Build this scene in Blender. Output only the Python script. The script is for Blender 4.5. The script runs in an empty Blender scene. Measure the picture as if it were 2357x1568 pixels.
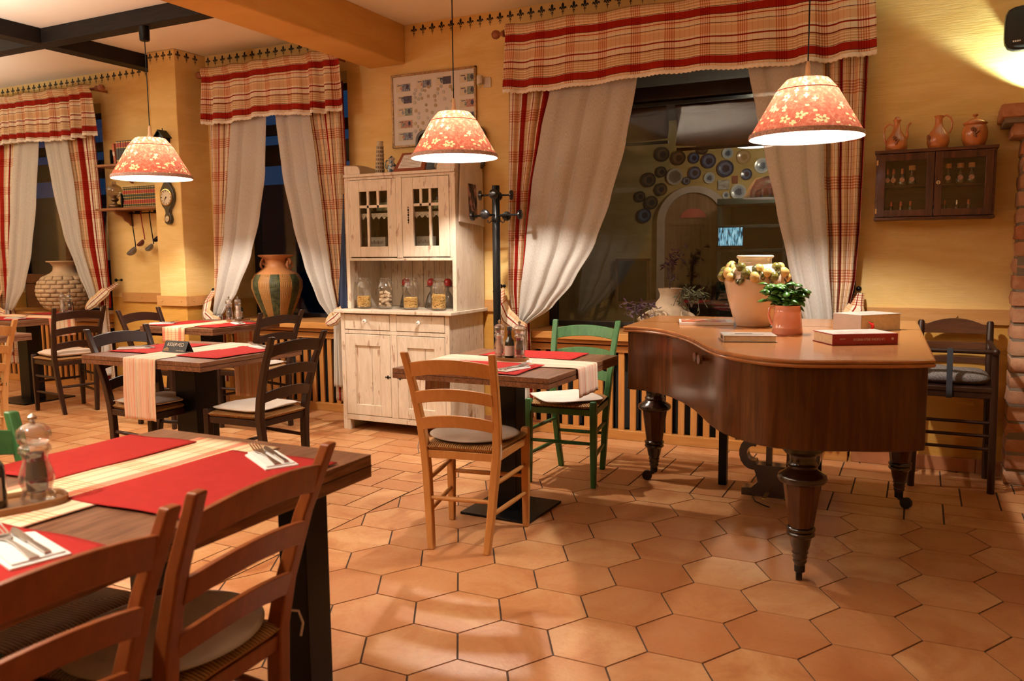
import bpy, math, random
from mathutils import Vector, Matrix
random.seed(7)
S = bpy.context.scene
COL = S.collection
PI = math.pi
R = math.radians
CEIL = 2.97
WY = 5.3          # room face of the window wall

# ------------------------------------------------------------------ materials
MATS = {}
def srgb(r, g, b):
    f = lambda c: (c/255/12.92) if c/255 <= 0.04045 else ((c/255+0.055)/1.055)**2.4
    return (f(r), f(g), f(b), 1.0)

class NT:
    def __init__(s, name):
        s.m = bpy.data.materials.new(name); s.m.use_nodes = True
        s.t = s.m.node_tree; s.t.nodes.clear()
        s.out = s.n('ShaderNodeOutputMaterial')
    def n(s, typ, **k):
        nd = s.t.nodes.new(typ)
        for a, v in k.items(): setattr(nd, a, v)
        return nd
    def l(s, a, b): s.t.links.new(a, b)
    def setin(s, nd, key, v):
        if v is None: return
        i = nd.inputs[key]
        if hasattr(v, 'is_linked') or isinstance(v, bpy.types.NodeSocket): s.l(v, i)
        else: i.default_value = v
    def math(s, op, a, b=0.0, c=None, clamp=False):
        nd = s.n('ShaderNodeMath', operation=op, use_clamp=clamp)
        s.setin(nd, 0, a); s.setin(nd, 1, b)
        if c is not None: s.setin(nd, 2, c)
        return nd.outputs[0]
    def mix(s, f, a, b, blend='MIX'):
        nd = s.n('ShaderNodeMix', data_type='RGBA', blend_type=blend)
        s.setin(nd, 0, f); s.setin(nd, 6, a); s.setin(nd, 7, b)
        return nd.outputs[2]
    def ramp(s, f, stops, interp='LINEAR'):
        nd = s.n('ShaderNodeValToRGB'); e = nd.color_ramp; e.interpolation = interp
        while len(e.elements) < len(stops): e.elements.new(0.5)
        for el, (p, c) in zip(e.elements, stops):
            el.position = p; el.color = c if len(c) == 4 else (*c, 1)
        s.setin(nd, 0, f)
        return nd.outputs[0]
    def coord(s, kind='Object', scale=(1, 1, 1), rot=(0, 0, 0)):
        tc = s.n('ShaderNodeTexCoord'); mp = s.n('ShaderNodeMapping')
        mp.inputs['Scale'].default_value = scale; mp.inputs['Rotation'].default_value = rot
        s.l(tc.outputs[kind], mp.inputs[0]); return mp.outputs[0]
    def noise(s, vec, scale=5, detail=3, rough=0.5, dist=0.0):
        nd = s.n('ShaderNodeTexNoise'); s.setin(nd, 'Vector', vec)
        nd.inputs['Scale'].default_value = scale; nd.inputs['Detail'].default_value = detail
        nd.inputs['Roughness'].default_value = rough; nd.inputs['Distortion'].default_value = dist
        return nd.outputs[0]
    def bump(s, h, strength=0.3, dist=0.01):
        nd = s.n('ShaderNodeBump'); nd.inputs['Strength'].default_value = strength
        nd.inputs['Distance'].default_value = dist; s.setin(nd, 'Height', h); return nd.outputs[0]
    def bsdf(s, color, rough=0.5, metal=0.0, spec=0.5, normal=None, coat=0.0, out=True, **k):
        nd = s.n('ShaderNodeBsdfPrincipled')
        s.setin(nd, 'Base Color', color); s.setin(nd, 'Roughness', rough)
        nd.inputs['Metallic'].default_value = metal; nd.inputs['Specular IOR Level'].default_value = spec
        nd.inputs['Coat Weight'].default_value = coat; nd.inputs['Coat Roughness'].default_value = 0.12
        if normal is not None: s.l(normal, nd.inputs['Normal'])
        for a, v in k.items(): s.setin(nd, a.replace('_', ' '), v)
        if out: s.l(nd.outputs[0], s.out.inputs[0])
        return nd.outputs[0]

def plain(name, col, rough=0.5, metal=0.0, spec=0.5, coat=0.0, var=0.12, vs=8.0, bump=0.0):
    if name in MATS: return MATS[name]
    t = NT(name)
    v = t.coord('Object')
    n = t.noise(v, vs, 4)
    dark = tuple(c*(1-var) for c in col[:3])+(1,); lite = tuple(min(1, c*(1+var)) for c in col[:3])+(1,)
    c = t.ramp(n, [(0.3, dark), (0.7, lite)])
    nm = t.bump(t.noise(v, vs*12, 3), bump, 0.002) if bump else None
    t.bsdf(c, rough, metal, spec, nm, coat)
    MATS[name] = t.m; return t.m

def wood(name, c1, c2, rough=0.4, axis='Z', scale=1.0, coat=0.15, knots=False, contrast=1.0):
    if name in MATS: return MATS[name]
    t = NT(name)
    st = {'X': (1.2, 14, 14), 'Y': (14, 1.2, 14), 'Z': (14, 14, 1.2)}[axis]
    v = t.coord('Object', tuple(a*scale for a in st))
    n = t.noise(v, 2.2, 5, 0.62, 0.8)
    c = t.ramp(n, [(0.5-0.22/contrast, c1), (0.5+0.22/contrast, c2)])
    fine = t.noise(v, 14, 3, 0.6)
    c = t.mix(t.math('MULTIPLY', fine, 0.35), c, tuple(a*0.45 for a in c1[:3])+(1,))
    if knots:
        vo = t.n('ShaderNodeTexVoronoi'); vo.inputs['Scale'].default_value = 3.2
        t.l(t.coord('Object', (1, 1, 1)), vo.inputs['Vector'])
        k = t.ramp(vo.outputs['Distance'], [(0.0, (1, 1, 1)), (0.06, (0, 0, 0))])
        c = t.mix(k, c, tuple(a*0.3 for a in c1[:3])+(1,))
    t.bsdf(c, rough+0.06, 0, 0.28, t.bump(fine, 0.08, 0.002), coat*0.7)
    MATS[name] = t.m; return t.m

def clear(name, tint=(1, 1, 1, 1), refl=0.12, rough=0.02, body=None, bodyf=0.0):
    if name in MATS: return MATS[name]
    t = NT(name)
    tr = t.n('ShaderNodeBsdfTransparent'); tr.inputs[0].default_value = tint
    refl *= 0.35
    gl = t.n('ShaderNodeBsdfGlossy'); gl.inputs['Roughness'].default_value = rough
    lw = t.n('ShaderNodeLayerWeight'); lw.inputs[0].default_value = 0.35
    f = t.math('MULTIPLY_ADD', lw.outputs['Fresnel'], 0.45, refl, clamp=True)
    mx = t.n('ShaderNodeMixShader'); t.l(f, mx.inputs[0]); t.l(tr.outputs[0], mx.inputs[1]); t.l(gl.outputs[0], mx.inputs[2])
    last = mx.outputs[0]
    if body:
        d = t.n('ShaderNodeBsdfDiffuse'); d.inputs[0].default_value = body
        m2 = t.n('ShaderNodeMixShader'); m2.inputs[0].default_value = bodyf
        t.l(last, m2.inputs[1]); t.l(d.outputs[0], m2.inputs[2]); last = m2.outputs[0]
    t.l(last, t.out.inputs[0]); MATS[name] = t.m; return t.m

# ------------------------------------------------------------------ mesh builder
class MB:
    def __init__(s): s.v = []; s.f = []; s.uv = []; s.mi = []; s.cur = 0
    def add(s, vs, fs, uvs=None):
        o = len(s.v); s.v += [tuple(p) for p in vs]
        for k, f in enumerate(fs):
            s.f.append(tuple(i+o for i in f)); s.mi.append(s.cur)
            s.uv.append([uvs[i] for i in f] if uvs else [(0, 0)]*len(f))
        return s
    def box(s, x0, x1, y0, y1, z0, z1):
        if x0 > x1: x0, x1 = x1, x0
        if y0 > y1: y0, y1 = y1, y0
        if z0 > z1: z0, z1 = z1, z0
        v = [(x, y, z) for z in (z0, z1) for y in (y0, y1) for x in (x0, x1)]
        return s.add(v, [(0, 2, 3, 1), (4, 5, 7, 6), (0, 1, 5, 4), (1, 3, 7, 5), (3, 2, 6, 7), (2, 0, 4, 6)])
    def rings(s, rs, closed=True, cap=True, uvs=None):
        n = len(rs[0]); vs = [p for r in rs for p in r]; fs = []
        for i in range(len(rs)-1):
            for j in range(n if closed else n-1):
                k = (j+1) % n
                fs.append((i*n+j, i*n+k, (i+1)*n+k, (i+1)*n+j))
        if cap and closed:
            fs.append(tuple(range(n-1, -1, -1))); m = (len(rs)-1)*n; fs.append(tuple(range(m, m+n)))
        return s.add(vs, fs, uvs)
    def lathe(s, prof, n=24, c=(0, 0, 0), cap=True, ax='Z', sq=None):
        rs = []
        for r, z in prof:
            ring = []
            for k in range(n):
                a = 2*PI*k/n; rr = r
                x, y = rr*math.cos(a), rr*math.sin(a)
                p = {'Z': (x, y, z), 'Y': (x, z, -y), 'X': (z, x, y)}[ax]
                ring.append((c[0]+p[0], c[1]+p[1], c[2]+p[2]))
            rs.append(ring)
        return s.rings(rs, True, cap)
    def tube(s, pts, r, n=8, cap=True):
        P = [Vector(p) for p in pts]; rs = []; up = None
        for i, p in enumerate(P):
            d = (P[min(i+1, len(P)-1)]-P[max(i-1, 0)]).normalized()
            if up is None:
                up = Vector((0, 0, 1)) if abs(d.z) < 0.9 else Vector((1, 0, 0))
            a = (up - d*up.dot(d))
            if a.length < 1e-5: a = d.orthogonal()
            a.normalize(); b = d.cross(a); up = a
            rr = r[i] if isinstance(r, (list, tuple)) else r
            rs.append([tuple(p+a*(rr*math.cos(2*PI*k/n))+b*(rr*math.sin(2*PI*k/n))) for k in range(n)])
        return s.rings(rs, True, cap)
    def sweep(s, items):
        """items: (centre, half-axis a, half-axis b) rectangles"""
        rs = []
        for c, a, b in items:
            c, a, b = Vector(c), Vector(a), Vector(b)
            rs.append([tuple(c-a-b), tuple(c+a-b), tuple(c+a+b), tuple(c-a+b)])
        return s.rings(rs)
    def bar(s, p0, p1, w, h, w1=None, h1=None):
        p0, p1 = Vector(p0), Vector(p1); d = (p1-p0).normalized()
        up = Vector((0, 0, 1)) if abs(d.z) < 0.95 else Vector((0, 1, 0))
        a = d.cross(up).normalized(); b = a.cross(d).normalized()
        w1 = w if w1 is None else w1; h1 = h if h1 is None else h1
        return s.sweep([(p0, a*w/2, b*h/2), (p1, a*w1/2, b*h1/2)])
    def prism(s, pts, z0, z1, ax='Z'):
        def m(x, y, z): return {'Z': (x, y, z), 'Y': (x, z, y), 'X': (z, x, y)}[ax]
        return s.rings([[m(x, y, z0) for x, y in pts], [m(x, y, z1) for x, y in pts]])
    def grid(s, fn, nu, nv, uvf=None):
        vs = []; uvs = []
        for j in range(nv+1):
            for i in range(nu+1):
                u, v = i/nu, j/nv
                vs.append(fn(u, v)); uvs.append(uvf(u, v) if uvf else (u, v))
        fs = [(j*(nu+1)+i, j*(nu+1)+i+1, (j+1)*(nu+1)+i+1, (j+1)*(nu+1)+i) for j in range(nv) for i in range(nu)]
        return s.add(vs, fs, uvs)
    def disc(s, c, r, n=20, ax='Z', r2=None):
        r2 = r2 or r; vs = []
        for k in range(n):
            a = 2*PI*k/n; x, y = r*math.cos(a), r2*math.sin(a)
            p = {'Z': (x, y, 0), 'Y': (x, 0, y), 'X': (0, x, y)}[ax]
            vs.append((c[0]+p[0], c[1]+p[1], c[2]+p[2]))
        return s.add(vs, [tuple(range(n))])
    def sphere(s, c, r, n=12, sx=1, sy=1, sz=1, m=8):
        prof = [(max(1e-4, r*math.sin(PI*k/m)), -r*math.cos(PI*k/m)) for k in range(m+1)]
        rs = [[(c[0]+rr*math.cos(2*PI*k/n)*sx, c[1]+rr*math.sin(2*PI*k/n)*sy, c[2]+z*sz) for k in range(n)] for rr, z in prof]
        return s.rings(rs)
    def build(s, name, mat, parent=None, smooth=False, bevel=0.0, seg=2, solid=0.0, angle=40, loc=None):
        me = bpy.data.meshes.new(name)
        me.from_pydata(s.v, [], s.f)
        uvl = me.uv_layers.new(name='UVMap')
        flat = [c for f in s.uv for p in f for c in p]
        uvl.data.foreach_set('uv', flat)
        for m in (mat if isinstance(mat, (list, tuple)) else [mat]): me.materials.append(m)
        if any(s.mi): me.polygons.foreach_set('material_index', s.mi)
        if smooth or bevel:
            me.polygons.foreach_set('use_smooth', [True]*len(me.polygons))
            me.set_sharp_from_angle(angle=R(angle))
        o = bpy.data.objects.new(name, me); COL.objects.link(o)
        if parent is not None: o.parent = parent
        if loc is not None: o.location = loc
        if bevel:
            b = o.modifiers.new('bevel', 'BEVEL'); b.width = bevel; b.segments = seg; b.limit_method = 'ANGLE'; b.angle_limit = R(35); b.harden_normals = True
        if solid:
            d = o.modifiers.new('solid', 'SOLIDIFY'); d.thickness = solid; d.offset = 0
        return o

def tag(o, label=None, cat=None, group=None, kind=None):
    if label: o['label'] = label
    if cat: o['category'] = cat
    if group: o['group'] = group
    if kind: o['kind'] = kind
    return o
def thing(name, label, cat, loc=(0, 0, 0), rz=0, group=None):
    o = bpy.data.objects.new(name, None); COL.objects.link(o); o.empty_display_size = 0.05
    o.location = loc; o.rotation_euler = (0, 0, rz)
    return tag(o, label, cat, group)
def struct(o): o['kind'] = 'structure'; return o
def dup(root, loc, rz=None, label=None, group=None):
    r = root.copy(); COL.objects.link(r); r.location = loc
    if rz is not None: r.rotation_euler = (0, 0, rz)
    if label: r['label'] = label
    if group: r['group'] = group
    for ch in list(root.children):
        c = ch.copy(); COL.objects.link(c); c.parent = r
        for g in list(ch.children):
            d = g.copy(); COL.objects.link(d); d.parent = c
    return r
def text(name, s, size, mat, parent, loc, rot, extrude=0.0004, align='CENTER', sx=1.0):
    cu = bpy.data.curves.new(name, 'FONT'); cu.body = s; cu.size = size; cu.extrude = extrude
    cu.align_x = align; cu.align_y = 'CENTER'
    o = bpy.data.objects.new(name, cu); COL.objects.link(o); o.parent = parent
    o.location = loc; o.rotation_euler = rot; o.scale = (sx, 1, 1); cu.materials.append(mat)
    bpy.context.view_layer.update()
    dg = bpy.context.evaluated_depsgraph_get(); me = bpy.data.meshes.new_from_object(o.evaluated_get(dg))
    n = bpy.data.objects.new(name, me); COL.objects.link(n); n.parent = parent; n.location = loc; n.rotation_euler = rot; n.scale = (sx, 1, 1)
    bpy.data.objects.remove(o, do_unlink=True); bpy.data.curves.remove(cu)
    return n

# ---- shared materials
M_wall = None
def wall_mat(name, c1, c2):
    t = NT(name); v = t.coord('Object', (1.2, 1.2, 5))
    n = t.noise(v, 1.6, 6, 0.6, 0.6)
    c = t.ramp(n, [(0.3, c1), (0.7, c2)])
    b = t.noise(t.coord('Object', (2.2, 2.2, 26)), 3, 5, 0.65, 0.5)
    t.bsdf(c, 0.75, 0, 0.25, t.bump(b, 0.35, 0.008)); return t.m
M_wall = wall_mat('wall_plaster', (0.73, 0.48, 0.16, 1), (0.85, 0.62, 0.27, 1))
M_dado = wall_mat('wall_plaster_lower', (0.55, 0.27, 0.045, 1), (0.66, 0.36, 0.08, 1))
M_ceil = plain('ceiling_paint', (0.92, 0.87, 0.76, 1), 0.8, var=0.03, vs=1.5)
M_beam = wall_mat('beam_plaster', (0.60, 0.33, 0.085, 1), (0.70, 0.42, 0.13, 1))
M_black = plain('black_metal', (0.0025, 0.0025, 0.003, 1), 0.33, 0.0, spec=0.2)
M_blackw = wood('black_stained_wood', (0.004, 0.003, 0.0025, 1), (0.018, 0.012, 0.009, 1), 0.6, 'X', 1.5, 0.0)
M_pine = wood('pine_wood', (0.46, 0.185, 0.042, 1), (0.62, 0.29, 0.08, 1), 0.42, 'X', 1, 0.15)
M_pinev = wood('pine_wood_upright', (0.46, 0.18, 0.04, 1), (0.62, 0.28, 0.075, 1), 0.45, 'Z', 1, 0.1, True)
M_trimw = wood('trim_wood', (0.52, 0.25, 0.075, 1), (0.62, 0.33, 0.12, 1), 0.45, 'X', 1, 0.1)
M_walnut = wood('table_walnut', (0.115, 0.042, 0.018, 1), (0.27, 0.125, 0.065, 1), 0.36, 'Y', 2.2, 0.25, contrast=1.4)
M_beech = wood('beech_orange', (0.47, 0.19, 0.045, 1), (0.56, 0.25, 0.07, 1), 0.38, 'Z', 1, 0.25)
M_beech2 = wood('beech_pale', (0.55, 0.28, 0.10, 1), (0.66, 0.37, 0.15, 1), 0.38, 'Z', 1, 0.25)
M_dark = wood('dark_walnut_stain', (0.013, 0.0038, 0.0016, 1), (0.038, 0.011, 0.0042, 1), 0.36, 'Z', 1, 0.25)
M_cherry = wood('cherry_stain', (0.19, 0.042, 0.008, 1), (0.27, 0.068, 0.012, 1), 0.36, 'Z', 1, 0.25)
M_green = wood('green_stain', (0.022, 0.088, 0.026, 1), (0.055, 0.165, 0.045, 1), 0.35, 'Z', 1, 0.3)
M_red = plain('red_cloth', (0.36, 0.024, 0.020, 1), 0.9, spec=0.1, var=0.05, vs=30, bump=0.4)
M_napkin = plain('white_paper', (0.80, 0.76, 0.72, 1), 0.85, var=0.04, vs=40, bump=0.2)
M_steel = plain('steel', (0.62, 0.60, 0.57, 1), 0.22, 1.0, var=0.05)
M_cream = plain('cream_cushion', (0.70, 0.60, 0.52, 1), 0.92, spec=0.1, var=0.06, vs=10, bump=0.3)
M_greyc = plain('grey_cushion', (0.52, 0.46, 0.42, 1), 0.92, spec=0.1, var=0.08, vs=10, bump=0.3)
M_greenc = plain('green_cushion', (0.06, 0.09, 0.06, 1), 0.92, spec=0.1, var=0.1, vs=10)
M_terra = plain('terracotta', (0.50, 0.20, 0.075, 1), 0.55, var=0.15, vs=9)
M_glass = clear('glass_thin', (0.96, 0.98, 0.97, 1), 0.10)
M_jar = clear('jar_glass', (0.985, 0.99, 0.985, 1), 0.22, 0.02, (0.9, 0.9, 0.88, 1), 0.01)
M_acryl = clear('acrylic', (0.97, 0.95, 0.93, 1), 0.5, 0.05, (0.85, 0.80, 0.76, 1), 0.03)
M_brass = plain('brass', (0.65, 0.42, 0.14, 1), 0.3, 1.0)

def rush_mat():
    t = NT('rush_weave'); tc = t.n('ShaderNodeTexCoord'); sp = t.n('ShaderNodeSeparateXYZ'); t.l(tc.outputs['Object'], sp.inputs[0])
    ax = t.math('MULTIPLY', t.math('ABSOLUTE', sp.outputs[0]), 1.0); ay = t.math('MULTIPLY', t.math('ABSOLUTE', sp.outputs[1]), 1.0)
    side = t.math('GREATER_THAN', ax, ay)   # strands run across in the side wedges
    nz = t.noise(t.coord('Object'), 14, 3)
    a = t.math('ADD', sp.outputs[0], t.math('MULTIPLY', nz, 0.01)); b = t.math('ADD', sp.outputs[1], t.math('MULTIPLY', nz, 0.01))
    v = t.math('ADD', t.math('MULTIPLY', side, b), t.math('MULTIPLY', t.math('SUBTRACT', 1.0, side), a))
    v = t.math('ADD', v, t.math('MULTIPLY', sp.outputs[2], 0.25))
    w = t.math('ABSOLUTE', t.math('SINE', t.math('MULTIPLY', v, 330)))
    c = t.ramp(w, [(0.0, (0.06, 0.02, 0.007, 1)), (0.45, (0.36, 0.16, 0.05, 1)), (1, (0.60, 0.34, 0.13, 1))])
    c = t.mix(t.math('MULTIPLY', t.noise(t.coord('Object'), 25, 3), 0.6), c, (0.22, 0.10, 0.03, 1))
    t.bsdf(c, 0.6, 0, 0.3, t.bump(w, 0.9, 0.004)); return t.m
M_rush = rush_mat()

def plaid_mat(name, swap=False):
    """cotton plaid, UV in metres: u runs across the warp stripes"""
    t = NT(name); uv = t.n('ShaderNodeUVMap'); sp = t.n('ShaderNodeSeparateXYZ'); t.l(uv.outputs[0], sp.inputs[0])
    U, V = sp.outputs[0], sp.outputs[1]
    if swap: U, V = V, U
    P = 0.31
    fu = t.math('FRACT', t.math('DIVIDE', U, P))
    cr = (0.80, 0.63, 0.42, 1); pe = (0.72, 0.47, 0.27, 1); be = (0.58, 0.38, 0.20, 1); rd = (0.33, 0.018, 0.008, 1); dk = (0.06, 0.02, 0.02, 1); lr = (0.42, 0.05, 0.03, 1); wh = (0.82, 0.72, 0.56, 1)
    st = [(0, rd), (.145, wh), (.155, dk), (.166, cr), (.20, be), (.225, cr), (.25, be), (.28, cr), (.305, be), (.33, cr), (.355, be), (.385, dk), (.398, rd), (.41, wh), (.52, rd), (.545, dk), (.553, wh), (.60, pe), (.76, cr), (.79, pe), (.81, dk), (.822, wh), (.88, cr), (.92, lr), (.94, cr), (.965, wh), (.985, dk)]
    c = t.ramp(fu, st, 'CONSTANT')
    fv = t.math('FRACT', t.math('DIVIDE', V, 0.27))
    sal = (1, 1, 1, 1); on = (0.76, 0.42, 0.34, 1); th = (0.82, 0.66, 0.58, 1)
    s2 = [(0, sal)]
    for k in range(5): s2 += [(0.05+k*0.06, on), (0.05+k*0.06+0.034, sal)]
    for k in (0.46, 0.60, 0.73, 0.88): s2 += [(k, th), (k+0.012, sal)]
    w = t.ramp(fv, s2, 'CONSTANT')
    c = t.mix(1.0, c, w, 'MULTIPLY')
    d = t.bsdf(c, 0.92, 0, 0.1, t.bump(t.noise(uv.outputs[0], 900, 2), 0.15, 0.001), out=False)
    tr = t.n('ShaderNodeBsdfTranslucent'); t.l(c, tr.inputs[0])
    mx = t.n('ShaderNodeMixShader'); mx.inputs[0].default_value = 0.12
    t.l(d, mx.inputs[1]); t.l(tr.outputs[0], mx.inputs[2]); t.l(mx.outputs[0], t.out.inputs[0]); return t.m
M_plaid = plaid_mat('plaid_cotton')
M_plaidh = plaid_mat('plaid_cotton_crosswise', True)

def sheer_mat():
    t = NT('sheer_voile'); uv = t.n('ShaderNodeUVMap')
    mp = t.n('ShaderNodeMapping'); mp.inputs['Scale'].default_value = (420, 60, 1); t.l(uv.outputs[0], mp.inputs[0])
    n = t.noise(mp.outputs[0], 1.0, 3)
    c = t.ramp(n, [(0.3, (0.70, 0.66, 0.60, 1)), (0.7, (0.86, 0.83, 0.78, 1))])
    d = t.n('ShaderNodeBsdfDiffuse'); t.l(c, d.inputs[0]); tl = t.n('ShaderNodeBsdfTranslucent'); t.l(c, tl.inputs[0])
    m1 = t.n('ShaderNodeMixShader'); m1.inputs[0].default_value = 0.3; t.l(d.outputs[0], m1.inputs[1]); t.l(tl.outputs[0], m1.inputs[2])
    tp = t.n('ShaderNodeBsdfTransparent'); m2 = t.n('ShaderNodeMixShader')
    t.l(t.math('MULTIPLY_ADD', n, 0.5, 0.42, clamp=True), m2.inputs[0]); t.l(tp.outputs[0], m2.inputs[1]); t.l(m1.outputs[0], m2.inputs[2])
    t.l(m2.outputs[0], t.out.inputs[0]); return t.m
M_sheer = sheer_mat()
M_lace = plain('lace_cotton', (0.80, 0.73, 0.63, 1), 0.9, var=0.1, vs=60)

def runner_mat(name, fine=True):
    t = NT(name); uv = t.n('ShaderNodeUVMap'); sp = t.n('ShaderNodeSeparateXYZ'); t.l(uv.outputs[0], sp.inputs[0])
    U, V = sp.outputs[0], sp.outputs[1]
    if fine:
        cb = t.n('ShaderNodeCombineXYZ'); t.l(t.math('MULTIPLY', U, 130), cb.inputs[0])
        n = t.noise(cb.outputs[0], 1.0, 1)
        c = t.ramp(n, [(0.0, (0.62, 0.22, 0.14, 1)), (0.36, (0.68, 0.22, 0.12, 1)), (0.42, (0.76, 0.58, 0.46, 1)), (0.50, (0.60, 0.44, 0.36, 1)), (0.56, (0.78, 0.66, 0.46, 1)), (0.62, (0.70, 0.34, 0.25, 1)), (0.68, (0.70, 0.50, 0.42, 1))], 'CONSTANT')
    else:
        fu = t.math('FRACT', t.math('DIVIDE', U, 0.17))
        c = t.ramp(fu, [(0, (0.70, 0.26, 0.17, 1)), (.18, (0.80, 0.62, 0.38, 1)), (.30, (0.76, 0.55, 0.36, 1)), (.34, (0.55, 0.10, 0.06, 1)), (.36, (0.80, 0.62, 0.40, 1)), (.55, (0.74, 0.45, 0.30, 1)), (.60, (0.82, 0.68, 0.46, 1)), (.80, (0.55, 0.12, 0.08, 1)), (.82, (0.80, 0.62, 0.42, 1))], 'CONSTANT')
        fv = t.math('FRACT', t.math('DIVIDE', V, 0.19))
        s2 = [(0, (1, 1, 1, 1))]
        for k in range(5): s2 += [(0.1+k*0.07, (0.93, 0.70, 0.58, 1)), (0.1+k*0.07+0.035, (1, 1, 1, 1))]
        c = t.mix(1.0, c, t.ramp(fv, s2, 'CONSTANT'), 'MULTIPLY')
    t.bsdf(c, 0.9, 0, 0.1); return t.m
M_runf = runner_mat('runner_fine_stripe')
M_runp = runner_mat('runner_plaid', False)
# ------------------------------------------------------------------ floor: real tiles on a grout bed
HS = 0.17753; HOX, HOY = -1.71737, 2.6099    # hexagon edge, lattice origin
XB, YB = -2.43, 4.235                         # the hexagon field ends here, oblong tiles beyond
def tile_mat():
    t = NT('terracotta_tile'); at = t.n('ShaderNodeVertexColor'); at.layer_name = 'tone'
    sp = t.n('ShaderNodeSeparateColor'); t.l(at.outputs[0], sp.inputs[0])
    v = t.coord('Object', (1, 1, 1)); off = t.n('ShaderNodeVectorMath', operation='ADD'); t.l(v, off.inputs[0])
    sc = t.n('ShaderNodeVectorMath', operation='SCALE'); t.l(at.outputs[0], sc.inputs[0]); sc.inputs['Scale'].default_value = 40; t.l(sc.outputs[0], off.inputs[1])
    n = t.noise(off.outputs[0], 3.2, 5, 0.62, 0.9)
    c = t.ramp(n, [(0.28, (0.36, 0.125, 0.042, 1)), (0.44, (0.53, 0.24, 0.095, 1)), (0.60, (0.63, 0.34, 0.155, 1)), (0.8, (0.70, 0.43, 0.22, 1))])
    c2 = t.mix(t.math('MULTIPLY', sp.outputs[0], 0.75), c, (0.44, 0.165, 0.058, 1))
    fl = t.noise(v, 60, 4, 0.7)
    c2 = t.mix(t.ramp(fl, [(0.55, (0, 0, 0, 1)), (0.75, (0.35, 0.35, 0.35, 1))]), c2, (0.33, 0.12, 0.045, 1))
    t.bsdf(c2, t.math('MULTIPLY_ADD', fl, 0.22, 0.27), 0, 0.5, t.bump(t.noise(v, 38, 4, 0.6), 0.28, 0.004)); return t.m
def clip(poly, ax, lim, keep_less):
    out = []
    for i in range(len(poly)):
        a, b = poly[i], poly[(i+1) % len(poly)]
        ia = (a[ax] <= lim) == keep_less; ib = (b[ax] <= lim) == keep_less
        if ia: out.append(a)
        if ia != ib:
            k = (lim-a[ax])/(b[ax]-a[ax]); out.append((a[0]+k*(b[0]-a[0]), a[1]+k*(b[1]-a[1])))
    return out
def shrink(poly, g):
    cx = sum(p[0] for p in poly)/len(poly); cy = sum(p[1] for p in poly)/len(poly); n = len(poly); out = []
    ar = sum(poly[i][0]*poly[(i+1) % n][1]-poly[(i+1) % n][0]*poly[i][1] for i in range(n))
    sg = 1 if ar > 0 else -1; ln = []
    for i in range(n):
        a, b = Vector(poly[i]), Vector(poly[(i+1) % n]); d = (b-a)
        if d.length < 1e-5: continue
        d.normalize(); nn = Vector((-d.y, d.x))*sg; ln.append((a+nn*g, d))
    for i in range(len(ln)):
        (p, d), (q, e) = ln[i-1], ln[i]; cr = d.x*e.y-d.y*e.x
        if abs(cr) < 1e-6: continue
        k = ((q.x-p.x)*e.y-(q.y-p.y)*e.x)/cr; out.append((p.x+d.x*k, p.y+d.y*k))
    return out
def area(p): return abs(sum(p[i][0]*p[(i+1) % len(p)][1]-p[(i+1) % len(p)][0]*p[i][1] for i in range(len(p)))/2)
def build_floor():
    b = MB(); tones = []
    def put(poly, g):
        if len(poly) < 3 or area(poly) < 0.0004: return
        q = shrink(poly, g)
        if len(q) < 3 or area(q) > area(poly) or area(q) < 0.0002: return
        if sum(q[i][0]*q[(i+1) % len(q)][1]-q[(i+1) % len(q)][0]*q[i][1] for i in range(len(q))) < 0: q = q[::-1]
        n = len(q); col = (random.random()**1.3, random.random(), random.random(), 1)
        b.add([(x, y, 0.0) for x, y in q]+[(x, y, -0.004) for x, y in q], [tuple(range(n))]+[(i, i+n, (i+1) % n+n, (i+1) % n) for i in range(n)])
        tones.extend([col]*(n+1))
    s3 = math.sqrt(3)
    for i in range(-6, 20):
        for j in range(-45, 26):
            cx = HOX+HS*1.5*i; cy = HOY+HS*s3*(j+i/2)
            if not (XB-0.2 < cx < 2.7 and -3 < cy < YB+0.2): continue
            p = [(cx+HS*math.cos(R(60*k)), cy+HS*math.sin(R(60*k))) for k in range(6)]
            p = clip(p, 0, XB, False); p = clip(p, 1, YB, True) if p else p
            put(p, 0.0035)
    W = 0.172
    def rects(x0, x1, y0, y1):
        r = 0; y = y0
        while y < y1:
            x = x0-3*W+((r*1.5*W) % (3*W))
            while x < x1:
                for p in ([(x, y), (x+2*W, y), (x+2*W, y+W), (x, y+W)], [(x, y+W), (x+2*W, y+W), (x+2*W, y+2*W), (x, y+2*W)], [(x+2*W, y), (x+3*W, y), (x+3*W, y+2*W), (x+2*W, y+2*W)]):
                    for ax, lim, less in ((0, x0, False), (0, x1, True), (1, y0, False), (1, y1, True)):
                        p = clip(p, ax, lim, less) if p else p
                    put(p, 0.0042)
                x += 3*W
            y += 2*W; r += 1
    rects(XB, 2.6, YB, 5.9); rects(-9.4, XB, -0.5, 5.9)
    b.cur = 1
    b.box(-9.4, 2.6, -3.0, 5.9, -0.06, -0.0038)
    o = b.build('floor', [tile_mat(), plain('grout', (0.075, 0.045, 0.03, 1), 0.9)])
    me = o.data; ca = me.color_attributes.new('tone', 'FLOAT_COLOR', 'CORNER')
    tones += [(0, 0, 0, 1)]*6; vals = []
    for p, c in zip(me.polygons, tones): vals.extend(list(c)*p.loop_total)
    ca.data.foreach_set('color', vals); struct(o)
build_floor()

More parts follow.
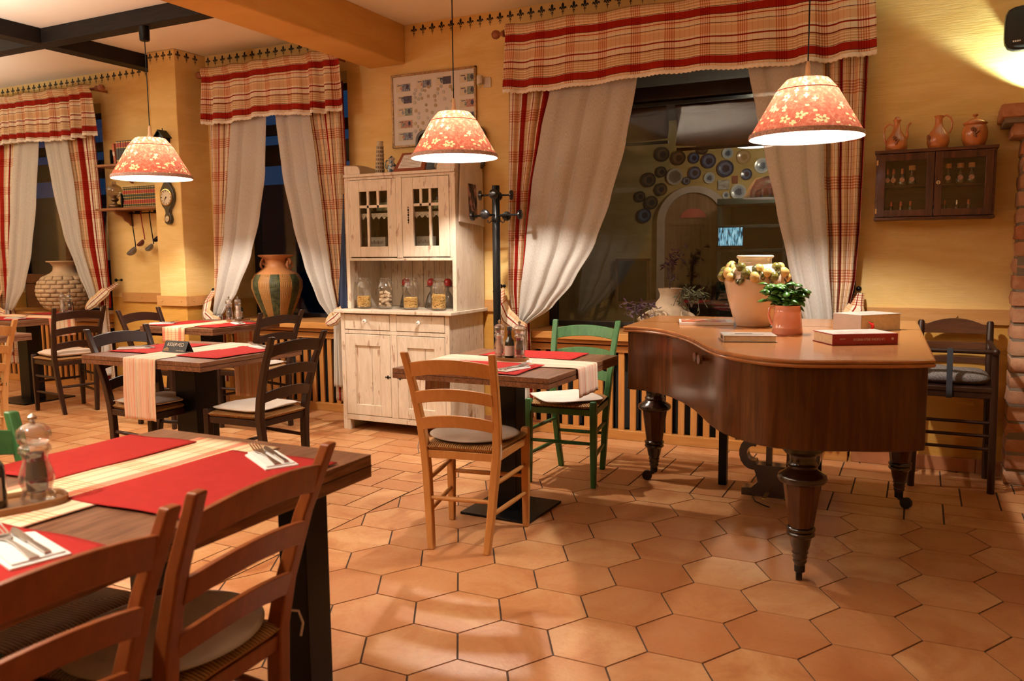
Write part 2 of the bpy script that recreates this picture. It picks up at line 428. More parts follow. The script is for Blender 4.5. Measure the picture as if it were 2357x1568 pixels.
# ------------------------------------------------------------------ walls with real openings
WD = 0.42                       # wall thickness
OPEN = [(-8.75, -6.88), (-5.42, -4.045), (-2.50, -0.34)]
SILL, HEAD = 0.70, 2.70
NICHE = 0.02
def window_wall():
    b = MB(); y0, y1 = WY, WY+WD
    xs = [-9.4]; 
    for a, c in OPEN: xs += [a, c]
    xs.append(2.6)
    for k in range(0, len(xs), 2):
        b.cur = 0; b.box(xs[k], xs[k+1], y0, y1, 0.90, CEIL); b.cur = 1; b.box(xs[k], xs[k+1], y0, y1, 0, 0.90)
    b.cur = 0
    for a, c in OPEN: b.box(a, c, y0, y1, HEAD, CEIL); b.box(a, c, y0+0.34, y1, 0, SILL)
    struct(b.build('wall_back', [M_wall, M_dado]))
window_wall()
b = MB(); b.box(-9.52, -9.4, -3.0, 5.8, 0, CEIL); struct(b.build('wall_left', M_wall))
b = MB(); b.box(2.6, 2.72, -3.0, 5.8, 0, CEIL); struct(b.build('wall_right', M_wall))
b = MB(); b.box(-9.4, 2.6, -3.12, -3.0, 0, CEIL); struct(b.build('wall_front', M_wall))
b = MB(); b.box(-9.5, 2.7, -3.1, 5.8, CEIL, CEIL+0.1); struct(b.build('ceiling', M_ceil))
# wall pier between the two left windows
b = MB(); b.cur = 0; b.box(-5.845, -5.535, 4.97, WY+0.01, 0.90, CEIL); b.cur = 1; b.box(-5.845, -5.535, 4.97, WY+0.01, 0, 0.90)
struct(b.build('wall_pier', [M_wall, M_dado], bevel=0.008))
# plastered downstand beam
b = MB(); b.box(-3.825, -3.50, -3.0, WY, 2.69, CEIL+0.01); struct(b.build('ceiling_beam', M_beam, bevel=0.012))
# black timbers below the left ceiling
def timber(x0, x1, y0, y1, z0=2.858):
    b = MB(); b.box(x0, x1, y0, y1, z0, CEIL)
    struct(b.build('ceiling_timber', M_blackw, bevel=0.006))
timber(-9.4, -3.825, 4.08, 4.20)
M_blacky = wood('black_stained_wood_long', (0.004, 0.003, 0.0025, 1), (0.018, 0.012, 0.009, 1), 0.6, 'Y', 1.5, 0.0)
for (xa, xb, ya, yb) in ((-6.04, -5.90, 4.20, WY), (-6.04, -5.90, -0.5, 4.08)):
    b = MB(); b.box(xa, xb, ya, yb, 2.858, CEIL); struct(b.build('ceiling_timber', M_blacky, bevel=0.006))
timber(-9.4, -3.825, 1.6, 1.72)

# wooden chair rails
def rail(n, x0, x1, y0, y1, screws=()):
    b = MB(); b.box(x0, x1, y0, y1, 0.857, 0.944); o = b.build('trim_%d' % n, M_trimw, bevel=0.003); struct(o)
    s = MB()
    for x, y, ax in screws: s.sphere((x, y, 0.90), 0.006)
    if screws: s.build('screw_head', M_brass, o, True)
rail(1, -0.335, 0.46, WY-0.022, WY, ((0.2, WY-0.023, 0),))
rail(2, -3.98, -2.53, WY-0.022, WY)
rail(3, -6.72, -5.865, WY-0.022, WY, ((-6.45, WY-0.023, 0),))
rail(4, -5.867, -5.513, 4.948, 4.97, ((-5.80, 4.947, 0), (-5.57, 4.947, 0)))
rail(5, -5.535, -5.513, 4.97, WY, ((-5.512, 5.03, 0),))
rail(6, 0.46, 2.6, WY-0.022, WY)
# tile baseboard
b = MB()
x = -0.335
while x < 2.5: b.box(x+0.003, x+0.33, WY-0.012, WY, 0.001, 0.082); x += 0.333
struct(b.build('baseboard_back', plain('base_tile', (0.40, 0.16, 0.07, 1), 0.4, var=0.25, vs=3), bevel=0.002))
b = MB()
x = -4.03
while x < -2.6: b.box(x+0.003, x+0.33, WY-0.012, WY, 0.001, 0.082); x += 0.333
b.box(-5.535, -5.43, WY-0.012, WY, 0.001, 0.082); b.box(-6.86, -5.86, WY-0.012, WY, 0.001, 0.082); b.box(-5.857, -5.523, 4.958, 4.97, 0.001, 0.082)
struct(b.build('baseboard_left', MATS['base_tile'], bevel=0.002))

# stencilled lily border (flat paint on the plaster)
def lily(b, org, ux, s):
    def P(pts):
        b.add([(org[0]+ux[0]*x*s+ux[2]*0.0012, org[1]+ux[1]*x*s+ux[3]*0.0012, org[2]+z*s) for x, z in pts], [tuple(range(len(pts)))])
    P([(0, 1), (0.20, 0.72), (0.20, 0.42), (0.09, 0.1), (-0.09, 0.1), (-0.20, 0.42), (-0.20, 0.72)])
    for q in (1, -1):
        P([(q*0.10, 0.06), (q*0.2, 0.30), (q*0.38, 0.42), (q*0.54, 0.34), (q*0.58, 0.12), (q*0.46, -0.02), (q*0.44, 0.12), (q*0.34, 0.16), (q*0.26, 0.02), (q*0.2, -0.16)][::q])
        P([(q*0.05, -0.2), (q*0.22, -0.3), (q*0.26, -0.44), (q*0.1, -0.34)][::q])
    P([(-0.24, -0.03), (0.24, -0.03), (0.24, 0.05), (-0.24, 0.05)])
    P([(-0.07, -0.1), (0.07, -0.1), (0.05, -0.6), (0, -0.95), (-0.05, -0.6)])
b = MB(); zc = 2.915
def run(x0, x1, y, st):
    x = x0
    while x < x1: lily(b, (x, y, zc), (1, 0, 0, -1), 0.046); x += st
run(-9.3, -6.2, WY, 0.082); run(-5.81, -5.56, 4.97, 0.077)
y = 5.01
while y < 5.27: lily(b, (-5.535, y, zc), (0, 1, 1, 0), 0.046); y += 0.09
run(-5.50, -3.86, WY, 0.083); run(-3.42, -0.26, WY, 0.0795)
struct(b.build('trim_7', plain('stencil_paint', (0.012, 0.012, 0.011, 1), 0.8)))

# ------------------------------------------------------------------ windows
M_frame = plain('window_frame_dark', (0.016, 0.013, 0.012, 1), 0.35, var=0.1)
M_framew = wood('window_frame_brown', (0.11, 0.04, 0.015, 1), (0.20, 0.08, 0.03, 1), 0.4, 'X')
GY = WY+0.385
def win(n, a, c, mull):
    f = MB(); t = 0.06
    f.box(a, c, GY-0.02, GY+0.03, SILL+0.01, SILL+0.07); f.box(a, c, GY-0.02, GY+0.03, HEAD-0.05, HEAD)
    f.box(a, a+t, GY-0.02, GY+0.03, SILL, HEAD); f.box(c-t, c, GY-0.02, GY+0.03, SILL, HEAD)
    f.box(a, c, GY-0.018, GY+0.028, 2.33, 2.42)
    for m in mull: f.box(m-0.035, m+0.035, GY-0.018, GY+0.028, SILL, 2.36)
    o = struct(f.build('window_%d' % n, M_frame, bevel=0.004))
    g = MB(); g.box(a+0.02, c-0.02, GY+0.001, GY+0.007, SILL+0.03, HEAD-0.02)
    g.build('window_glass', M_pane, o)
    return o
def pane_mat():
    t = NT('window_pane'); tr = t.n('ShaderNodeBsdfTransparent'); tr.inputs[0].default_value = (0.86, 0.87, 0.86, 1)
    gl = t.n('ShaderNodeBsdfGlossy'); gl.inputs['Roughness'].default_value = 0.012
    lw = t.n('ShaderNodeLayerWeight'); lw.inputs[0].default_value = 0.3
    mx = t.n('ShaderNodeMixShader'); t.l(t.math('MULTIPLY_ADD', lw.outputs['Fresnel'], 0.4, 0.04, clamp=True), mx.inputs[0]); t.l(tr.outputs[0], mx.inputs[1]); t.l(gl.outputs[0], mx.inputs[2])
    t.l(mx.outputs[0], t.out.inputs[0]); return t.m
M_pane = pane_mat()
win(1, *OPEN[0], [-7.62]); win(2, *OPEN[1], []); win(3, *OPEN[2], [])
# brown wooden casement post seen beside the big jar in the first window
b = MB(); b.box(-7.98, -7.90, GY-0.06, GY-0.02, SILL, 2.3); b.box(-8.7, -7.9, GY-0.06, GY-0.02, 1.0, 1.1); b.box(-8.7, -7.95, GY-0.045, GY-0.03, SILL, 1.0)
struct(b.build('trim_8', M_framew, bevel=0.004))

# window ledges and slatted radiator covers
def radiator(n, a, c, lab):
    b = MB(); b.box(a-0.03, c+0.0, WY-0.085, GY-0.03, 0.685, 0.735); b.box(a-0.03, c, WY-0.05, WY+0.3, 0.655, 0.685)
    struct(b.build('window_ledge', M_pine, bevel=0.004))
    t = thing('radiator_cover', lab, 'radiator cover', ((a+c)/2, WY, 0), 0)
    w = (c-a)/2-0.012
    r = MB(); r.box(-w, w, -0.02, 0.012, 0.60, 0.645); r.build('top_rail', M_pine, t, bevel=0.003)
    r = MB(); r.box(-w, w, -0.028, 0.022, 0.0, 0.065); r.build('bottom_rail', M_pine, t, bevel=0.003)
    x = -w+0.02; k = 0
    r = MB()
    while x < w:
        hw = 0.021 + (0.011 if k % 12 == 6 else 0)
        r.box(x-hw, x+hw, -0.008, 0.010, 0.06, 0.605); x += 0.0835; k += 1
    r.build('slat_panel', M_pinev, t, bevel=0.002)
    r = MB(); r.box(-w, w, 0.11, 0.2, 0.03, 0.64)
    for k in range(int(2*w/0.06)): r.box(-w+0.02+k*0.06, -w+0.06+k*0.06, 0.095, 0.11, 0.06, 0.6)
    r.build('radiator', plain('niche_shade_dark', (0.012, 0.012, 0.012, 1), 0.7), t)  # dark filling put behind the slats as the shade of the niche
radiator(1, *OPEN[0], 'slatted pine radiator cover under the far left window behind the dark chair')
radiator(2, *OPEN[1], 'slatted pine radiator cover under the middle window left of the white hutch')
radiator(3, *OPEN[2], 'slatted pine radiator cover under the wide window behind green chair and piano')

# ------------------------------------------------------------------ curtains
def interp(tab, z):
    tab = sorted(tab)
    if z <= tab[0][0]: return tab[0][1]
    for (z0, x0), (z1, x1) in zip(tab, tab[1:]):
        if z <= z1:
            k = (z-z0)/(z1-z0); k = k*k*(3-2*k)*0.35+k*0.65
            return x0+(x1-x0)*k
    return tab[-1][1]
def drape(name, L, Rr, z0, z1, y, folds, width, mat, parent, amp=0.028, nu=90, nv=46, ph=0.0, thick=0.0012, uoff=0.0, tight=0.9):
    seedp = [random.uniform(-1, 1) for _ in range(8)]
    b = MB()
    def fn(u, v):
        z = z1+(z0-z1)*v
        xl, xr = interp(L, z), interp(Rr, z); w = abs(xr-xl)
        # folds of varied width that stay put down the cloth
        uu = u + 0.018*math.sin(2*PI*(2.3*u+seedp[0])) + 0.01*math.sin(2*PI*(5.1*u+seedp[1])+v*1.2)
        a = amp*(0.45+0.75*min(1.0, 0.35+v))*(0.7+0.3*math.sin(6*u+seedp[2]*3))
        s = math.sin(2*PI*folds*uu+ph)
        s2 = 0.3*math.sin(2*PI*folds*1.7*uu+seedp[3]*4+v*0.8)
        yy = y - a*(abs(s)**0.8*(1 if s > 0 else -1)) - a*s2*0.6
        xx = xl+(xr-xl)*(u - 0.35/(folds*2*PI)*math.cos(2*PI*folds*uu+ph))
        return (xx, yy, z)
    b.grid(fn, nu, nv, lambda u, v: (uoff+u*width, z1+(z0-z1)*v))
    return b.build(name, mat, parent, True, angle=180, solid=thick)
def tail(name, x, y, ztop, zbot, w0, w1, mat, parent, width, folds=4, uoff=0.0):
    L = [(zbot, x-w1), (ztop-0.12, x-w0*1.1), (ztop, x-w0)]; Q = [(zbot, x+w1), (ztop-0.12, x+w0*1.1), (ztop, x+w0)]
    return drape(name, L, Q, zbot, ztop, y, folds, width, mat, parent, 0.022, 50, 24, uoff=uoff)
def tieband(parent, pts, w, y_face):
    """band of plaid from the hook down round the gathered cloth"""
    b = MB(); P = [Vector(p) for p in pts]; n = len(P)
    def fn(u, v):
        k = u*(n-1); i = min(int(k), n-2); f = k-i; p = P[i].lerp(P[i+1], f)
        ww = w*(0.35+0.65*math.sin(PI*min(1, 0.12+u*0.9))**0.6)
        d = (P[i+1]-P[i]).normalized(); up = Vector((-d.z, 0, d.x)); up = up if up.z > 0 else -up
        q = p+up*((v-0.5)*ww); q.y -= 0.008*math.sin(v*PI)
        return tuple(q)
    b.grid(fn, 24, 6, lambda u, v: (v*0.12+0.1, u*0.3))
    return b.build('tieback', M_plaid, parent, True, angle=180, solid=0.003)
def hook(parent, x, z, y=None):
    y = WY if y is None else y
    b = MB(); b.lathe([(0.011, 0), (0.012, -0.012), (0.004, -0.014), (0.004, -0.05), (0.009, -0.052), (0.016, -0.06), (0.016, -0.068), (0.009, -0.076), (0.001, -0.078)][::-1], 10, (x, y, z), ax='Y')
    return b.build('wall_hook', M_black, parent, True)
def rod(parent, x0, x1, z, y, ends=(True, True)):
    b = MB(); b.tube([(x0, y, z), (x1, y, z)], 0.014, 12)
    for x, s, e in ((x0, -1, ends[0]), (x1, 1, ends[1])):
        if e:
            b.lathe([(0.014, 0), (0.024, s*0.008), (0.022, s*0.02), (0.014, s*0.028), (0.013, s*0.04), (0.024, s*0.05), (0.031, s*0.068), (0.028, s*0.086), (0.016, s*0.098), (0.001, s*0.102)], 16, (x, y, z), ax='X')
        b.bar((x-s*0.06, y, z), (x-s*0.06, WY-0.002, z), 0.014, 0.02)
    return b.build('curtain_rod', plain('rod_wood', (0.28, 0.085, 0.03, 1), 0.3, coat=0.4), parent, True)
def valance(parent, x0, x1, zt, zb, y, folds, amp=0.02, gather=()):
    b = MB(); sd = [random.uniform(0, 6) for _ in range(5)]; W = abs(x1-x0)
    def off(u, v):
        a = amp*(0.3+0.9*v)
        g = 1.0
        for (gu, gw, gg) in gather: g += gg*math.exp(-((u-gu)/gw)**2)
        s = math.sin(2*PI*folds*(u+0.03*math.sin(5.3*u+sd[0])+0.012*math.sin(14*u+sd[1])))
        return -a*g*(abs(s)**0.7)*(1 if s > 0 else -1)
    def fn(u, v):
        z = zt+(zb-zt)*v
        z += -0.012*math.sin(9*u+sd[2])*v + 0.006*math.sin(31*u+sd[3])*(1 if v < 0.1 else 0.3)
        x = x0+(x1-x0)*u; x += (u-0.5)*0.05*v
        bulge = 0.02*math.exp(-((v-0.07)/0.06)**2)
        return (x, y+off(u, v)-bulge, z)
    b.grid(fn, 260, 26, lambda u, v: (u*W*1.25, (0.39-v*1.45)*0.31))
    b.build('valance', M_plaidh, parent, True, angle=180, solid=0.0015)
    l = MB()
    def fl(u, v):
        p = fn(u, 1.0); sc = abs(math.sin(PI*u*W/0.028))
        return (p[0], p[1], p[2]-v*(0.020+0.008*sc))
    l.grid(fl, int(W/0.007), 3)
    return l.build('lace_edging', M_lace, parent, True, angle=180, solid=0.002)

S3Lr = [(2.42, -1.65), (2.353, -1.66), (1.978, -1.73), (1.623, -1.832), (1.342, -1.937), (1.082, -2.093), (0.902, -2.253), (0.81, -2.40), (0.79, -2.436)]
S3Ll = [(2.42, -2.24), (2.353, -2.247), (2.103, -2.312), (1.731, -2.385), (1.348, -2.431), (0.957, -2.485), (0.774, -2.503)]
P3Ll = [(2.42, -2.564), (1.827, -2.575), (1.35, -2.585), (1.047, -2.59), (0.803, -2.554)]
P3Lr = [(2.42, -2.235), (2.018, -2.318), (1.672, -2.386), (1.229, -2.432), (0.866, -2.475), (0.8, -2.49)]
S3Rl = [(2.42, -0.97), (2.347, -0.952), (2.102, -0.903), (1.844, -0.847), (1.534, -0.777), (1.223, -0.706), (0.873, -0.61), (0.78, -0.56)]
S3Rr = [(2.42, -0.556), (1.726, -0.526), (1.222, -0.487), (0.878, -0.452), (0.78, -0.44)]
P3Rl = [(2.42, -0.57), (1.726, -0.54), (1.222, -0.50), (0.878, -0.47), (0.78, -0.45)]
P3Rr = [(2.42, -0.303), (1.837, -0.308), (1.47, -0.314), (1.121, -0.33), (0.88, -0.37), (0.78, -0.40)]
P2Ll = [(2.43, -5.373), (1.787, -5.383), (1.239, -5.399), (0.868, -5.414), (0.79, -5.40)]
P2Lr = [(2.43, -5.07), (2.13, -5.11), (1.6, -5.19), (1.166, -5.27), (0.869, -5.36), (0.79, -5.38)]
S2Ll = [(2.43, -5.081), (1.956, -5.155), (1.456, -5.226), (1.055, -5.336), (0.794, -5.403)]
S2Lr = [(2.43, -4.731), (1.936, -4.769), (1.591, -4.844), (1.273, -4.956), (0.984, -5.118), (0.80, -5.28), (0.741, -5.35)]
S2Rl = [(2.43, -4.63), (2.354, -4.619), (1.927, -4.574), (1.512, -4.483), (1.201, -4.387), (0.926, -4.268), (0.757, -4.123)]
S2Rr = [(2.43, -4.30), (1.977, -4.243), (1.573, -4.196), (1.099, -4.131), (0.827, -4.078), (0.757, -4.06)]
P2Rl = [(2.43, -4.33), (1.977, -4.26), (1.573, -4.21), (1.099, -4.15), (0.827, -4.09), (0.757, -4.07)]
P2Rr = [(2.43, -3.995), (1.898, -3.993), (1.568, -3.99), (1.167, -4.0), (0.90, -4.03), (0.757, -4.045)]
S1Lr = [(2.43, -7.568), (1.791, -7.682), (1.332, -7.801), (0.991, -7.941), (0.80, -8.10), (0.747, -8.177)]
S1Ll = [(2.43, -7.92), (1.888, -8.04), (1.249, -8.151), (0.812, -8.254), (0.747, -8.26)]
P1Ll = [(2.43, -8.42), (1.5, -8.44), (0.747, -8.34)]
P1Lr = [(2.43, -7.9), (1.888, -8.02), (1.249, -8.13), (0.812, -8.24), (0.747, -8.25)]
S1Rl = [(2.43, -7.485), (1.945, -7.406), (1.493, -7.296), (1.163, -7.141), (0.9, -7.0), (0.817, -6.96)]
S1Rr = [(2.43, -7.172), (1.892, -7.099), (1.407, -7.055), (0.88, -6.893), (0.8, -6.86)]
P1Rl = [(2.43, -7.2), (1.892, -7.13), (1.407, -7.08), (0.88, -6.91), (0.8, -6.88)]
P1Rr = [(2.43, -6.826), (1.88, -6.798), (1.244, -6.768), (0.882, -6.76), (0.8, -6.77)]
YC = 5.16
def side(nm, lab, S_L, S_R, P_L, P_R, zt, ztie, pf, sf, tails, band, hk, ys=0.0, sname='sheer curtain'):
    t = thing('curtain', lab[0], 'curtain', (0, 0, 0), 0)
    drape('plaid_panel', P_L, P_R, ztie, zt, YC+0.015+ys, pf, 0.62, M_plaid, t, 0.032, uoff=tails[3])
    tail('hanging_end', tails[0], YC+0.02, ztie+0.01, tails[1], 0.035, tails[2], M_plaid, t, 0.62, 3, uoff=tails[3])
    if band: tieband(t, band, 0.125, YC)
    if hk: hook(t, *hk)
    s = thing('sheer_curtain', lab[1], 'sheer curtain', (0, 0, 0), 0)
    drape('voile_panel', S_L, S_R, ztie, zt, YC-0.025+ys, sf*0.62, 0.9, M_sheer, s, 0.014)
    tail('hanging_end', tails[0]+(0.01 if S_L[0][1] < P_L[0][1] else -0.01), YC-0.02, ztie+0.01, tails[1]+0.12, 0.03, tails[2]*0.8, plain('voile_gathered', (0.78, 0.74, 0.68, 1), 0.9, var=0.05), s, 0.4, 3)
side(3, ('plaid curtain tied back left of the wide window beside the coat stand', 'wide sheer curtain swept left across the wide window'), S3Ll, S3Lr, P3Ll, P3Lr, 2.6, 0.79, 4, 6,
     (-2.47, 0.12, 0.07, 0.12), [(-2.69, WY-0.06, 1.02), (-2.64, YC-0.02, 0.93), (-2.56, YC-0.09, 0.84), (-2.47, YC-0.11, 0.785), (-2.41, YC-0.08, 0.77)], (-2.69, 1.045))
side(3, ('plaid curtain at the right edge of the wide window above the piano', 'sheer curtain hanging down to the piano at the right of the wide window'), S3Rl, S3Rr, P3Rl, P3Rr, 2.6, 0.80, 4, 4,
     (-0.44, 0.2, 0.06, 0.05), [(-0.315, WY-0.05, 1.03), (-0.32, YC-0.02, 0.95), (-0.37, YC-0.09, 0.86), (-0.45, YC-0.11, 0.80)], (-0.318, 1.055))
side(2, ('plaid curtain tied back beside the wall pier at the middle window', 'sheer curtain in the left half of the middle window beside the pier'), S2Ll, S2Lr, P2Ll, P2Lr, 2.6, 0.76, 3, 4,
     (-5.36, 0.2, 0.05, 0.12), [(-5.47, YC+0.05, 0.98), (-5.46, YC-0.03, 0.90), (-5.42, YC-0.10, 0.79), (-5.33, YC-0.11, 0.74), (-5.27, YC-0.08, 0.735)], (-5.50, 0.985))
side(2, ('plaid curtain tied back against the left side of the white hutch', 'sheer curtain in the right half of the middle window beside the white hutch'), S2Rl, S2Rr, P2Rl, P2Rr, 2.6, 0.78, 4, 4,
     (-4.10, 0.12, 0.055, 0.05), [(-3.99, WY-0.1, 0.93), (-4.0, YC-0.04, 0.86), (-4.05, YC-0.10, 0.79), (-4.13, YC-0.10, 0.745)], None)
side(1, ('plaid curtain at the left edge of the photo tied back in the first window', 'sheer curtain in the left half of the far left window'), S1Ll, S1Lr, P1Ll, P1Lr, 2.6, 0.75, 5, 4,
     (-8.25, 0.2, 0.05, 0.05), [(-8.36, YC, 0.95), (-8.34, YC-0.08, 0.84), (-8.27, YC-0.11, 0.74), (-8.17, YC-0.09, 0.72)], None)
side(1, ('plaid curtain pulled to a black hook at the right of the far left window', 'sheer curtain in the right half of the far left window before the pale jar'), S1Rl, S1Rr, P1Rl, P1Rr, 2.6, 0.80, 5, 4,
     (-6.83, 0.05, 0.075, 0.05), [(-6.73, WY-0.05, 1.03), (-6.76, YC-0.02, 0.96), (-6.83, YC-0.09, 0.87), (-6.93, YC-0.11, 0.80)], (-6.735, 1.06))
def val(lab, plab, x0, x1, zt, zb, folds, amp, gather, rz, ends, rx):
    t = thing('curtain_valance', lab, 'valance', (0, 0, 0), 0)
    valance(t, x0, x1, zt, zb, YC-0.075, folds, amp, gather); 
    rr = thing('curtain_pole', plab, 'curtain pole', (0, 0, 0), 0)
    rod(rr, rx[0], rx[1], rz, YC-0.02, ends)
val('plaid valance with white lace edging across the wide window behind the piano', 'brown wooden curtain pole with ball end over the wide window', -2.55, -0.285, 2.80, 2.385, 9, 0.013, ((0.86, 0.07, 2.2), (0.05, 0.06, 1.0)), 2.765, (True, False), (-2.585, -0.28))
val('plaid valance with white lace edging over the middle window left of the hutch', 'brown wooden curtain pole with ball end over the middle window', -5.345, -3.95, 2.81, 2.39, 8, 0.016, ((0.84, 0.12, 1.3), (0.12, 0.1, 1.0)), 2.775, (True, False), (-5.37, -4.0))
val('plaid valance with white lace edging over the far left window', 'brown wooden curtain pole with ball end over the far left window', -8.6, -6.73, 2.82, 2.39, 13, 0.020, ((0.9, 0.1, 0.8),), 2.79, (False, True), (-8.6, -6.72))
# ------------------------------------------------------------------ chairs
def stile(sx, top=0.88):
    pts = [(0.128, -0.205, 0.0, 0.015, 0.017), (0.142, -0.186, 0.15, 0.017, 0.018), (0.156, -0.170, 0.33, 0.018, 0.020), (0.167, -0.166, 0.45, 0.018, 0.021), (0.174, -0.186, 0.56, 0.0175, 0.019), (0.184, -0.235, 0.72, 0.0165, 0.0165), (0.195, -0.302, top, 0.0155, 0.0135)]
    b = MB(); b.sweep([((sx*x, y, z), (hx, 0, 0), (0, hy, 0)) for x, y, z, hx, hy in pts]); return b
def back_slat(z, h, arch=0.020):
    y = -0.166-(z-0.45)*0.305 if z > 0.47 else -0.166
    w = 0.167+(z-0.45)*0.065-0.008
    b = MB(); it = []
    for k in range(13):
        t = -1+k/6; q = 1-t*t
        it.append(((t*w, y-0.018*q, z+arch*q), (0, 0.0075, 0), (0, -0.3*h/2, h/2)))
    return b.sweep([(c, a, (0, bb[1], bb[2])) for c, a, bb in it])
def cushion(name, lab, shape, mat, w, d, th=0.03, puff=0.0, group=None, cat='cushion', ties=True, tmat=None, seed=0):
    """flat tied seat pad, origin at its underside centre"""
    t = thing(name, lab, cat, (0, 0, 0), 0, group)
    b = MB(); nr, na = 14, 56; rnd = random.Random(seed); ph = [rnd.uniform(0, 6) for _ in range(6)]
    def rad(a):
        c, s = math.cos(a), math.sin(a); p = 2.0 if shape == 'round' else 5.5
        return 1.0/((abs(c)**p+abs(s)**p)**(1/p))
    def ring(side):
        rs = []
        for i in range(nr+1):
            f = i/nr; r = []
            for k in range(na):
                a = 2*PI*k/na; rr = rad(a)*f
                x, y = rr*w/2*math.cos(a), rr*d/2*math.sin(a)
                e = (1-f**6)**0.5
                wr = 0.0025*math.sin(22*x+ph[0]+9*y)+0.002*math.sin(31*y+ph[1]-13*x)
                z = th/2+side*(th/2)*e*(0.85+puff*(1-f*f))
                if side > 0: z += wr*e+puff*0.012*(math.sin(13*x+ph[2])*math.sin(15*y+ph[3]))
                if side > 0 and 0.84 < f < 0.93: z -= 0.003
                z = max(z, 0.0005) if side > 0 else max(0.0003, z)
                r.append((x, y, z))
            rs.append(r)
        return rs
    top = ring(1); bot = ring(-1)
    b.rings(bot+top[::-1][1:], True, True)
    b.build('cushion_cover', mat, t, True, angle=180)
    if ties:
        k = MB()
        for sx in (-1, 1): k.tube([(sx*w*0.42, -d*0.44, th/2), (sx*w*0.46, -d*0.50, th/2-0.006), (sx*w*0.47, -d*0.52, -0.02), (sx*w*0.46, -d*0.51, -0.05)], 0.0028, 6)
        k.build('tie', tmat or mat, t, True)
    return t
CH = {}
def chair(lab, mat, x, y, rz, group='ladder-back dining chairs', name='dining_chair'):
    t = thing(name, lab, 'chair', (x, y, 0), R(rz), group)
    key = mat.name
    if key in CH:
        for n, me, mods in CH[key]:
            o = bpy.data.objects.new(n, me); COL.objects.link(o); o.parent = t
            if mods:
                m = o.modifiers.new('bevel', 'BEVEL'); m.width, m.segments, m.limit_method, m.angle_limit, m.harden_normals = mods, 2, 'ANGLE', R(35), True
        return t
    L = []
    def P(n, b, m, bev=0.004, smooth=False):
        o = b.build(n, m, t, smooth, bev); L.append((n, o.data, bev)); return o
    for s in (-1, 1):
        P('rear_leg', stile(s), mat, 0.006)
        b = MB(); b.sweep([((s*0.187, 0.19, 0), (0.014, 0, 0), (0, 0.014, 0)), ((s*0.187, 0.19, 0.2), (0.0175, 0, 0), (0, 0.0175, 0)), ((s*0.187, 0.19, 0.470), (0.0185, 0, 0), (0, 0.0185, 0)), ((s*0.187, 0.19, 0.480), (0.014, 0, 0), (0, 0.014, 0))])
        P('front_leg', b, mat, 0.005)
    for z, h in ((0.800, 0.064), (0.675, 0.056), (0.555, 0.056)): P('back_slat', back_slat(z, h), mat, 0.003)
    b = MB()
    b.bar((-0.187, 0.19, 0.418), (0.187, 0.19, 0.418), 0.022, 0.035); b.bar((-0.165, -0.168, 0.418), (0.165, -0.168, 0.418), 0.022, 0.035)
    for s in (-1, 1): b.bar((s*0.187, 0.19, 0.418), (s*0.166, -0.168, 0.418), 0.022, 0.035)
    P('seat_frame', b, mat, 0.003)
    for s in (-1, 1):
        for z in (0.30, 0.165):
            b = MB(); xr = 0.128+0.038*z/0.45; b.tube([(s*0.187, 0.19, z), (s*(0.187+xr)/2, 0.0, z), (s*xr, -0.18, z)], [0.009, 0.0115, 0.009], 10)
            P('side_stretcher', b, mat, 0, True)
    b = MB(); b.tube([(-0.187, 0.19, 0.245), (0, 0.19, 0.245), (0.187, 0.19, 0.245)], [0.009, 0.0115, 0.009], 10); P('front_stretcher', b, mat, 0, True)
    b = MB(); b.tube([(-0.145, -0.184, 0.225), (0, -0.184, 0.225), (0.145, -0.184, 0.225)], [0.009, 0.0115, 0.009], 10); P('rear_stretcher', b, mat, 0, True)
    # rush seat, dished a little and rounded over the rails
    b = MB(); n = 20
    def fn(u, v):
        yy = -0.186+0.388*v; hw = 0.170+(0.207-0.170)*v; xx = (2*u-1)*hw
        e = min(1, min(u, 1-u)*9)*min(1, min(v, 1-v)*9)
        return (xx, yy, 0.452+0.013*math.sqrt(e)-0.006*math.sin(PI*u)*math.sin(PI*v))
    def fb(u, v):
        p = fn(1-u, v); e = min(1, min(u, 1-u)*9)*min(1, min(v, 1-v)*9); return (p[0], p[1], 0.452-0.032*math.sqrt(e))
    b.grid(fn, n, n); b.grid(fb, n, n)
    P('rush_seat', b, M_rush, 0, True)
    CH[key] = L
    return t
def pad_on(ch, t, lx=0, ly=0.0, lz=0.4665, rz=0):
    a = ch.rotation_euler.z
    t.location = (ch.location.x+lx*math.cos(a)-ly*math.sin(a), ch.location.y+lx*math.sin(a)+ly*math.cos(a), lz)
    t.rotation_euler = (0, 0, a+R(rz))

c1 = chair('orange beech ladder-back chair in front of the middle table, its back to us', M_beech, -1.775, 3.173, 9)
pad_on(c1, cushion('seat_cushion', 'round pale grey seat pad on the orange beech chair', 'round', M_greyc, 0.41, 0.39, 0.028, seed=1), 0, 0.015)
c2 = chair('green stained ladder-back chair between the middle table and the piano', M_green, -1.754, 4.281, 184.6)
pad_on(c2, cushion('seat_cushion', 'square cream seat pad skewed on the green chair', 'square', M_cream, 0.36, 0.36, 0.022, seed=2), 0.01, 0.05, rz=38)
c3 = chair('dark brown chair at the right side of the table with the reserved sign', M_dark, -3.18, 3.315, 88)
pad_on(c3, cushion('seat_cushion', 'square cream seat pad on the dark chair right of the reserved table', 'square', M_cream, 0.36, 0.35, 0.026, seed=3), 0, 0.03)
c4 = chair('dark brown chair at the left side of the table with the reserved sign', M_dark, -3.885, 3.235, -91)
pad_on(c4, cushion('seat_cushion', 'cream seat pad on the dark chair behind the hanging striped runner', 'square', M_cream, 0.36, 0.35, 0.03, seed=4), 0, 0.02)
c5 = chair('dark brown chair in front of the ochre wall pier, left end of the rear table', M_dark, -5.125, 4.42, -86)
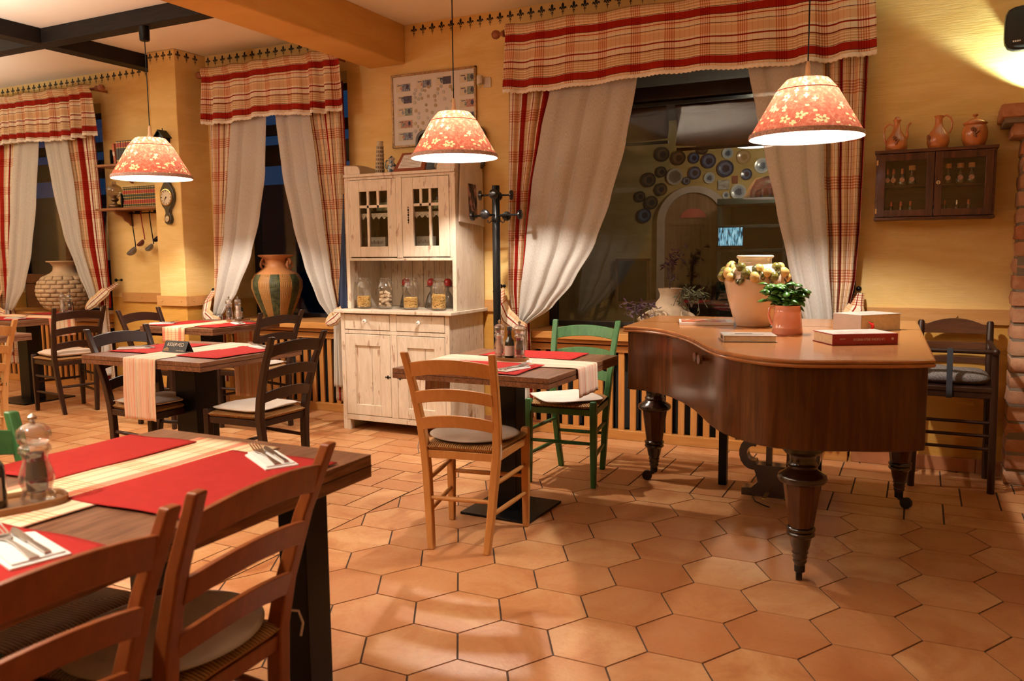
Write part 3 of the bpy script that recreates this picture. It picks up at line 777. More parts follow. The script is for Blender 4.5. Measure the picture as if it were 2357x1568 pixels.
c6 = chair('reddish dark chair below the green striped jar, right end of the rear table', M_dark, -4.43, 4.60, 84)
pad_on(c6, cushion('seat_cushion', 'cream seat pad with hanging ties on the reddish dark chair by the rear table', 'square', M_cream, 0.38, 0.38, 0.024, seed=5), 0, 0.04, rz=4)
c7 = chair('dark brown chair with a puffy pad at the far left table', M_dark, -6.376, 4.445, 77)
pad_on(c7, cushion('seat_cushion', 'puffy pinkish cream cushion on the dark chair at the far left table', 'square', plain('puffy_cushion', (0.66, 0.50, 0.40, 1), 0.92, spec=0.1, bump=0.3), 0.37, 0.37, 0.05, 0.35, seed=6), 0, 0.01)
c8 = chair('pale beech chair cut off by the left edge of the photo', M_beech2, -5.64, 3.19, 86)
pad_on(c8, cushion('seat_cushion', 'dark green seat pad on the pale beech chair at the left edge', 'square', M_greenc, 0.36, 0.36, 0.026, seed=7))
c9 = chair('cherry brown chair at the big near table, the one nearer its right corner', M_cherry, -1.437, 1.187, 93.5, 'cherry brown chairs at the near table')
pad_on(c9, cushion('seat_cushion', 'round grey seat pad on the near chair at the table corner', 'round', M_greyc, 0.43, 0.40, 0.03, seed=8))
c10 = chair('cherry brown chair at the big near table, cut off by the bottom left corner', M_cherry, -1.405, 0.745, 88, 'cherry brown chairs at the near table')
pad_on(c10, cushion('seat_cushion', 'grey seat pad on the chair in the bottom left corner', 'round', M_greyc, 0.40, 0.38, 0.028, seed=9))
c11 = chair('dark green chair behind the near table at the left edge of the photo', M_green, -1.868, 1.145, -90)

# high chair for a child by the brick pillar
def high_chair():
    t = thing('high_chair', 'tall dark wooden child chair between the piano and the brick pillar', 'high chair', (0.19, 5.0, 0), 0)
    P = lambda n, b, m=M_dark, bev=0.0, sm=True: b.build(n, m, t, sm, bev)
    for s in (-1, 1):
        b = MB(); b.tube([(s*0.185, 0.2, 0), (s*0.175, 0.19, 0.5), (s*0.17, 0.2, 0.875), (s*0.17, 0.2, 0.885)], [0.018, 0.019, 0.018, 0.012], 12); P('rear_leg', b)
        b = MB(); b.tube([(s*0.19, -0.12, 0), (s*0.18, -0.115, 0.74)], [0.0185, 0.0175], 12); P('front_leg', b)
        b = MB(); b.tube([(s*0.18, -0.13, 0.752), (s*0.17, 0.2, 0.775)], 0.013, 10); b.sphere((s*0.18, -0.135, 0.752), 0.019); P('armrest', b)
    for z, h in ((0.835, 0.085), (0.745, 0.04), (0.665, 0.035)):
        b = MB(); n = 12; it = []
        for k in range(n+1):
            q = -1+2*k/n; hh = h*(0.45+0.55*(1-q*q)) if h > 0.05 else h
            it.append(((q*0.165, 0.2+0.012*(1-q*q), z+(hh-h)/2+(0.02 if h > 0.05 else 0)), (0, 0.006, 0), (0, 0, hh/2)))
        b.sweep(it); P('back_slat', b, wood('dark_wood_cross', (0.05, 0.018, 0.008, 1), (0.13, 0.05, 0.02, 1), 0.35, 'X', 0.8, 0.3), 0.002, False)
    b = MB(); b.box(-0.19, 0.19, -0.13, 0.2, 0.535, 0.56); b.bar((-0.18, -0.115, 0.52), (0.18, -0.115, 0.52), 0.02, 0.035); P('seat', b, M_dark, 0.004, False)
    for z in (0.375, 0.305, 0.235):
        b = MB(); b.tube([(-0.185, -0.118, z), (0.185, -0.118, z)], 0.009, 8); P('front_stretcher', b)
    for s in (-1, 1):
        for z in (0.34, 0.2): b = MB(); b.tube([(s*0.185, -0.118, z), (s*0.18, 0.195, z)], 0.009, 8); P('side_stretcher', b)
    b = MB(); b.tube([(-0.18, -0.13, 0.75), (0.18, -0.13, 0.75)], 0.012, 10); P('front_bar', b)
    b = MB(); b.bar((-0.03, -0.14, 0.765), (-0.025, -0.135, 0.50), 0.028, 0.006); P('strap', b, plain('webbing', (0.03, 0.035, 0.045, 1), 0.8), 0, False)
    return t
high_chair()
M_tweed = plain('tweed', (0.20, 0.175, 0.165, 1), 0.95, spec=0.1, var=0.5, vs=160, bump=0.5)
hc = cushion('seat_cushion', 'tufted grey tweed cushion on the child high chair', 'square', M_tweed, 0.34, 0.27, 0.075, 0.4, ties=False, seed=10)
hc.location = (0.19, 5.055, 0.5605)

# ------------------------------------------------------------------ tables
def table(lab, x, y, w, d, th=0.048, col=0.11, base=0.19, rz=0, group='pedestal dining tables', cols=((0, 0),), mat=None, legs=()):
    t = thing('dining_table', lab, 'table', (x, y, 0), R(rz), group)
    b = MB(); b.box(-w/2, w/2, -d/2, d/2, 0.75-th, 0.75); b.build('tabletop', mat or M_walnut, t, bevel=0.002)
    b = MB()
    b.box(-w/2-0.0004, w/2+0.0004, -d/2-0.0004, d/2+0.0004, 0.75-th*0.52, 0.75-th*0.46); b.build('edge_groove', M_dark, t)
    for cx, cy in cols:
        b = MB(); b.box(cx-col/2, cx+col/2, cy-col/2, cy+col/2, 0.012, 0.75-th-0.006); b.build('pedestal', M_black, t, bevel=0.004)
        b = MB(); b.box(cx-base*0.8, cx+base*0.8, cy-base*0.8, cy+base*0.8, 0.75-th-0.008, 0.75-th); b.build('top_plate', M_black, t)
        b = MB(); b.box(cx-base, cx+base, cy-base, cy+base, 0, 0.012); b.build('base_plate', M_black, t, bevel=0.002)
    for lx, ly in legs:
        b = MB(); b.box(lx-0.045, lx+0.045, ly-0.045, ly+0.045, 0, 0.75-th); b.build('leg', M_black, t, bevel=0.003)
    return t
table('walnut pedestal table in the middle, between the orange chair and the green chair', -1.803, 3.606, 0.815, 0.855, rz=-1)
table('walnut pedestal table carrying the reserved sign', -3.67, 3.335, 0.90, 0.76, col=0.16, base=0.24)
table('walnut table behind the reserved table, below the wall pier', -4.967, 4.69, 0.76, 0.70, col=0.12, base=0.22)
table('walnut table at the far left by the first window', -7.16, 4.64, 0.86, 0.88, col=0.14, base=0.24)
table('pale topped table corner at the left edge behind the beech chair', -6.03, 3.26, 0.82, 0.80, col=0.13, base=0.22)
table('large thick dark walnut table in the near left corner', -1.712, 0.98, 0.80, 1.59, th=0.062, group=None, cols=(), legs=((0.29, 0.64), (-0.29, 0.64), (0.29, -0.64), (-0.29, -0.64)))

def placemat(lab, pts, z=0.7505, g='red placemats', seed=0):
    b = MB(); rnd = random.Random(seed); p1, p2 = rnd.uniform(0, 6), rnd.uniform(0, 6)
    A, B, C_, D = [Vector((*p, 0)) for p in pts]
    def fn(u, v):
        p = A.lerp(B, u).lerp(D.lerp(C_, u), v)
        e = 0.0035 if (u in (0, 1) or v in (0, 1)) else 0
        return (p.x+0.002*math.sin(9*v+p1), p.y+0.002*math.sin(8*u+p2), z+0.0018+0.0012*math.sin(7*u+p1)*math.sin(5*v+p2))
    b.grid(fn, 24, 24)
    return tag(b.build('placemat', M_red, None, True, solid=0.0016, angle=180), lab, 'placemat', g)
def runner(lab, axis, c, half, w, hang0, hang1, mat, z=0.7512, seed=0, ph=0.0):
    """strip over a table; axis 'x' or 'y'; c centre, half = half length of the top"""
    b = MB(); rnd = random.Random(seed); p1 = rnd.uniform(0, 6); r = 0.006
    path = []   # (s, offset along, z)
    n0 = max(1, int(hang0/0.02)); n1 = max(1, int(hang1/0.02))
    for k in range(n0):
        path.append((-half-r, z-hang0+(hang0-r)*k/n0))
    path += [(-half-r, z-r), (-half-r*0.3, z-r*0.3+0.001)]
    for k in range(1, 30): path.append((-half+2*half*k/30, z+0.0012))
    path += [(half+r*0.3, z-r*0.3+0.001), (half+r, z-r)]
    for k in range(1, n1+1): path.append((half+r, z-r-(hang1-r)*k/n1))
    if hang0 <= 0: path = [p for p in path if p[0] > -half]
    if hang1 <= 0: path = [p for p in path if p[0] < half]
    N = len(path)-1; L = [0]
    for (a, z0), (d, z1) in zip(path, path[1:]): L.append(L[-1]+math.hypot(d-a, z1-z0))
    def fn(u, v):
        k = int(round(v*N)); s, zz = path[k]; below = max(0, z-0.02-zz)
        q = (u-0.5)*w*(1-below*0.12); dz = 0.010*math.sin(3*PI*u+p1)*min(1, below*6)
        out = (1 if s > 0 else -1)*(abs(dz)+0.001) if below > 0 else 0
        wv = 0.0012*(1+math.sin(5*v*PI+u*4+p1)) if below <= 0 else 0
        if axis == 'x': return (c[0]+s+out, c[1]+q+ph*s, zz+wv)
        return (c[0]+q+ph*s, c[1]+s+out, zz+wv)
    b.grid(fn, 20, N, lambda u, v: (u*w, L[int(round(v*N))]))
    return tag(b.build('table_runner', mat, None, True, solid=0.0014, angle=180), lab, 'table runner', 'table runners')
# middle table
runner('pinkish striped runner on the middle table hanging beside the green chair', 'x', (-1.803, 3.600), 0.407, 0.25, 0.205, 0.135, M_runf, seed=1)
placemat('red placemat on the middle table nearest the orange beech chair', [(-2.05, 3.205), (-1.57, 3.19), (-1.58, 3.53), (-2.04, 3.525)], 0.7535, seed=1)
placemat('red placemat on the middle table nearest the green chair', [(-2.05, 3.735), (-1.535, 3.735), (-1.545, 4.02), (-2.04, 4.02)], 0.7535, seed=2)
# reserved table
runner('pink striped runner hanging long at the front of the reserved table', 'y', (-3.655, 3.335), 0.38, 0.245, 0.325, 0.33, M_runf, seed=3)
placemat('red placemat on the left half of the reserved table', [(-4.10, 3.10), (-3.79, 3.12), (-3.79, 3.58), (-4.10, 3.56)], 0.7535, seed=3)
placemat('red placemat on the right half of the reserved table', [(-3.56, 3.10), (-3.25, 3.09), (-3.24, 3.57), (-3.55, 3.58)], 0.7535, seed=4)
# rear table
runner('plaid runner hanging at the front of the rear table', 'y', (-4.98, 4.69), 0.35, 0.235, 0.115, 0.2, M_runp, seed=5)
placemat('red placemat at the left end of the rear table', [(-5.335, 4.39), (-5.10, 4.40), (-5.10, 4.86), (-5.335, 4.85)], 0.7535, seed=5)
placemat('red placemat at the right end of the rear table', [(-4.87, 4.43), (-4.61, 4.40), (-4.61, 4.86), (-4.87, 4.88)], 0.7535, seed=6)
# far left table
runner('cream runner across the far left table', 'x', (-7.16, 4.66), 0.43, 0.24, 0.15, 0.16, M_runp, seed=7)
placemat('red placemat at the back of the far left table near the window', [(-7.45, 4.84), (-6.95, 4.84), (-6.95, 5.12), (-7.45, 5.12)], 0.7535, seed=7)
placemat('red placemat at the front of the far left table', [(-7.35, 4.28), (-6.85, 4.28), (-6.85, 4.52), (-7.35, 4.52)], 0.7535, seed=8)
# near table
runner('cream and salmon striped runner lengthwise on the big near table', 'y', (-1.74, 1.07), 0.70, 0.31, 0, 0, M_runp, seed=9)
placemat('red placemat at the far left corner of the big near table', [(-2.10, 1.22), (-1.85, 1.215), (-1.845, 1.67), (-2.10, 1.655)], 0.7552, seed=9)
placemat('red placemat in front of the near corner chair, under napkin and fork', [(-1.68, 1.145), (-1.335, 1.155), (-1.325, 1.65), (-1.675, 1.635)], 0.7552, seed=10)
placemat('red placemat at the bottom left, under the second folded napkin', [(-1.66, 0.60), (-1.33, 0.60), (-1.33, 0.985), (-1.655, 0.98)], 0.7552, seed=11)
placemat('red placemat on the near table beside the green chair at the left edge', [(-2.10, 0.65), (-1.85, 0.65), (-1.85, 1.10), (-2.10, 1.10)], 0.7552, seed=12)

# ------------------------------------------------------------------ cutlery and napkins
def napkin(lab, x, y, rz, L=0.2, W=0.075, z=0.757):
    t = thing('paper_napkin', lab, 'napkin', (x, y, z), R(rz), 'folded napkins with cutlery')
    b = MB(); b.prism([(-L/2, -W/2), (L/2-0.03, -W/2), (L/2, 0), (L/2-0.03, W/2), (-L/2, W/2)], 0, 0.005); b.prism([(-L/2+0.01, -W/2+0.006), (L/2-0.05, -W/2+0.006), (L/2-0.02, W/2-0.01), (-L/2+0.01, W/2-0.006)], 0.005, 0.009)
    b.build('folded_paper', M_napkin, t, bevel=0.0015)
    f = thing('fork', lab.replace('white napkin', 'steel fork resting on the napkin'), 'fork', (x, y, z+0.0095), R(rz), 'forks')
    m = MB(); pts = [(-0.095, 0, 0.001), (-0.05, 0, 0.002), (0.0, 0, 0.004), (0.035, 0, 0.003), (0.05, 0, 0.004)]
    m.sweep([((p[0], 0.008, p[2]), (0, w, 0), (0, 0, 0.0012)) for p, w in zip(pts, (0.009, 0.006, 0.0035, 0.004, 0.010))])
    m.build('handle', M_steel, f, bevel=0.0006)
    m = MB()
    m.sweep([((0.050, 0.008, 0.004), (0, 0.011, 0), (0, 0, 0.001)), ((0.068, 0.008, 0.004), (0, 0.0125, 0), (0, 0, 0.001)), ((0.072, 0.008, 0.005), (0, 0.0125, 0), (0, 0, 0.001))])
    for k in range(4):
        yy = 0.008+(k-1.5)*0.0072; m.sweep([((0.07, yy, 0.005), (0, 0.0022, 0), (0, 0, 0.001)), ((0.105, yy, 0.012), (0, 0.0016, 0), (0, 0, 0.0008)), ((0.118, yy, 0.017), (0, 0.001, 0), (0, 0, 0.0006))])
    m.build('tines', M_steel, f)
    k = thing('table_knife', lab.replace('white napkin', 'steel knife resting on the napkin'), 'knife', (x, y, z+0.0095), R(rz), 'table knives')
    m = MB(); m.sweep([((-0.09, -0.016, 0.003), (0, 0.006, 0), (0, 0, 0.002)), ((0.0, -0.016, 0.003), (0, 0.005, 0), (0, 0, 0.002))]); m.build('handle', M_steel, k, bevel=0.001)
    m = MB(); m.sweep([((0.0, -0.016, 0.003), (0, 0.007, 0), (0, 0, 0.0008)), ((0.08, -0.017, 0.003), (0, 0.009, 0), (0, 0, 0.0006)), ((0.108, -0.022, 0.003), (0, 0.002, 0), (0, 0, 0.0005))]); m.build('blade', M_steel, k)
napkin('white napkin on the near placemat of the middle table', -1.645, 3.335, 75)
napkin('white napkin at the right end of the reserved table', -3.39, 3.55, 158)
napkin('white napkin at the left end of the reserved table', -4.03, 3.24, 40)
napkin('white napkin at the left end of the rear table', -5.28, 4.50, 50)
napkin('white napkin at the right end of the rear table', -4.72, 4.72, 150)
napkin('white napkin behind the puffy chair on the far left table', -6.98, 4.42, 10)
napkin('white napkin on the near table by the corner chair', -1.505, 1.595, 150, 0.21, 0.085)
napkin('white napkin in the bottom left corner on the near table', -1.46, 0.90, 165, 0.21, 0.1)

# ------------------------------------------------------------------ mills, oil bottles, trays
MP = [(0.0265, 0), (0.029, 0.004), (0.029, 0.016), (0.024, 0.024), (0.025, 0.032), (0.029, 0.045), (0.030, 0.055), (0.026, 0.072), (0.0205, 0.092), (0.0215, 0.104), (0.027, 0.112), (0.027, 0.120), (0.023, 0.126)]
M_pepper = plain('peppercorns', (0.012, 0.008, 0.006, 1), 0.7, var=0.6, vs=220)
M_salt = plain('salt_grains', (0.78, 0.68, 0.58, 1), 0.7, var=0.15, vs=200)
def mill(lab, x, y, pepper, z=0.7605, s=1.0, sr=1.0):
    t = thing('pepper_mill' if pepper else 'salt_mill', lab, 'mill', (x, y, z), 0, 'clear acrylic mills')
    S_ = lambda pr: [(r*s*sr, zz*s) for r, zz in pr]
    b = MB(); b.lathe(S_(MP), 20); b.build('body', M_acryl, t, True, angle=60)
    b = MB(); top = 0.118 if not pepper else 0.108
    b.lathe(S_([(0.017, 0.026), (0.018, 0.05), (0.0165, 0.07), (0.014, 0.09), (0.015, top)]), 14); b.build('filling', M_pepper if pepper else M_salt, t, True)
    b = MB(); b.lathe(S_([(0.022, 0.129), (0.026, 0.134), (0.029, 0.146), (0.027, 0.160), (0.018, 0.170), (0.008, 0.174)]), 20); b.build('head', M_acryl, t, True, angle=60)
    b = MB(); b.lathe(S_([(0.004, 0.172), (0.004, 0.178), (0.0075, 0.182), (0.0075, 0.188), (0.003, 0.193), (0.0005, 0.195)]), 12); b.build('knob', M_steel, t, True)
    b = MB(); b.lathe(S_([(0.013, 0.003), (0.013, 0.022)]), 12); b.build('grinder', plain('grinder_red', (0.4, 0.03, 0.02, 1), 0.5) if pepper and sr == 1.0 else M_steel, t, True)
def oil(lab, x, y, z=0.7605):
    t = thing('oil_bottle', lab, 'bottle', (x, y, z), 0, 'small dark oil bottles')
    b = MB(); b.lathe([(0.022, 0), (0.0245, 0.004), (0.0245, 0.075), (0.022, 0.092), (0.012, 0.108), (0.0105, 0.118), (0.0105, 0.142), (0.012, 0.144), (0.012, 0.152)], 18); b.build('glass_body', plain('dark_bottle_glass', (0.008, 0.010, 0.006, 1), 0.08, coat=1.0), t, True)
    b = MB(); b.lathe([(0.0122, 0.143), (0.0122, 0.161), (0.011, 0.163)], 16); b.build('cap', plain('black_cap', (0.02, 0.02, 0.015, 1), 0.4), t, True)
    b = MB(); rs = []
    for zz in (0.018, 0.068): rs.append([(0.0248*math.cos(R(a)), 0.0248*math.sin(R(a)), zz) for a in range(-160, 10, 12)])
    b.rings(rs, False, False); b.build('label', plain('bottle_label', (0.62, 0.56, 0.52, 1), 0.7), t, True)
def tray(lab, x, y, rz, L=0.2, W=0.095, z=0.753):
    t = thing('wooden_tray', lab, 'tray', (x, y, z), R(rz), 'oval wooden condiment trays')
    b = MB(); n = 40; 
    def el(f, zz):
        out = []
        for k in range(n):
            a = 2*PI*k/n; p = 3.0; r = 1/((abs(math.cos(a))**p+abs(math.sin(a))**p)**(1/p)); out.append((r*math.cos(a)*(L/2-f), r*math.sin(a)*(W/2-f), zz))
        return out
    b.rings([el(0.002, 0), el(0, 0.004), el(0, 0.016), el(0.003, 0.018), el(0.006, 0.016), el(0.008, 0.006), el(0.02, 0.0055)])
    b.build('tray_body', wood('tray_wood', (0.22, 0.09, 0.03, 1), (0.36, 0.17, 0.06, 1), 0.4, 'X', 1), t, True, angle=50)
tray('oval wooden tray with mills on the middle table', -1.812, 3.625, -8)
mill('clear mill of white salt on the middle table tray, left of the bottle', -1.870, 3.622, False)
mill('clear mill of dark pepper on the middle table tray, right of the bottle', -1.752, 3.607, True)
oil('small dark bottle with a pale label between the two mills on the middle table', -1.812, 3.617)
tray('wooden tray with mills at the back of the rear table', -4.93, 4.94, 80)
mill('mill of dark pepper on the rear table, left of its pair', -4.985, 4.90, True)
mill('mill of white salt on the rear table, right of its pair', -4.905, 4.915, False)
oil('small dark bottle behind the mills on the rear table', -4.95, 4.985)
tray('wooden tray with mills at the back of the far left table', -7.12, 5.02, 80)
mill('mill of white salt before the pale woven jar, far left table', -7.175, 4.99, False)
mill('mill of dark pepper before the pale woven jar, far left table', -7.075, 4.99, True)
oil('small dark bottle between the mills on the far left table', -7.115, 5.03)
tray('wooden tray on the big near table at the left edge', -1.735, 1.055, 66, 0.22, 0.13)
mill('large clear mill of black pepper in the near left foreground', -1.705, 1.098, True, s=1.0, sr=1.2)
oil('dark bottle with a pale label at the left edge, next to the large mill', -1.745, 1.028)

# reserved sign: folded card tent
def sign():
    t = thing('reserved_sign', 'black folded tent card reading RESERVED on the left centre table', 'sign', (-3.68, 3.225, 0.754), R(2))
    M = plain('black_card', (0.012, 0.012, 0.013, 1), 0.5)
    b = MB(); b.sweep([((-0.085, -0.03, 0.0), (0, 0, 0), (0, 0.0008, 0.0004)), ((0.085, -0.03, 0.0), (0, 0, 0), (0, 0.0008, 0.0004))])
    b = MB(); v = [(-0.085, -0.032, 0), (0.085, -0.032, 0), (0.085, 0, 0.062), (-0.085, 0, 0.062)]; b.add(v, [(0, 1, 2, 3)]); b.build('front_panel', M, t, solid=0.0014)
    b = MB(); v = [(0.085, 0.032, 0), (-0.085, 0.032, 0), (-0.085, 0, 0.062), (0.085, 0, 0.062)]; b.add(v, [(0, 1, 2, 3)]); b.build('rear_panel', M, t, solid=0.0014)
    W = plain('cream_print', (0.88, 0.84, 0.76, 1), 0.7); G = plain('gold_print', (0.55, 0.38, 0.2, 1), 0.6)
    rx = math.atan2(0.062, 0.032)
    def at(z, dx): return (dx, -0.032+z/0.062*0.032-0.0024, z+0.0012)
    text('lettering', 'RESERVED', 0.029, W, t, at(0.041, 0), (rx, 0, 0), sx=0.95)
    b = MB()
    for dx, w, z in ((-0.058, 0.008, 0.026), (-0.058, 0.018, 0.019), (-0.058, 0.021, 0.012)):
        p = at(z, dx); b.box(p[0]-w, p[0]+w, p[1]-0.0006, p[1]-0.0002, z-0.0022, z+0.0022)
    b.build('gold_emblem', G, t)
    b = MB()
    for k in range(10):
        p = at(0.011, 0.018+k*0.0058); b.box(p[0]-0.0022, p[0]+0.0022, p[1]-0.0006, p[1]-0.0002, 0.0095, 0.0125+(k % 3)*0.0006)
    b.build('small_print', W, t)
sign()
# ------------------------------------------------------------------ grand piano
PZ = 0.922
OUT = [(.062, 3.05), (-.018, 2.995), (-.10, 2.955), (-.187, 2.925), (-.27, 2.89), (-.358, 2.868), (-.43, 2.872), (-.486, 2.892), (-.545, 2.93), (-.60, 2.977), (-.645, 3.025), (-.683, 3.078), (-.722, 3.145), (-.758, 3.217), (-.815, 3.34), (-.871, 3.455), (-.93, 3.555), (-.986, 3.637), (-1.05, 3.72), (-1.117, 3.78), (-1.18, 3.82), (-1.24, 3.838), (-1.30, 3.835), (-1.335, 4.55), (-0.65, 4.60), (0.0, 4.634)]
def inset(pts, d):
    n = len(pts); out = []
    ar = sum(pts[i][0]*pts[(i+1) % n][1]-pts[(i+1) % n][0]*pts[i][1] for i in range(n)); sg = 1 if ar > 0 else -1
    for i in range(n):
        a, p, c = Vector(pts[i-1]), Vector(pts[i]), Vector(pts[(i+1) % n])
        n1 = Vector((-(p-a).y, (p-a).x)).normalized(); n2 = Vector((-(c-p).y, (c-p).x)).normalized(); m = (n1+n2)
        m = m/max(0.5, m.length_squared/2) if m.length > 0.1 else n1
        out.append((p.x+m.x*d*sg, p.y+m.y*d*sg))
    return out
def piano():
    M_pw = wood('piano_walnut', (0.038, 0.010, 0.0022, 1), (0.125, 0.036, 0.008, 1), 0.2, 'Z', 1.1, 0.28, contrast=0.9)  # case tone lowered to hold the shade below the lid
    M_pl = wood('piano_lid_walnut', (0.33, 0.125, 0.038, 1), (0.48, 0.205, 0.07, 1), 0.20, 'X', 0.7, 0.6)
    M_pd = plain('piano_leg_wood', (0.022, 0.008, 0.0035, 1), 0.22, coat=0.5, var=0.4, vs=12)
    t = thing('grand_piano', 'old walnut grand piano used as a sideboard under the wide window', 'piano', (0, 0, 0), 0)
    body = [Vector(p) for p in inset(OUT, 0.022)]
    # refined outline so the bent side reads as one curve
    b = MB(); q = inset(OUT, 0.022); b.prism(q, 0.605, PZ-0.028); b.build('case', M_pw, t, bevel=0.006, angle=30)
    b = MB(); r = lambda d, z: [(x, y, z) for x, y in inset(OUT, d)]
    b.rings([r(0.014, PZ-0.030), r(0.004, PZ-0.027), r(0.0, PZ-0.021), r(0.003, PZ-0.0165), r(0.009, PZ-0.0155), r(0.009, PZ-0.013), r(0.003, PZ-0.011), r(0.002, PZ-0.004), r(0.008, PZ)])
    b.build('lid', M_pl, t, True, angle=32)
    b = MB(); b.box(-1.29, 0.02, 4.135, 4.137, PZ, PZ+0.0006); b.build('lid_seam', M_pd, t)
    # knob on the bent side (two screw knobs)
    b = MB(); d = Vector((-0.84, -0.54, 0)).normalized()
    for k, (x, y) in enumerate(((-0.742, 3.25), (-0.775, 3.32))):
        b = MB(); p = Vector((x, y, 0.858)); b.tube([p, p+d*0.03, p+d*0.031, p+d*0.042], [0.007, 0.007, 0.021, 0.019], 14); b.build('case_knob', M_pw, t, True)
    def leg(x, y, a, caster=True, blk=0.0, big=False):
        b = MB()
        b.lathe([(0.075, 0.605), (0.075, 0.590), (0.055, 0.575), (0.058, 0.552), (0.073, 0.545), (0.076, 0.530), (0.066, 0.518), (0.050, 0.512), (0.047, 0.485), (0.056, 0.472), (0.053, 0.462), (0.060, 0.452), (0.088, 0.435), (0.092, 0.420), (0.085, 0.408), (0.072, 0.404)][::-1], 28, (x, y, 0))
        lg = b.build('leg', M_pd, t, True, angle=50)
        b = MB(); b.lathe([(0.047, 0.225), (0.072, 0.405)], 8, (x, y, 0)); b.build('leg_facets', M_pw, lg, bevel=0.004)
        b = MB(); b.lathe([(0.020, 0.075), (0.023, 0.085), (0.027, 0.092), (0.024, 0.1), (0.029, 0.108), (0.026, 0.118), (0.031, 0.126), (0.028, 0.135), (0.034, 0.148), (0.036, 0.16), (0.041, 0.185), (0.044, 0.19), (0.053, 0.197), (0.053, 0.206), (0.046, 0.212), (0.054, 0.217), (0.054, 0.226), (0.047, 0.232)], 24, (x, y, 0)); b.build('leg_turning', M_pd, lg, True, angle=50)
        b = MB(); c, s = math.cos(R(a)), math.sin(R(a)); ox = 0.038
        b.lathe([(0.012, 0.045), (0.020, 0.05), (0.0205, 0.078)], 14, (x, y, 0)); b.bar((x, y, 0.05), (x+c*ox, y+s*ox, 0.034), 0.014, 0.02)
        hx, hy = -s*0.011, c*0.011
        b.tube([(x+c*ox-hx, y+s*ox-hy, 0.028), (x+c*ox+hx, y+s*ox+hy, 0.028)], 0.0275, 20)
        b.build('caster', plain('iron_caster', (0.02, 0.016, 0.013, 1), 0.45, 0.6), lg, True, angle=40)
    leg(-0.372, 3.235, 100); leg(-1.30, 4.40, 195); leg(-0.05, 4.44, -25)
    # wooden boss under the tail and pedal lyre
    b = MB(); b.rings([[(-0.372+a*math.cos(2*PI*k/28), 3.26+c*math.sin(2*PI*k/28), z) for k in range(28)] for a, c, z in ((0.10, 0.07, 0.595), (0.18, 0.12, 0.612), (0.19, 0.13, 0.63))]); b.build('leg_block', wood('boss_wood', (0.10, 0.04, 0.015, 1), (0.20, 0.09, 0.035, 1), 0.4, 'X'), t, True)
    b = MB()
    for s in (-1, 1):
        q_ = [(-0.60+s*(0.125+0.052*math.cos(R(a))), 4.25, 0.255+0.062*math.sin(R(a))) for a in range(-110, 121, 20)]
        b.sweep([(p, (0, 0.035, 0), ((p[0]+0.60-s*0.125)*0.38, 0, (p[2]-0.255)*0.38)) for p in q_])
        b.bar((-0.60+s*0.05, 4.25, 0.16), (-0.60+s*0.05, 4.25, 0.605), 0.03, 0.03)
    b.prism([(-0.78, 0.035), (-0.42, 0.035), (-0.42, 0.072), (-0.47, 0.078), (-0.50, 0.11), (-0.49, 0.15), (-0.47, 0.20), (-0.73, 0.20), (-0.71, 0.15), (-0.70, 0.11), (-0.73, 0.078), (-0.78, 0.072)], 4.21, 4.29, 'Y')
    b.build('pedal_lyre', M_pd, t, True, bevel=0.0, angle=40)
    b = MB(); b.box(-0.66, -0.64, 4.10, 4.21, 0.055, 0.062); b.box(-0.56, -0.54, 4.10, 4.21, 0.055, 0.062); b.build('pedal', M_brass, t, bevel=0.003)
    b = MB(); b.box(-1.27, 0.0, 4.42, 4.52, 0.61, 0.70); b.build('key_slip', M_pw, t)
    return t
piano()
# two straight dark props standing under the case
for (x, y, lb) in ((-0.931, 4.48, 'thin dark square post standing under the piano, nearer the left leg'), (-0.449, 4.55, 'dark square post under the piano behind the front leg')):
    b = MB(); b.box(x-0.022, x+0.022, y-0.022, y+0.022, 0, 0.605); tag(b.build('support_post', M_black, bevel=0.002), lb, 'post', 'posts under the piano')
# thin cable on the floor
b = MB(); b.tube([(-0.69, 4.40, 0.006), (-0.74, 4.30, 0.004), (-0.71, 4.22, 0.004), (-0.66, 4.17, 0.004), (-0.63, 4.15, 0.004)], 0.003, 6)
tag(b.build('cable', M_black, smooth=True), 'thin black cable on the floor tiles under the piano', 'cable')

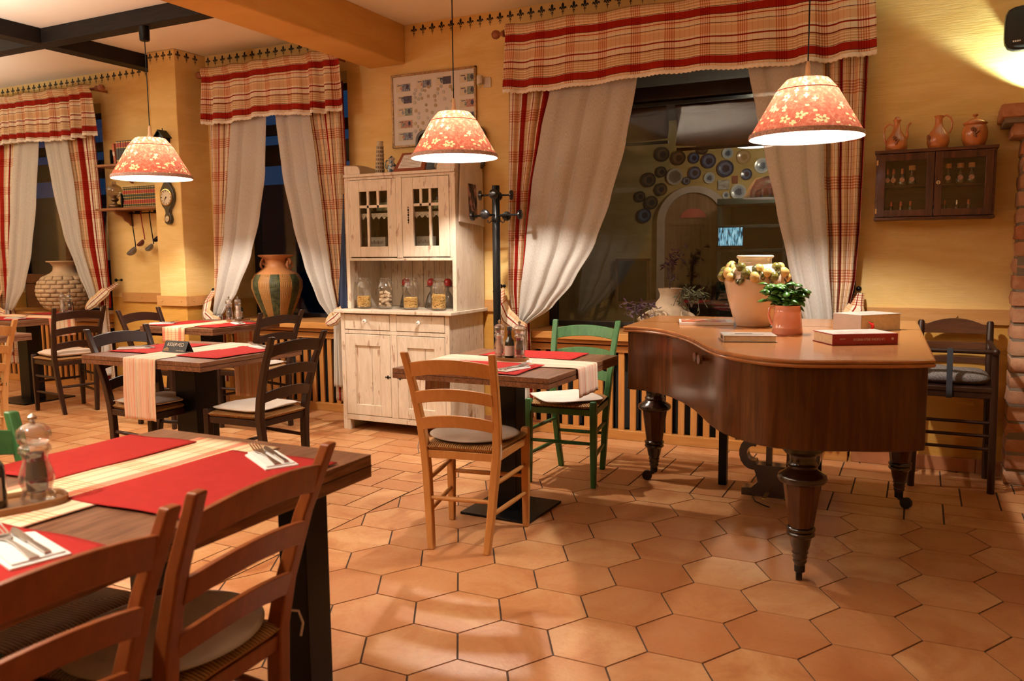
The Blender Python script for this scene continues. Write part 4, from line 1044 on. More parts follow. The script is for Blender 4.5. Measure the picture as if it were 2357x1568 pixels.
# ------------------------------------------------------------------ things on the piano
def fruit_vase():
    t = thing('ceramic_vase', 'big cream glazed vase ringed with lemons and olives on the piano', 'vase', (-0.713, 4.07, PZ), 0)
    M = plain('cream_glaze', (0.66, 0.52, 0.40, 1), 0.22, coat=0.5, var=0.06, vs=4)
    b = MB(); b.lathe([(0.075, 0), (0.083, 0.006), (0.104, 0.06), (0.126, 0.14), (0.141, 0.21), (0.142, 0.245), (0.124, 0.275), (0.085, 0.295), (0.078, 0.305), (0.077, 0.325), (0.086, 0.330), (0.088, 0.337), (0.082, 0.342), (0.072, 0.340), (0.068, 0.325)], 48)
    b.build('vase_body', M, t, True, angle=70)
    ye = plain('lemon_glaze', (0.60, 0.42, 0.15, 1), 0.15, coat=0.7, var=0.15, vs=20); ol = plain('olive_glaze', (0.13, 0.12, 0.025, 1), 0.15, coat=0.7, var=0.3, vs=20); lf = plain('leaf_glaze', (0.09, 0.10, 0.04, 1), 0.15, coat=0.7, var=0.5, vs=30)
    rnd = random.Random(3)
    for k in range(26):
        a = 2*PI*k/26+rnd.uniform(-0.06, 0.06); z = (0.285, 0.262, 0.238)[k % 3]+rnd.uniform(-0.004, 0.004); rr = {0: 0.118, 1: 0.141, 2: 0.150}[k % 3]; r = rnd.uniform(0.020, 0.026)
        b = MB(); b.sphere((rr*math.cos(a), rr*math.sin(a), z), r, 12, 1, 1, rnd.uniform(0.9, 1.15)); b.build('lemon' if k % 5 < 3 else 'olive', ye if k % 5 < 3 else ol, t, True)
    b = MB()
    for k in range(44):
        a = 2*PI*k/44+rnd.uniform(-0.05, 0.05); z = rnd.uniform(0.215, 0.295); rr = 0.143 if z < 0.26 else 0.128; tl = rnd.uniform(0.6, 1.1)
        L = 0.027*tl; c = Vector((rr*math.cos(a), rr*math.sin(a), z)); ta = Vector((-math.sin(a), math.cos(a), 0)); up = Vector((0.2*math.cos(a), 0.2*math.sin(a), rnd.choice((-1, -1, 1))*1.0)); out = Vector((math.cos(a), math.sin(a), 0))
        dr = (ta*rnd.uniform(-0.8, 0.8)+up).normalized(); sd = dr.cross(out).normalized()
        pts = [c-dr*L, c-dr*L*0.3+sd*L*0.55+out*0.004, c+dr*L*0.3+sd*L*0.45+out*0.005, c+dr*L*1.1+out*0.003, c+dr*L*0.3-sd*L*0.45+out*0.005, c-dr*L*0.3-sd*L*0.55+out*0.004, c+out*0.009]
        b.add([tuple(p) for p in pts], [(0, 1, 6), (1, 2, 6), (2, 3, 6), (3, 4, 6), (4, 5, 6), (5, 0, 6)])
    b.build('leaf_garland', lf, t, True, solid=0.002, angle=180)
fruit_vase()
def basil():
    p = (-0.513, 3.755, PZ)
    t = thing('enamel_jug', 'salmon pink enamel jug used as a pot beside the cream vase', 'pot', p, 0)
    M = plain('salmon_enamel', (0.84, 0.34, 0.235, 1), 0.15, coat=0.8, var=0.04)
    b = MB(); b.lathe([(0.064, 0), (0.066, 0.003), (0.0635, 0.024), (0.0645, 0.026), (0.063, 0.029), (0.057, 0.095), (0.058, 0.097), (0.0565, 0.100), (0.055, 0.120), (0.057, 0.124), (0.0555, 0.126), (0.052, 0.122), (0.054, 0.10), (0.058, 0.03), (0.03, 0.01), (0.001, 0.01)], 40, cap=False)
    b.build('jug_body', M, t, True, angle=60)
    b = MB(); b.tube([(-0.055, 0.01, 0.115), (-0.078, 0.012, 0.112), (-0.083, 0.012, 0.08), (-0.072, 0.01, 0.045), (-0.061, 0.01, 0.035)], 0.006, 8); b.build('handle', M, t, True)
    b = MB(); b.lathe([(0.001, 0.112), (0.053, 0.112)], 24, cap=False); b.build('soil', plain('soil', (0.02, 0.012, 0.008, 1), 0.95), t)
    pl = thing('basil_plant', 'bushy green basil growing in the salmon pink jug', 'plant', (p[0], p[1], PZ+0.112), 0)
    G = plain('basil_leaf', (0.045, 0.16, 0.018, 1), 0.3, coat=0.25, var=0.5, vs=18); rnd = random.Random(11)
    st = MB(); lv = MB()
    def leaf(c, d, up, L, W):
        d = d.normalized(); s = d.cross(up).normalized(); n = s.cross(d).normalized(); nu, nv = 6, 4
        def fn(u, v):
            w = math.sin(PI*min(1, u*0.94+0.05))**0.75*W; x = (v-0.5)*2
            return tuple(c+d*(L*u)+s*(x*w)+n*(L*(0.30*u-0.62*u*u)-abs(x)*w*0.35+0.25*w*math.cos(x*2)))
        lv.grid(fn, nu, nv)
    for k in range(30):
        a = rnd.uniform(0, 2*PI); r = rnd.uniform(0, 0.04); L = rnd.uniform(0.03, 0.105); tilt = rnd.uniform(0.1, 0.75)
        b0 = Vector((r*math.cos(a), r*math.sin(a), 0.0)); top = b0+Vector((math.cos(a)*tilt*L, math.sin(a)*tilt*L, L))
        st.tube([b0, (b0+top)/2+Vector((0, 0, 0.006)), top], 0.0018, 5)
        for j in range(3):
            q = b0.lerp(top, (0.45, 0.75, 1.0)[j]); a0 = rnd.uniform(0, PI)
            for i in range(4 if j == 2 else 2):
                aa = a0+i*(PI/2 if j == 2 else PI); leaf(q, Vector((math.cos(aa), math.sin(aa), rnd.uniform(-0.5, 0.6))), Vector((0.3*math.cos(aa*3), 0.2, 1)), rnd.uniform(0.030, 0.050), rnd.uniform(0.012, 0.019))
    # one long side sprig to the left
    st.tube([(-0.03, 0, 0), (-0.07, -0.01, 0.03), (-0.095, -0.01, 0.032)], 0.002, 5)
    for aa in (2.6, 3.4, 4.2, 1.8): leaf(Vector((-0.09, -0.01, 0.034)), Vector((math.cos(aa), math.sin(aa), 0.1)), Vector((0, 0, 1)), 0.04, 0.013)
    st.build('stems', plain('basil_stem', (0.08, 0.14, 0.03, 1), 0.5), pl, True); lv.build('leaves', G, pl, True, solid=0.0006, angle=180)
basil()
def book(name, lab, corner, a, L, W, H, cover, z=PZ+0.0005, pages=(0.72, 0.62, 0.48, 1), spine=None, group='books lying on the piano'):
    """flat book; corner = near-left corner, a = direction of the long side, spine on 'near','left' """
    t = thing(name, lab, 'book', (corner[0], corner[1], z), R(a), group)
    M = plain('page_edges', pages, 0.8, var=0.08, vs=60); c = 0.003
    b = MB()
    sp = spine or 'near'
    if sp == 'near': b.box(0.004, L-0.004, 0.002, W-0.005, c, H-c)
    else: b.box(0.002, L-0.005, 0.004, W-0.004, c, H-c)
    b.build('pages', M, t)
    b = MB(); b.box(0, L, 0, W, 0, c); b.box(0, L, 0, W, H-c, H)
    if sp == 'near': b.box(0, L, -0.003, 0.0015, 0, H)
    else: b.box(-0.003, 0.0015, 0, W, 0, H)
    cv = b.build('cover', cover, t, bevel=0.001)
    return t
M_whitebk = plain('white_cover', (0.72, 0.66, 0.62, 1), 0.3, coat=0.3, var=0.04)
# red cookbook, spine towards us, title upside down
M_redbk = plain('red_spine', (0.30, 0.012, 0.025, 1), 0.35, coat=0.3)
rb = book('cookbook', 'red spined cookbook lying at the near right of the piano top', (-0.291, 3.350), 31, 0.262, 0.17, 0.042, M_redbk)
b = MB(); b.box(0.004, 0.258, 0.002, 0.167, 0.0422, 0.0427); b.build('front_cover', M_whitebk, rb)
b = MB()
for k in range(5): b.box(0.05+k*0.022, 0.065+k*0.022, 0.05+0.01*(k % 3), 0.09+0.012*(k % 2), 0.0428, 0.0431)
b.build('cover_picture', plain('faded_red_print', (0.62, 0.35, 0.30, 1), 0.5), rb)
MT = plain('spine_title', (0.75, 0.55, 0.50, 1), 0.5)
text('title', 'LA CUCINA DELLE MARCHE', 0.0125, MT, rb, (0.145, -0.0035, 0.021), (PI/2, PI, 0), sx=0.80)
text('title', 'SAPORI', 0.007, MT, rb, (0.040, -0.0035, 0.024), (PI/2, PI, 0)); 
b = MB(); b.lathe([(0.001, -0.0036), (0.005, -0.0036), (0.005, -0.003)], 12, (0.240, 0, 0.022), ax='Y'); b.build('publisher_mark', MT, rb)
gb = book('thick_book', 'very thick pale book with a red ribbon at the back right of the piano', (-0.335, 3.985), -38, 0.235, 0.17, 0.075, plain('silver_cover', (0.50, 0.44, 0.40, 1), 0.35, 0.1), spine='left')
gb.location = (-0.222, 3.93, PZ+0.0005); gb.rotation_euler = (0, 0, R(48))
b = MB(); b.grid(lambda u, v: (0.03+0.012*u+0.008*math.sin(v*3), -0.006-0.012*math.sin(v*3), 0.045-0.043*v), 2, 8); b.grid(lambda u, v: (0.05+0.010*u-0.012*v, -0.006-0.014*math.sin(v*3), 0.04-0.038*v), 2, 8); b.build('ribbon', plain('red_ribbon', (0.70, 0.02, 0.015, 1), 0.5), gb, True, solid=0.0008)
b = MB(); b.box(0.05, 0.13, 0.06, 0.17, 0.0751, 0.0755); b.build('cover_picture', MATS['faded_red_print'], gb)
sb = book('grey_book', 'grey paperback in front of the cream vase on the piano', (-0.693, 3.315), 18, 0.205, 0.15, 0.026, plain('grey_cover', (0.42, 0.38, 0.33, 1), 0.3, coat=0.3), spine='left')
b = MB(); b.box(0.03, 0.16, 0.05, 0.06, 0.0261, 0.0264); b.box(0.05, 0.12, 0.07, 0.10, 0.0261, 0.0264); b.build('cover_print', plain('dark_print', (0.08, 0.06, 0.05, 1), 0.6), sb)
text('title', 'SAN DO', 0.02, MATS['dark_print'], sb, (-0.0035, 0.075, 0.013), (PI/2, 0, -PI/2), sx=0.9)
mb = book('cookery_magazine', 'red and orange covered magazine at the left end of the piano', (-1.055, 3.99), 16, 0.26, 0.20, 0.014, M_whitebk)
b = MB(); b.box(0.01, 0.23, 0.01, 0.18, 0.0141, 0.0144); 
t_ = NT('magazine_cover'); n_ = t_.noise(t_.coord('Object', (1, 1, 1)), 18, 3); t_.bsdf(t_.ramp(n_, [(0.35, (0.75, 0.6, 0.45, 1)), (0.5, (0.65, 0.16, 0.04, 1)), (0.65, (0.35, 0.02, 0.01, 1))]), 0.3, coat=0.5)
b.build('cover_picture', t_.m, mb)

# ------------------------------------------------------------------ white painted hutch
def white_paint():
    t = NT('distressed_white'); v = t.coord('Object', (9, 9, 1.6)); n = t.noise(v, 2.6, 6, 0.7, 0.5); m = t.noise(t.coord('Object', (3, 3, 3)), 2.2, 4)
    base = t.ramp(n, [(0.35, (0.60, 0.49, 0.37, 1)), (0.6, (0.72, 0.62, 0.49, 1))])
    k = t.ramp(t.math('MULTIPLY', n, t.math('MULTIPLY_ADD', m, 0.9, 0.5)), [(0.565, (0, 0, 0, 1)), (0.64, (1, 1, 1, 1))])
    c = t.mix(t.math('MULTIPLY', k, 0.75), base, (0.30, 0.15, 0.08, 1))
    t.bsdf(c, 0.5, 0, 0.4, t.bump(n, 0.2, 0.003)); return t.m
M_hw = white_paint()
M_hin = wood('hutch_inside', (0.09, 0.035, 0.015, 1), (0.17, 0.075, 0.03, 1), 0.6, 'Z')
def hutch():
    x0, x1, yf, yb = -3.775, -2.855, 4.785, 5.275
    cx = (x0+x1)/2
    t = thing('kitchen_hutch', 'distressed white painted wooden hutch against the wall behind the tables', 'hutch', (0, 0, 0), 0)
    B = lambda n, b, m=M_hw, p=t, bv=0.002: b.build(n, m, p, bevel=bv)
    b = MB(); b.box(x0, x0+0.035, yf, yb, 0, 0.862); b.box(x1-0.035, x1, yf, yb, 0, 0.862); b.box(x0+0.035, x1-0.035, yb-0.012, yb, 0.08, 0.862); b.box(x0+0.035, x1-0.035, yf+0.021, yb-0.012, 0.10, 0.115)
    b.box(x0+0.035, x1-0.035, yf, yf+0.02, 0.075, 0.115); b.box(x0+0.035, x1-0.035, yf, yf+0.02, 0.712, 0.738); b.box(cx-0.028, cx+0.028, yf-0.001, yf+0.022, 0.1155, 0.7115); b.box(cx-0.028, cx+0.028, yf-0.001, yf+0.022, 0.7385, 0.862); b.box(x0+0.035, cx-0.03, yf+0.005, yf+0.02, 0.855, 0.862); b.box(cx+0.03, x1-0.035, yf+0.005, yf+0.02, 0.855, 0.862)
    b.box(x0+0.035, x0+0.06, yf+0.001, yf+0.05, 0, 0.074); b.box(x1-0.06, x1-0.035, yf+0.001, yf+0.05, 0, 0.074)
    B('lower_carcass', b)
    b = MB(); b.box(x0-0.035, x1+0.035, yf-0.035, yb+0.005, 0.862, 0.885); B('worktop', b, bv=0.004)
    for k, (a, c) in enumerate(((x0+0.038, cx-0.031), (cx+0.031, x1-0.038))):
        b = MB(); b.box(a, c, yf-0.003, yf+0.016, 0.742, 0.852); d = B('drawer', b, bv=0.003)
        b = MB(); b.lathe([(0.006, 0), (0.007, -0.012), (0.014, -0.018), (0.0165, -0.026), (0.013, -0.034), (0.001, -0.037)][::-1], 16, ((a+c)/2+(0.0), yf-0.003, 0.806), ax='Y'); kn = b.build('porcelain_knob', plain('porcelain', (0.85, 0.82, 0.78, 1), 0.12, coat=0.6), d, True)
        b = MB(); b.sphere(((a+c)/2, yf-0.039, 0.806), 0.0035); b.build('knob_screw', M_black, d, True)
        # door with sunk panel
        b = MB(); b.box(a, a+0.085, yf-0.002, yf+0.018, 0.118, 0.708); b.box(c-0.085, c, yf-0.002, yf+0.018, 0.118, 0.708); b.box(a+0.085, c-0.085, yf-0.0018, yf+0.018, 0.625, 0.708); b.box(a+0.085, c-0.085, yf-0.0018, yf+0.018, 0.118, 0.195); dd = B('lower_door', b, bv=0.003)
        b = MB(); m = a+(c-a)*0.58; b.box(a+0.08, m-0.0015, yf+0.008, yf+0.014, 0.19, 0.63); b.box(m+0.0015, c-0.08, yf+0.008, yf+0.014, 0.19, 0.63); B('door_panel', b, p=dd, bv=0.001)
        kx = c-0.022 if k == 0 else a+0.018
        b = MB(); 
        b.prism([(kx, 0.392), (kx+0.011, 0.408), (kx, 0.424), (kx-0.011, 0.408)], yf-0.0045, yf-0.002, 'Y')
        for s in (-1, 1): b.prism([(kx+s*0.008, 0.408), (kx+s*0.018, 0.414), (kx+s*0.026, 0.408), (kx+s*0.018, 0.402)], yf-0.0045, yf-0.002, 'Y')
        b.build('keyhole_plate', M_black, dd)
    # upper cabinet
    u0, u1, uf = -3.775, -2.845, 4.875; zt = 1.885
    b = MB(); b.box(u0, u0+0.03, uf, yb, 0.8855, 1.8345); b.box(u1-0.03, u1, uf, yb, 0.8855, 1.8345)
    b.box(u0+0.03, u1-0.03, uf, yb-0.015, 1.235, 1.255); b.box(u0-0.001, u1+0.001, uf-0.012, yb, 1.835, 1.855)
    b.box(u0+0.03, u1-0.03, uf+0.002, uf+0.02, 1.815, 1.8345); b.box(u0+0.0305, u0+0.045, uf, uf+0.02, 1.2555, 1.8145); b.box(u1-0.045, u1-0.0305, uf, uf+0.02, 1.2555, 1.8145)
    B('upper_carcass', b)
    b = MB(); n = 9; w = (u1-u0-0.06)/n
    for k in range(n): b.box(u0+0.03+k*w+0.0015, u0+0.03+(k+1)*w-0.0015, yb-0.014, yb-0.004, 0.885, 1.84)
    B('back_boards', b)
    b = MB(); b.box(u0+0.032, u1-0.032, yb-0.022, yb-0.0145, 1.256, 1.834); b.build('inner_lining', M_hin, t)
    # scrolled gallery
    def scroll(x, s):
        pts = [(0, 0)]+[(0.115*(1), 0)]+[(0.115-0.045*(1-math.cos(R(a))), 0.015+0.045*math.sin(R(a))) for a in range(0, 91, 15)]+[(0, 0.062)]
        b = MB(); b.prism([(x+s*px, 1.855+pz) for px, pz in pts][::s], uf+0.0, uf+0.016, 'Y'); return b
    b = scroll(u0+0.028, 1); B('gallery', b); b = scroll(u1-0.028, -1); B('gallery', b)
    for s, x in ((0, u0), (1, u1-0.028)):
        pts = [(uf, 1.855), (uf, 1.915)]+[(uf+0.02+0.33*k/8, 1.925+0.012*math.sin(PI*k/8)) for k in range(9)]+[(yb-0.02, 1.89), (yb, 1.855)]
        b = MB(); b.prism([(p[0], p[1]) for p in pts], x, x+0.028, 'X'); B('side_cheek', b)
    # glazed doors
    for k, (a, c) in enumerate(((u0+0.047, -3.325), (-3.275, u1-0.047))):
        z0, z1 = 1.262, 1.812; y0, y1 = uf-0.004, uf+0.018
        ga, gc = (a+0.085, c-0.075) if k == 0 else (a+0.092, c-0.085)
        b = MB(); b.box(a, ga, y0, y1, z0, z1); b.box(gc, c, y0, y1, z0, z1); b.box(ga, gc, y0, y1, z0, z0+0.075); b.box(ga, gc, y0, y1, z1-0.082, z1)
        d = B('glazed_door', b, bv=0.003)
        b = MB(); zz = z1-0.20; w = gc-ga
        b.box(ga, gc, y0+0.004, y1, zz, zz+0.020)
        for f in (0.30, 0.66): b.box(ga+w*f-0.010, ga+w*f+0.010, y0+0.004, y1, zz, z1-0.08)
        f = 0.30 if k == 0 else 0.66
        b.box(ga+w*f-0.010, ga+w*f+0.010, y0+0.004, y1, z0+0.07, zz)
        B('glazing_bars', b, p=d)
        b = MB(); b.box(ga-0.004, gc+0.004, uf+0.009, uf+0.012, z0+0.07, z1-0.078); b.build('pane', M_glass, d)
    b = MB(); b.box(-3.325+0.002, -3.275-0.002, uf-0.006, uf+0.018, 1.255, 1.82); B('centre_post', b)
    b = MB(); kx = -3.222
    for q in range(7): b.sphere((kx, uf-0.007, 1.50+q*0.0175), 0.0065 if q % 2 else 0.0045, 8, 1, 0.4, 1.4)
    b.build('keyhole_plate', M_black, t, True)
    b = MB(); b.box(u0+0.031, u1-0.031, uf+0.03, yb-0.022, 1.555, 1.570); b.build('inner_shelf', M_hin, t)
    return (u0, u1, uf, yb)
HU = hutch()
# lace along the inner shelf
b = MB(); 
def lacef(u, v):
    x = -3.74+0.86*u; s = abs(((x*1000) % 46)/46-0.5)*2
    return (x, 4.903, 1.575-v*(0.022+0.024*s))
b.grid(lacef, 120, 4)
t_ = NT('crochet_lace'); w_ = t_.n('ShaderNodeTexVoronoi'); w_.inputs['Scale'].default_value = 130; t_.l(t_.coord('Object'), w_.inputs['Vector'])
d_ = t_.n('ShaderNodeBsdfDiffuse'); d_.inputs[0].default_value = (0.75, 0.66, 0.54, 1); p_ = t_.n('ShaderNodeBsdfTransparent'); x_ = t_.n('ShaderNodeMixShader')
t_.l(t_.math('GREATER_THAN', w_.outputs['Distance'], 0.28), x_.inputs[0]); t_.l(p_.outputs[0], x_.inputs[1]); t_.l(d_.outputs[0], x_.inputs[2]); t_.l(x_.outputs[0], t_.out.inputs[0])
tag(b.build('lace_shelf_edging', t_.m), 'crocheted lace hanging from the shelf inside the white hutch', 'lace')
# cream boxes standing inside
M_box = plain('cream_box', (0.62, 0.55, 0.46, 1), 0.6)
for k, (x, lb) in enumerate(((-3.56, 'cream printed box behind the left glass door of the hutch'), (-3.155, 'cream printed box behind the right glass door, beside the centre post'), (-2.965, 'cream printed box at the far right inside the hutch'), (-3.69, 'narrow cream box at the far left inside the hutch'))):
    w = 0.068 if k < 3 else 0.02
    t = thing('printed_box', lb, 'box', (x, 4.99, 1.256), R(-4 if k % 2 else 3), 'cream boxes inside the hutch')
    b = MB(); b.box(-w, w, -0.025, 0.025, 0, 0.15); b.build('carton', M_box, t, bevel=0.001)
    b = MB()
    if k < 3:
        for q in range(9): b.prism([(-0.055+q*0.012, 0.10), (-0.050+q*0.012, 0.10), (-0.045+q*0.012, 0.118+(q % 3)*0.004), (-0.049+q*0.012, 0.118+(q % 3)*0.004)], -0.0262, -0.0255, 'Y')
        b.box(-0.04, 0.05, -0.0262, -0.0255, 0.03, 0.033); b.prism([(0.01, 0.085), (0.02, 0.075), (0.028, 0.058), (0.034, 0.054), (0.03, 0.050), (0.018, 0.062), (0.005, 0.078)], -0.0262, -0.0255, 'Y')
        b.build('print', plain('brown_print', (0.16, 0.09, 0.06, 1), 0.7), t)
# bottles on the inner shelf
wb = None
M_bg = clear('green_bottle_glass', (0.25, 0.35, 0.16, 1), 0.16, body=(0.10, 0.13, 0.04, 1), bodyf=0.35)
for k, x in enumerate((-3.69, -3.60, -3.52, -3.45, -3.38, -3.16, -3.09, -3.02, -2.94, -2.89)):
    lb = 'green glass bottle on the upper shelf inside the white hutch'
    if wb is None:
        wb = thing('wine_bottle', lb, 'bottle', (x, 5.06, 1.5705), 0, 'bottles on the shelf inside the hutch')
        b = MB(); b.lathe([(0.030, 0), (0.034, 0.004), (0.034, 0.11), (0.028, 0.135), (0.013, 0.165), (0.012, 0.21), (0.014, 0.213), (0.014, 0.222)], 18); b.build('glass_body', M_bg, wb, True)
        b = MB(); b.lathe([(0.0345, 0.03), (0.0345, 0.09)], 18, cap=False); b.build('label', plain('lime_label', (0.45, 0.48, 0.25, 1), 0.6), wb, True)
    else: dup(wb, (x, 5.06+0.02*(k % 2), 1.5705))

# pasta jars on the worktop
def pasta_jar(lab, x, kind, n, lvl, seed, y=4.925):
    t = thing('storage_jar', lab, 'jar', (x, y, 0.8855), R(20*seed), 'clip-top jars of pasta on the hutch')
    H = 0.235; b = MB(); b.lathe([(0.045, 0.0), (0.053, 0.006), (0.055, 0.02), (0.055, 0.150), (0.050, 0.172), (0.040, 0.190), (0.039, 0.198), (0.042, 0.200), (0.042, 0.205)], 28, cap=False); b.build('glass_body', M_jar, t, True)
    b = MB(); b.lathe([(0.045, 0.0), (0.001, 0.002)], 28, cap=False); b.build('glass_base', M_jar, t, True)
    b = MB(); b.lathe([(0.043, 0.207), (0.045, 0.210), (0.045, 0.216), (0.036, 0.219), (0.034, 0.226), (0.001, 0.227)], 28, cap=False); b.build('glass_lid', M_jar, t, True)
    b = MB(); b.tube([(0.043*math.cos(a), 0.043*math.sin(a), 0.203) for a in [2*PI*k/24 for k in range(25)]], 0.0012, 5); b.tube([(0.043, -0.01, 0.203), (0.056, -0.008, 0.195), (0.058, 0, 0.18), (0.056, 0.008, 0.195), (0.043, 0.01, 0.215)], 0.0013, 5); b.build('wire_clip', M_steel, t, True)
    rnd = random.Random(seed); b = MB()
    for k in range(n):
        if kind == 'tube': L, r = 0.034, 0.0105
        else: L, r = 0.030, 0.0028
        R0 = 0.052-r-0.002
        a = rnd.uniform(0, 2*PI); rr = R0*math.sqrt(rnd.random()) if k % 3 else R0*0.96; zc_ = 0.012+r+rnd.random()*(lvl-0.02)
        ang = rnd.uniform(0, 2*PI) if k % 3 else a+PI/2+rnd.uniform(-0.5, 0.5); tl = rnd.uniform(-0.5, 0.5)
        d = Vector((math.cos(ang), math.sin(ang), tl)).normalized()*(L/2); c = Vector((rr*math.cos(a), rr*math.sin(a), zc_))
        p0, p1 = c-d, c+d
        for p in (p0, p1):
            h = math.hypot(p.x, p.y)
            if h > R0: p.x *= R0/h; p.y *= R0/h
            p.z = max(r+0.004, p.z)
        if kind == 'tube':
            b.tube([p0, p1], r, 9, cap=False); b.tube([p0.lerp(p1, 0.02), p1.lerp(p0, 0.02)], r*0.8, 9, cap=False)
        else:
            m = (p0+p1)/2+Vector((0, 0, 0.003)); b.tube([p0, m, p1], r, 5)
    o = b.build('dry_pasta', plain('pasta_pale', (0.85, 0.64, 0.42, 1), 0.5) if kind == 'tube' else plain('pasta_yellow', (0.88, 0.56, 0.18, 1), 0.45), None, True, angle=60); o.location = (x, y, 0.8855)
    return o
for args in (('glass jar of short yellow pasta at the left end of the hutch worktop', -3.665, 'rod', 420, 0.092, 1), ('glass jar of large pale tube pasta, second from left on the hutch', -3.475, 'tube', 60, 0.118, 2), ('glass jar of yellow pasta twists, third from left on the hutch', -3.255, 'rod', 420, 0.088, 3), ('glass jar of thin yellow pasta at the right end of the hutch worktop', -3.020, 'rod', 520, 0.112, 4)):
    o = pasta_jar(*args); tag(o, args[0].replace('glass jar of', 'dry pasta filling the jar of'), 'pasta', 'pasta in the hutch jars', 'stuff')
# upturned goblets carrying red candles, behind the jars
M_redwax = plain('red_wax', (0.36, 0.015, 0.010, 1), 0.35, coat=0.2)
for x, lb in ((-3.42, 'upturned glass goblet with a red candle behind the tube pasta jar'), (-3.20, 'upturned glass goblet with red candle behind the third pasta jar'), (-3.06, 'upturned glass goblet with red candle left of the rightmost jar'), (-2.925, 'upturned glass goblet with red candle behind the rightmost jar')):
    t = thing('upturned_goblet', lb, 'glass', (x, 5.12, 0.8855), 0, 'upturned goblets on the hutch')
    b = MB(); b.lathe([(0.052, 0), (0.046, 0.04), (0.032, 0.09), (0.014, 0.118), (0.008, 0.128), (0.008, 0.150), (0.040, 0.158), (0.042, 0.161), (0.001, 0.163)], 24, cap=False); b.build('goblet', clear('smoky_glass', (0.62, 0.62, 0.62, 1), 0.16), t, True)
    c = thing('red_candle', lb.replace('upturned glass goblet with', 'domed').replace(' a red candle', ' red candle').replace('domed red candle', 'domed red candle on the goblet'), 'candle', (x, 5.12, 0.8855+0.1635), 0, 'red candles on the upturned goblets')
    b = MB(); b.lathe([(0.030, 0), (0.031, 0.02), (0.028, 0.038), (0.018, 0.05), (0.001, 0.054)], 20); b.build('wax', M_redwax, c, True)
    b = MB(); b.tube([(0, 0, 0.05), (0, 0, 0.06)], 0.001, 5); b.build('wick', M_black, c)

# things on top of the hutch
ZT = 1.8555
def tower():
    t = thing('tower_figurine', 'small cream arcaded round tower figurine on the left of the hutch top', 'figurine', (-3.56, 5.02, ZT), 0)
    M = plain('cream_resin', (0.52, 0.42, 0.28, 1), 0.6, var=0.25, vs=40); D = plain('brown_recess', (0.10, 0.05, 0.025, 1), 0.8)
    b = MB(); b.lathe([(0.055, 0), (0.055, 0.008), (0.046, 0.012)], 24)
    for k in range(7):
        z = 0.012+k*0.028; r = 0.036-0.0012*k; b.lathe([(r, z), (r, z+0.003), (r-0.004, z+0.004), (r-0.004, z+0.024), (r, z+0.025), (r, z+0.028)], 24)
    b.lathe([(0.022, 0.208), (0.022, 0.235), (0.024, 0.237), (0.024, 0.242)], 20); bd = b.build('tower_body', M, t)
    b = MB()
    for k in range(7):
        for q in range(14):
            a = 2*PI*q/14; r = 0.0325-0.0012*k; z = 0.012+k*0.028; b.prism([(r*math.cos(a+e), r*math.sin(a+e)) for e in (-0.11, 0.11)]+[((r-0.003)*math.cos(a+e), (r-0.003)*math.sin(a+e)) for e in (0.11, -0.11)], z+0.006, z+0.022)
    b.build('arcade_openings', D, t); t.rotation_euler = (0, R(2), 0)
tower()
def jug(name, lab, x, y, z, s, M, prof, handle, spout=None, group=None, cat='jug', extra=None, n=28):
    t = thing(name, lab, cat, (x, y, z), 0, group)
    b = MB(); b.lathe([(r*s, h*s) for r, h in prof], n); b.build('body', M, t, True, angle=60)
    if handle: b = MB(); b.tube([(p[0]*s, p[1]*s, p[2]*s) for p in handle[0]], handle[1]*s, 8); b.build('handle', M, t, True)
    if spout: b = MB(); b.tube([(p[0]*s, p[1]*s, p[2]*s) for p in spout[0]], [q*s for q in spout[1]], 10); b.build('spout', M, t, True)
    if extra: extra(t)
    return t
t_ = NT('blue_white_glaze'); n_ = t_.noise(t_.coord('Object'), 40, 3); t_.bsdf(t_.ramp(n_, [(0.45, (0.6, 0.6, 0.55, 1)), (0.55, (0.05, 0.10, 0.14, 1))]), 0.15, coat=0.6); M_bw = t_.m
jug('small_pitcher', 'little blue and white patterned jug beside the tower on the hutch top', -3.44, 5.0, ZT, 1.0, M_bw, [(0.028, 0), (0.031, 0.01), (0.034, 0.04), (0.030, 0.065), (0.018, 0.085), (0.017, 0.1), (0.026, 0.108), (0.022, 0.112), (0.012, 0.122), (0.003, 0.13)], ([(-0.017, 0, 0.095), (-0.045, 0, 0.10), (-0.055, 0, 0.08), (-0.05, 0, 0.045), (-0.032, 0, 0.035)], 0.005))
jug('painted_vase', 'rounded painted vase half hidden behind the lamp on the hutch top', -3.06, 5.06, ZT, 1.0, t_.m if False else (lambda: (lambda t: (t.bsdf(t.ramp(t.noise(t.coord('Object'), 22, 3), [(0.4, (0.10, 0.12, 0.09, 1)), (0.5, (0.45, 0.36, 0.22, 1)), (0.58, (0.42, 0.12, 0.04, 1))]), 0.2, coat=0.6), t.m)[1])(NT('painted_glaze')))(), [(0.03, 0), (0.036, 0.006), (0.052, 0.04), (0.05, 0.075), (0.034, 0.10), (0.024, 0.112), (0.028, 0.12), (0.026, 0.125)], None, cat='vase')
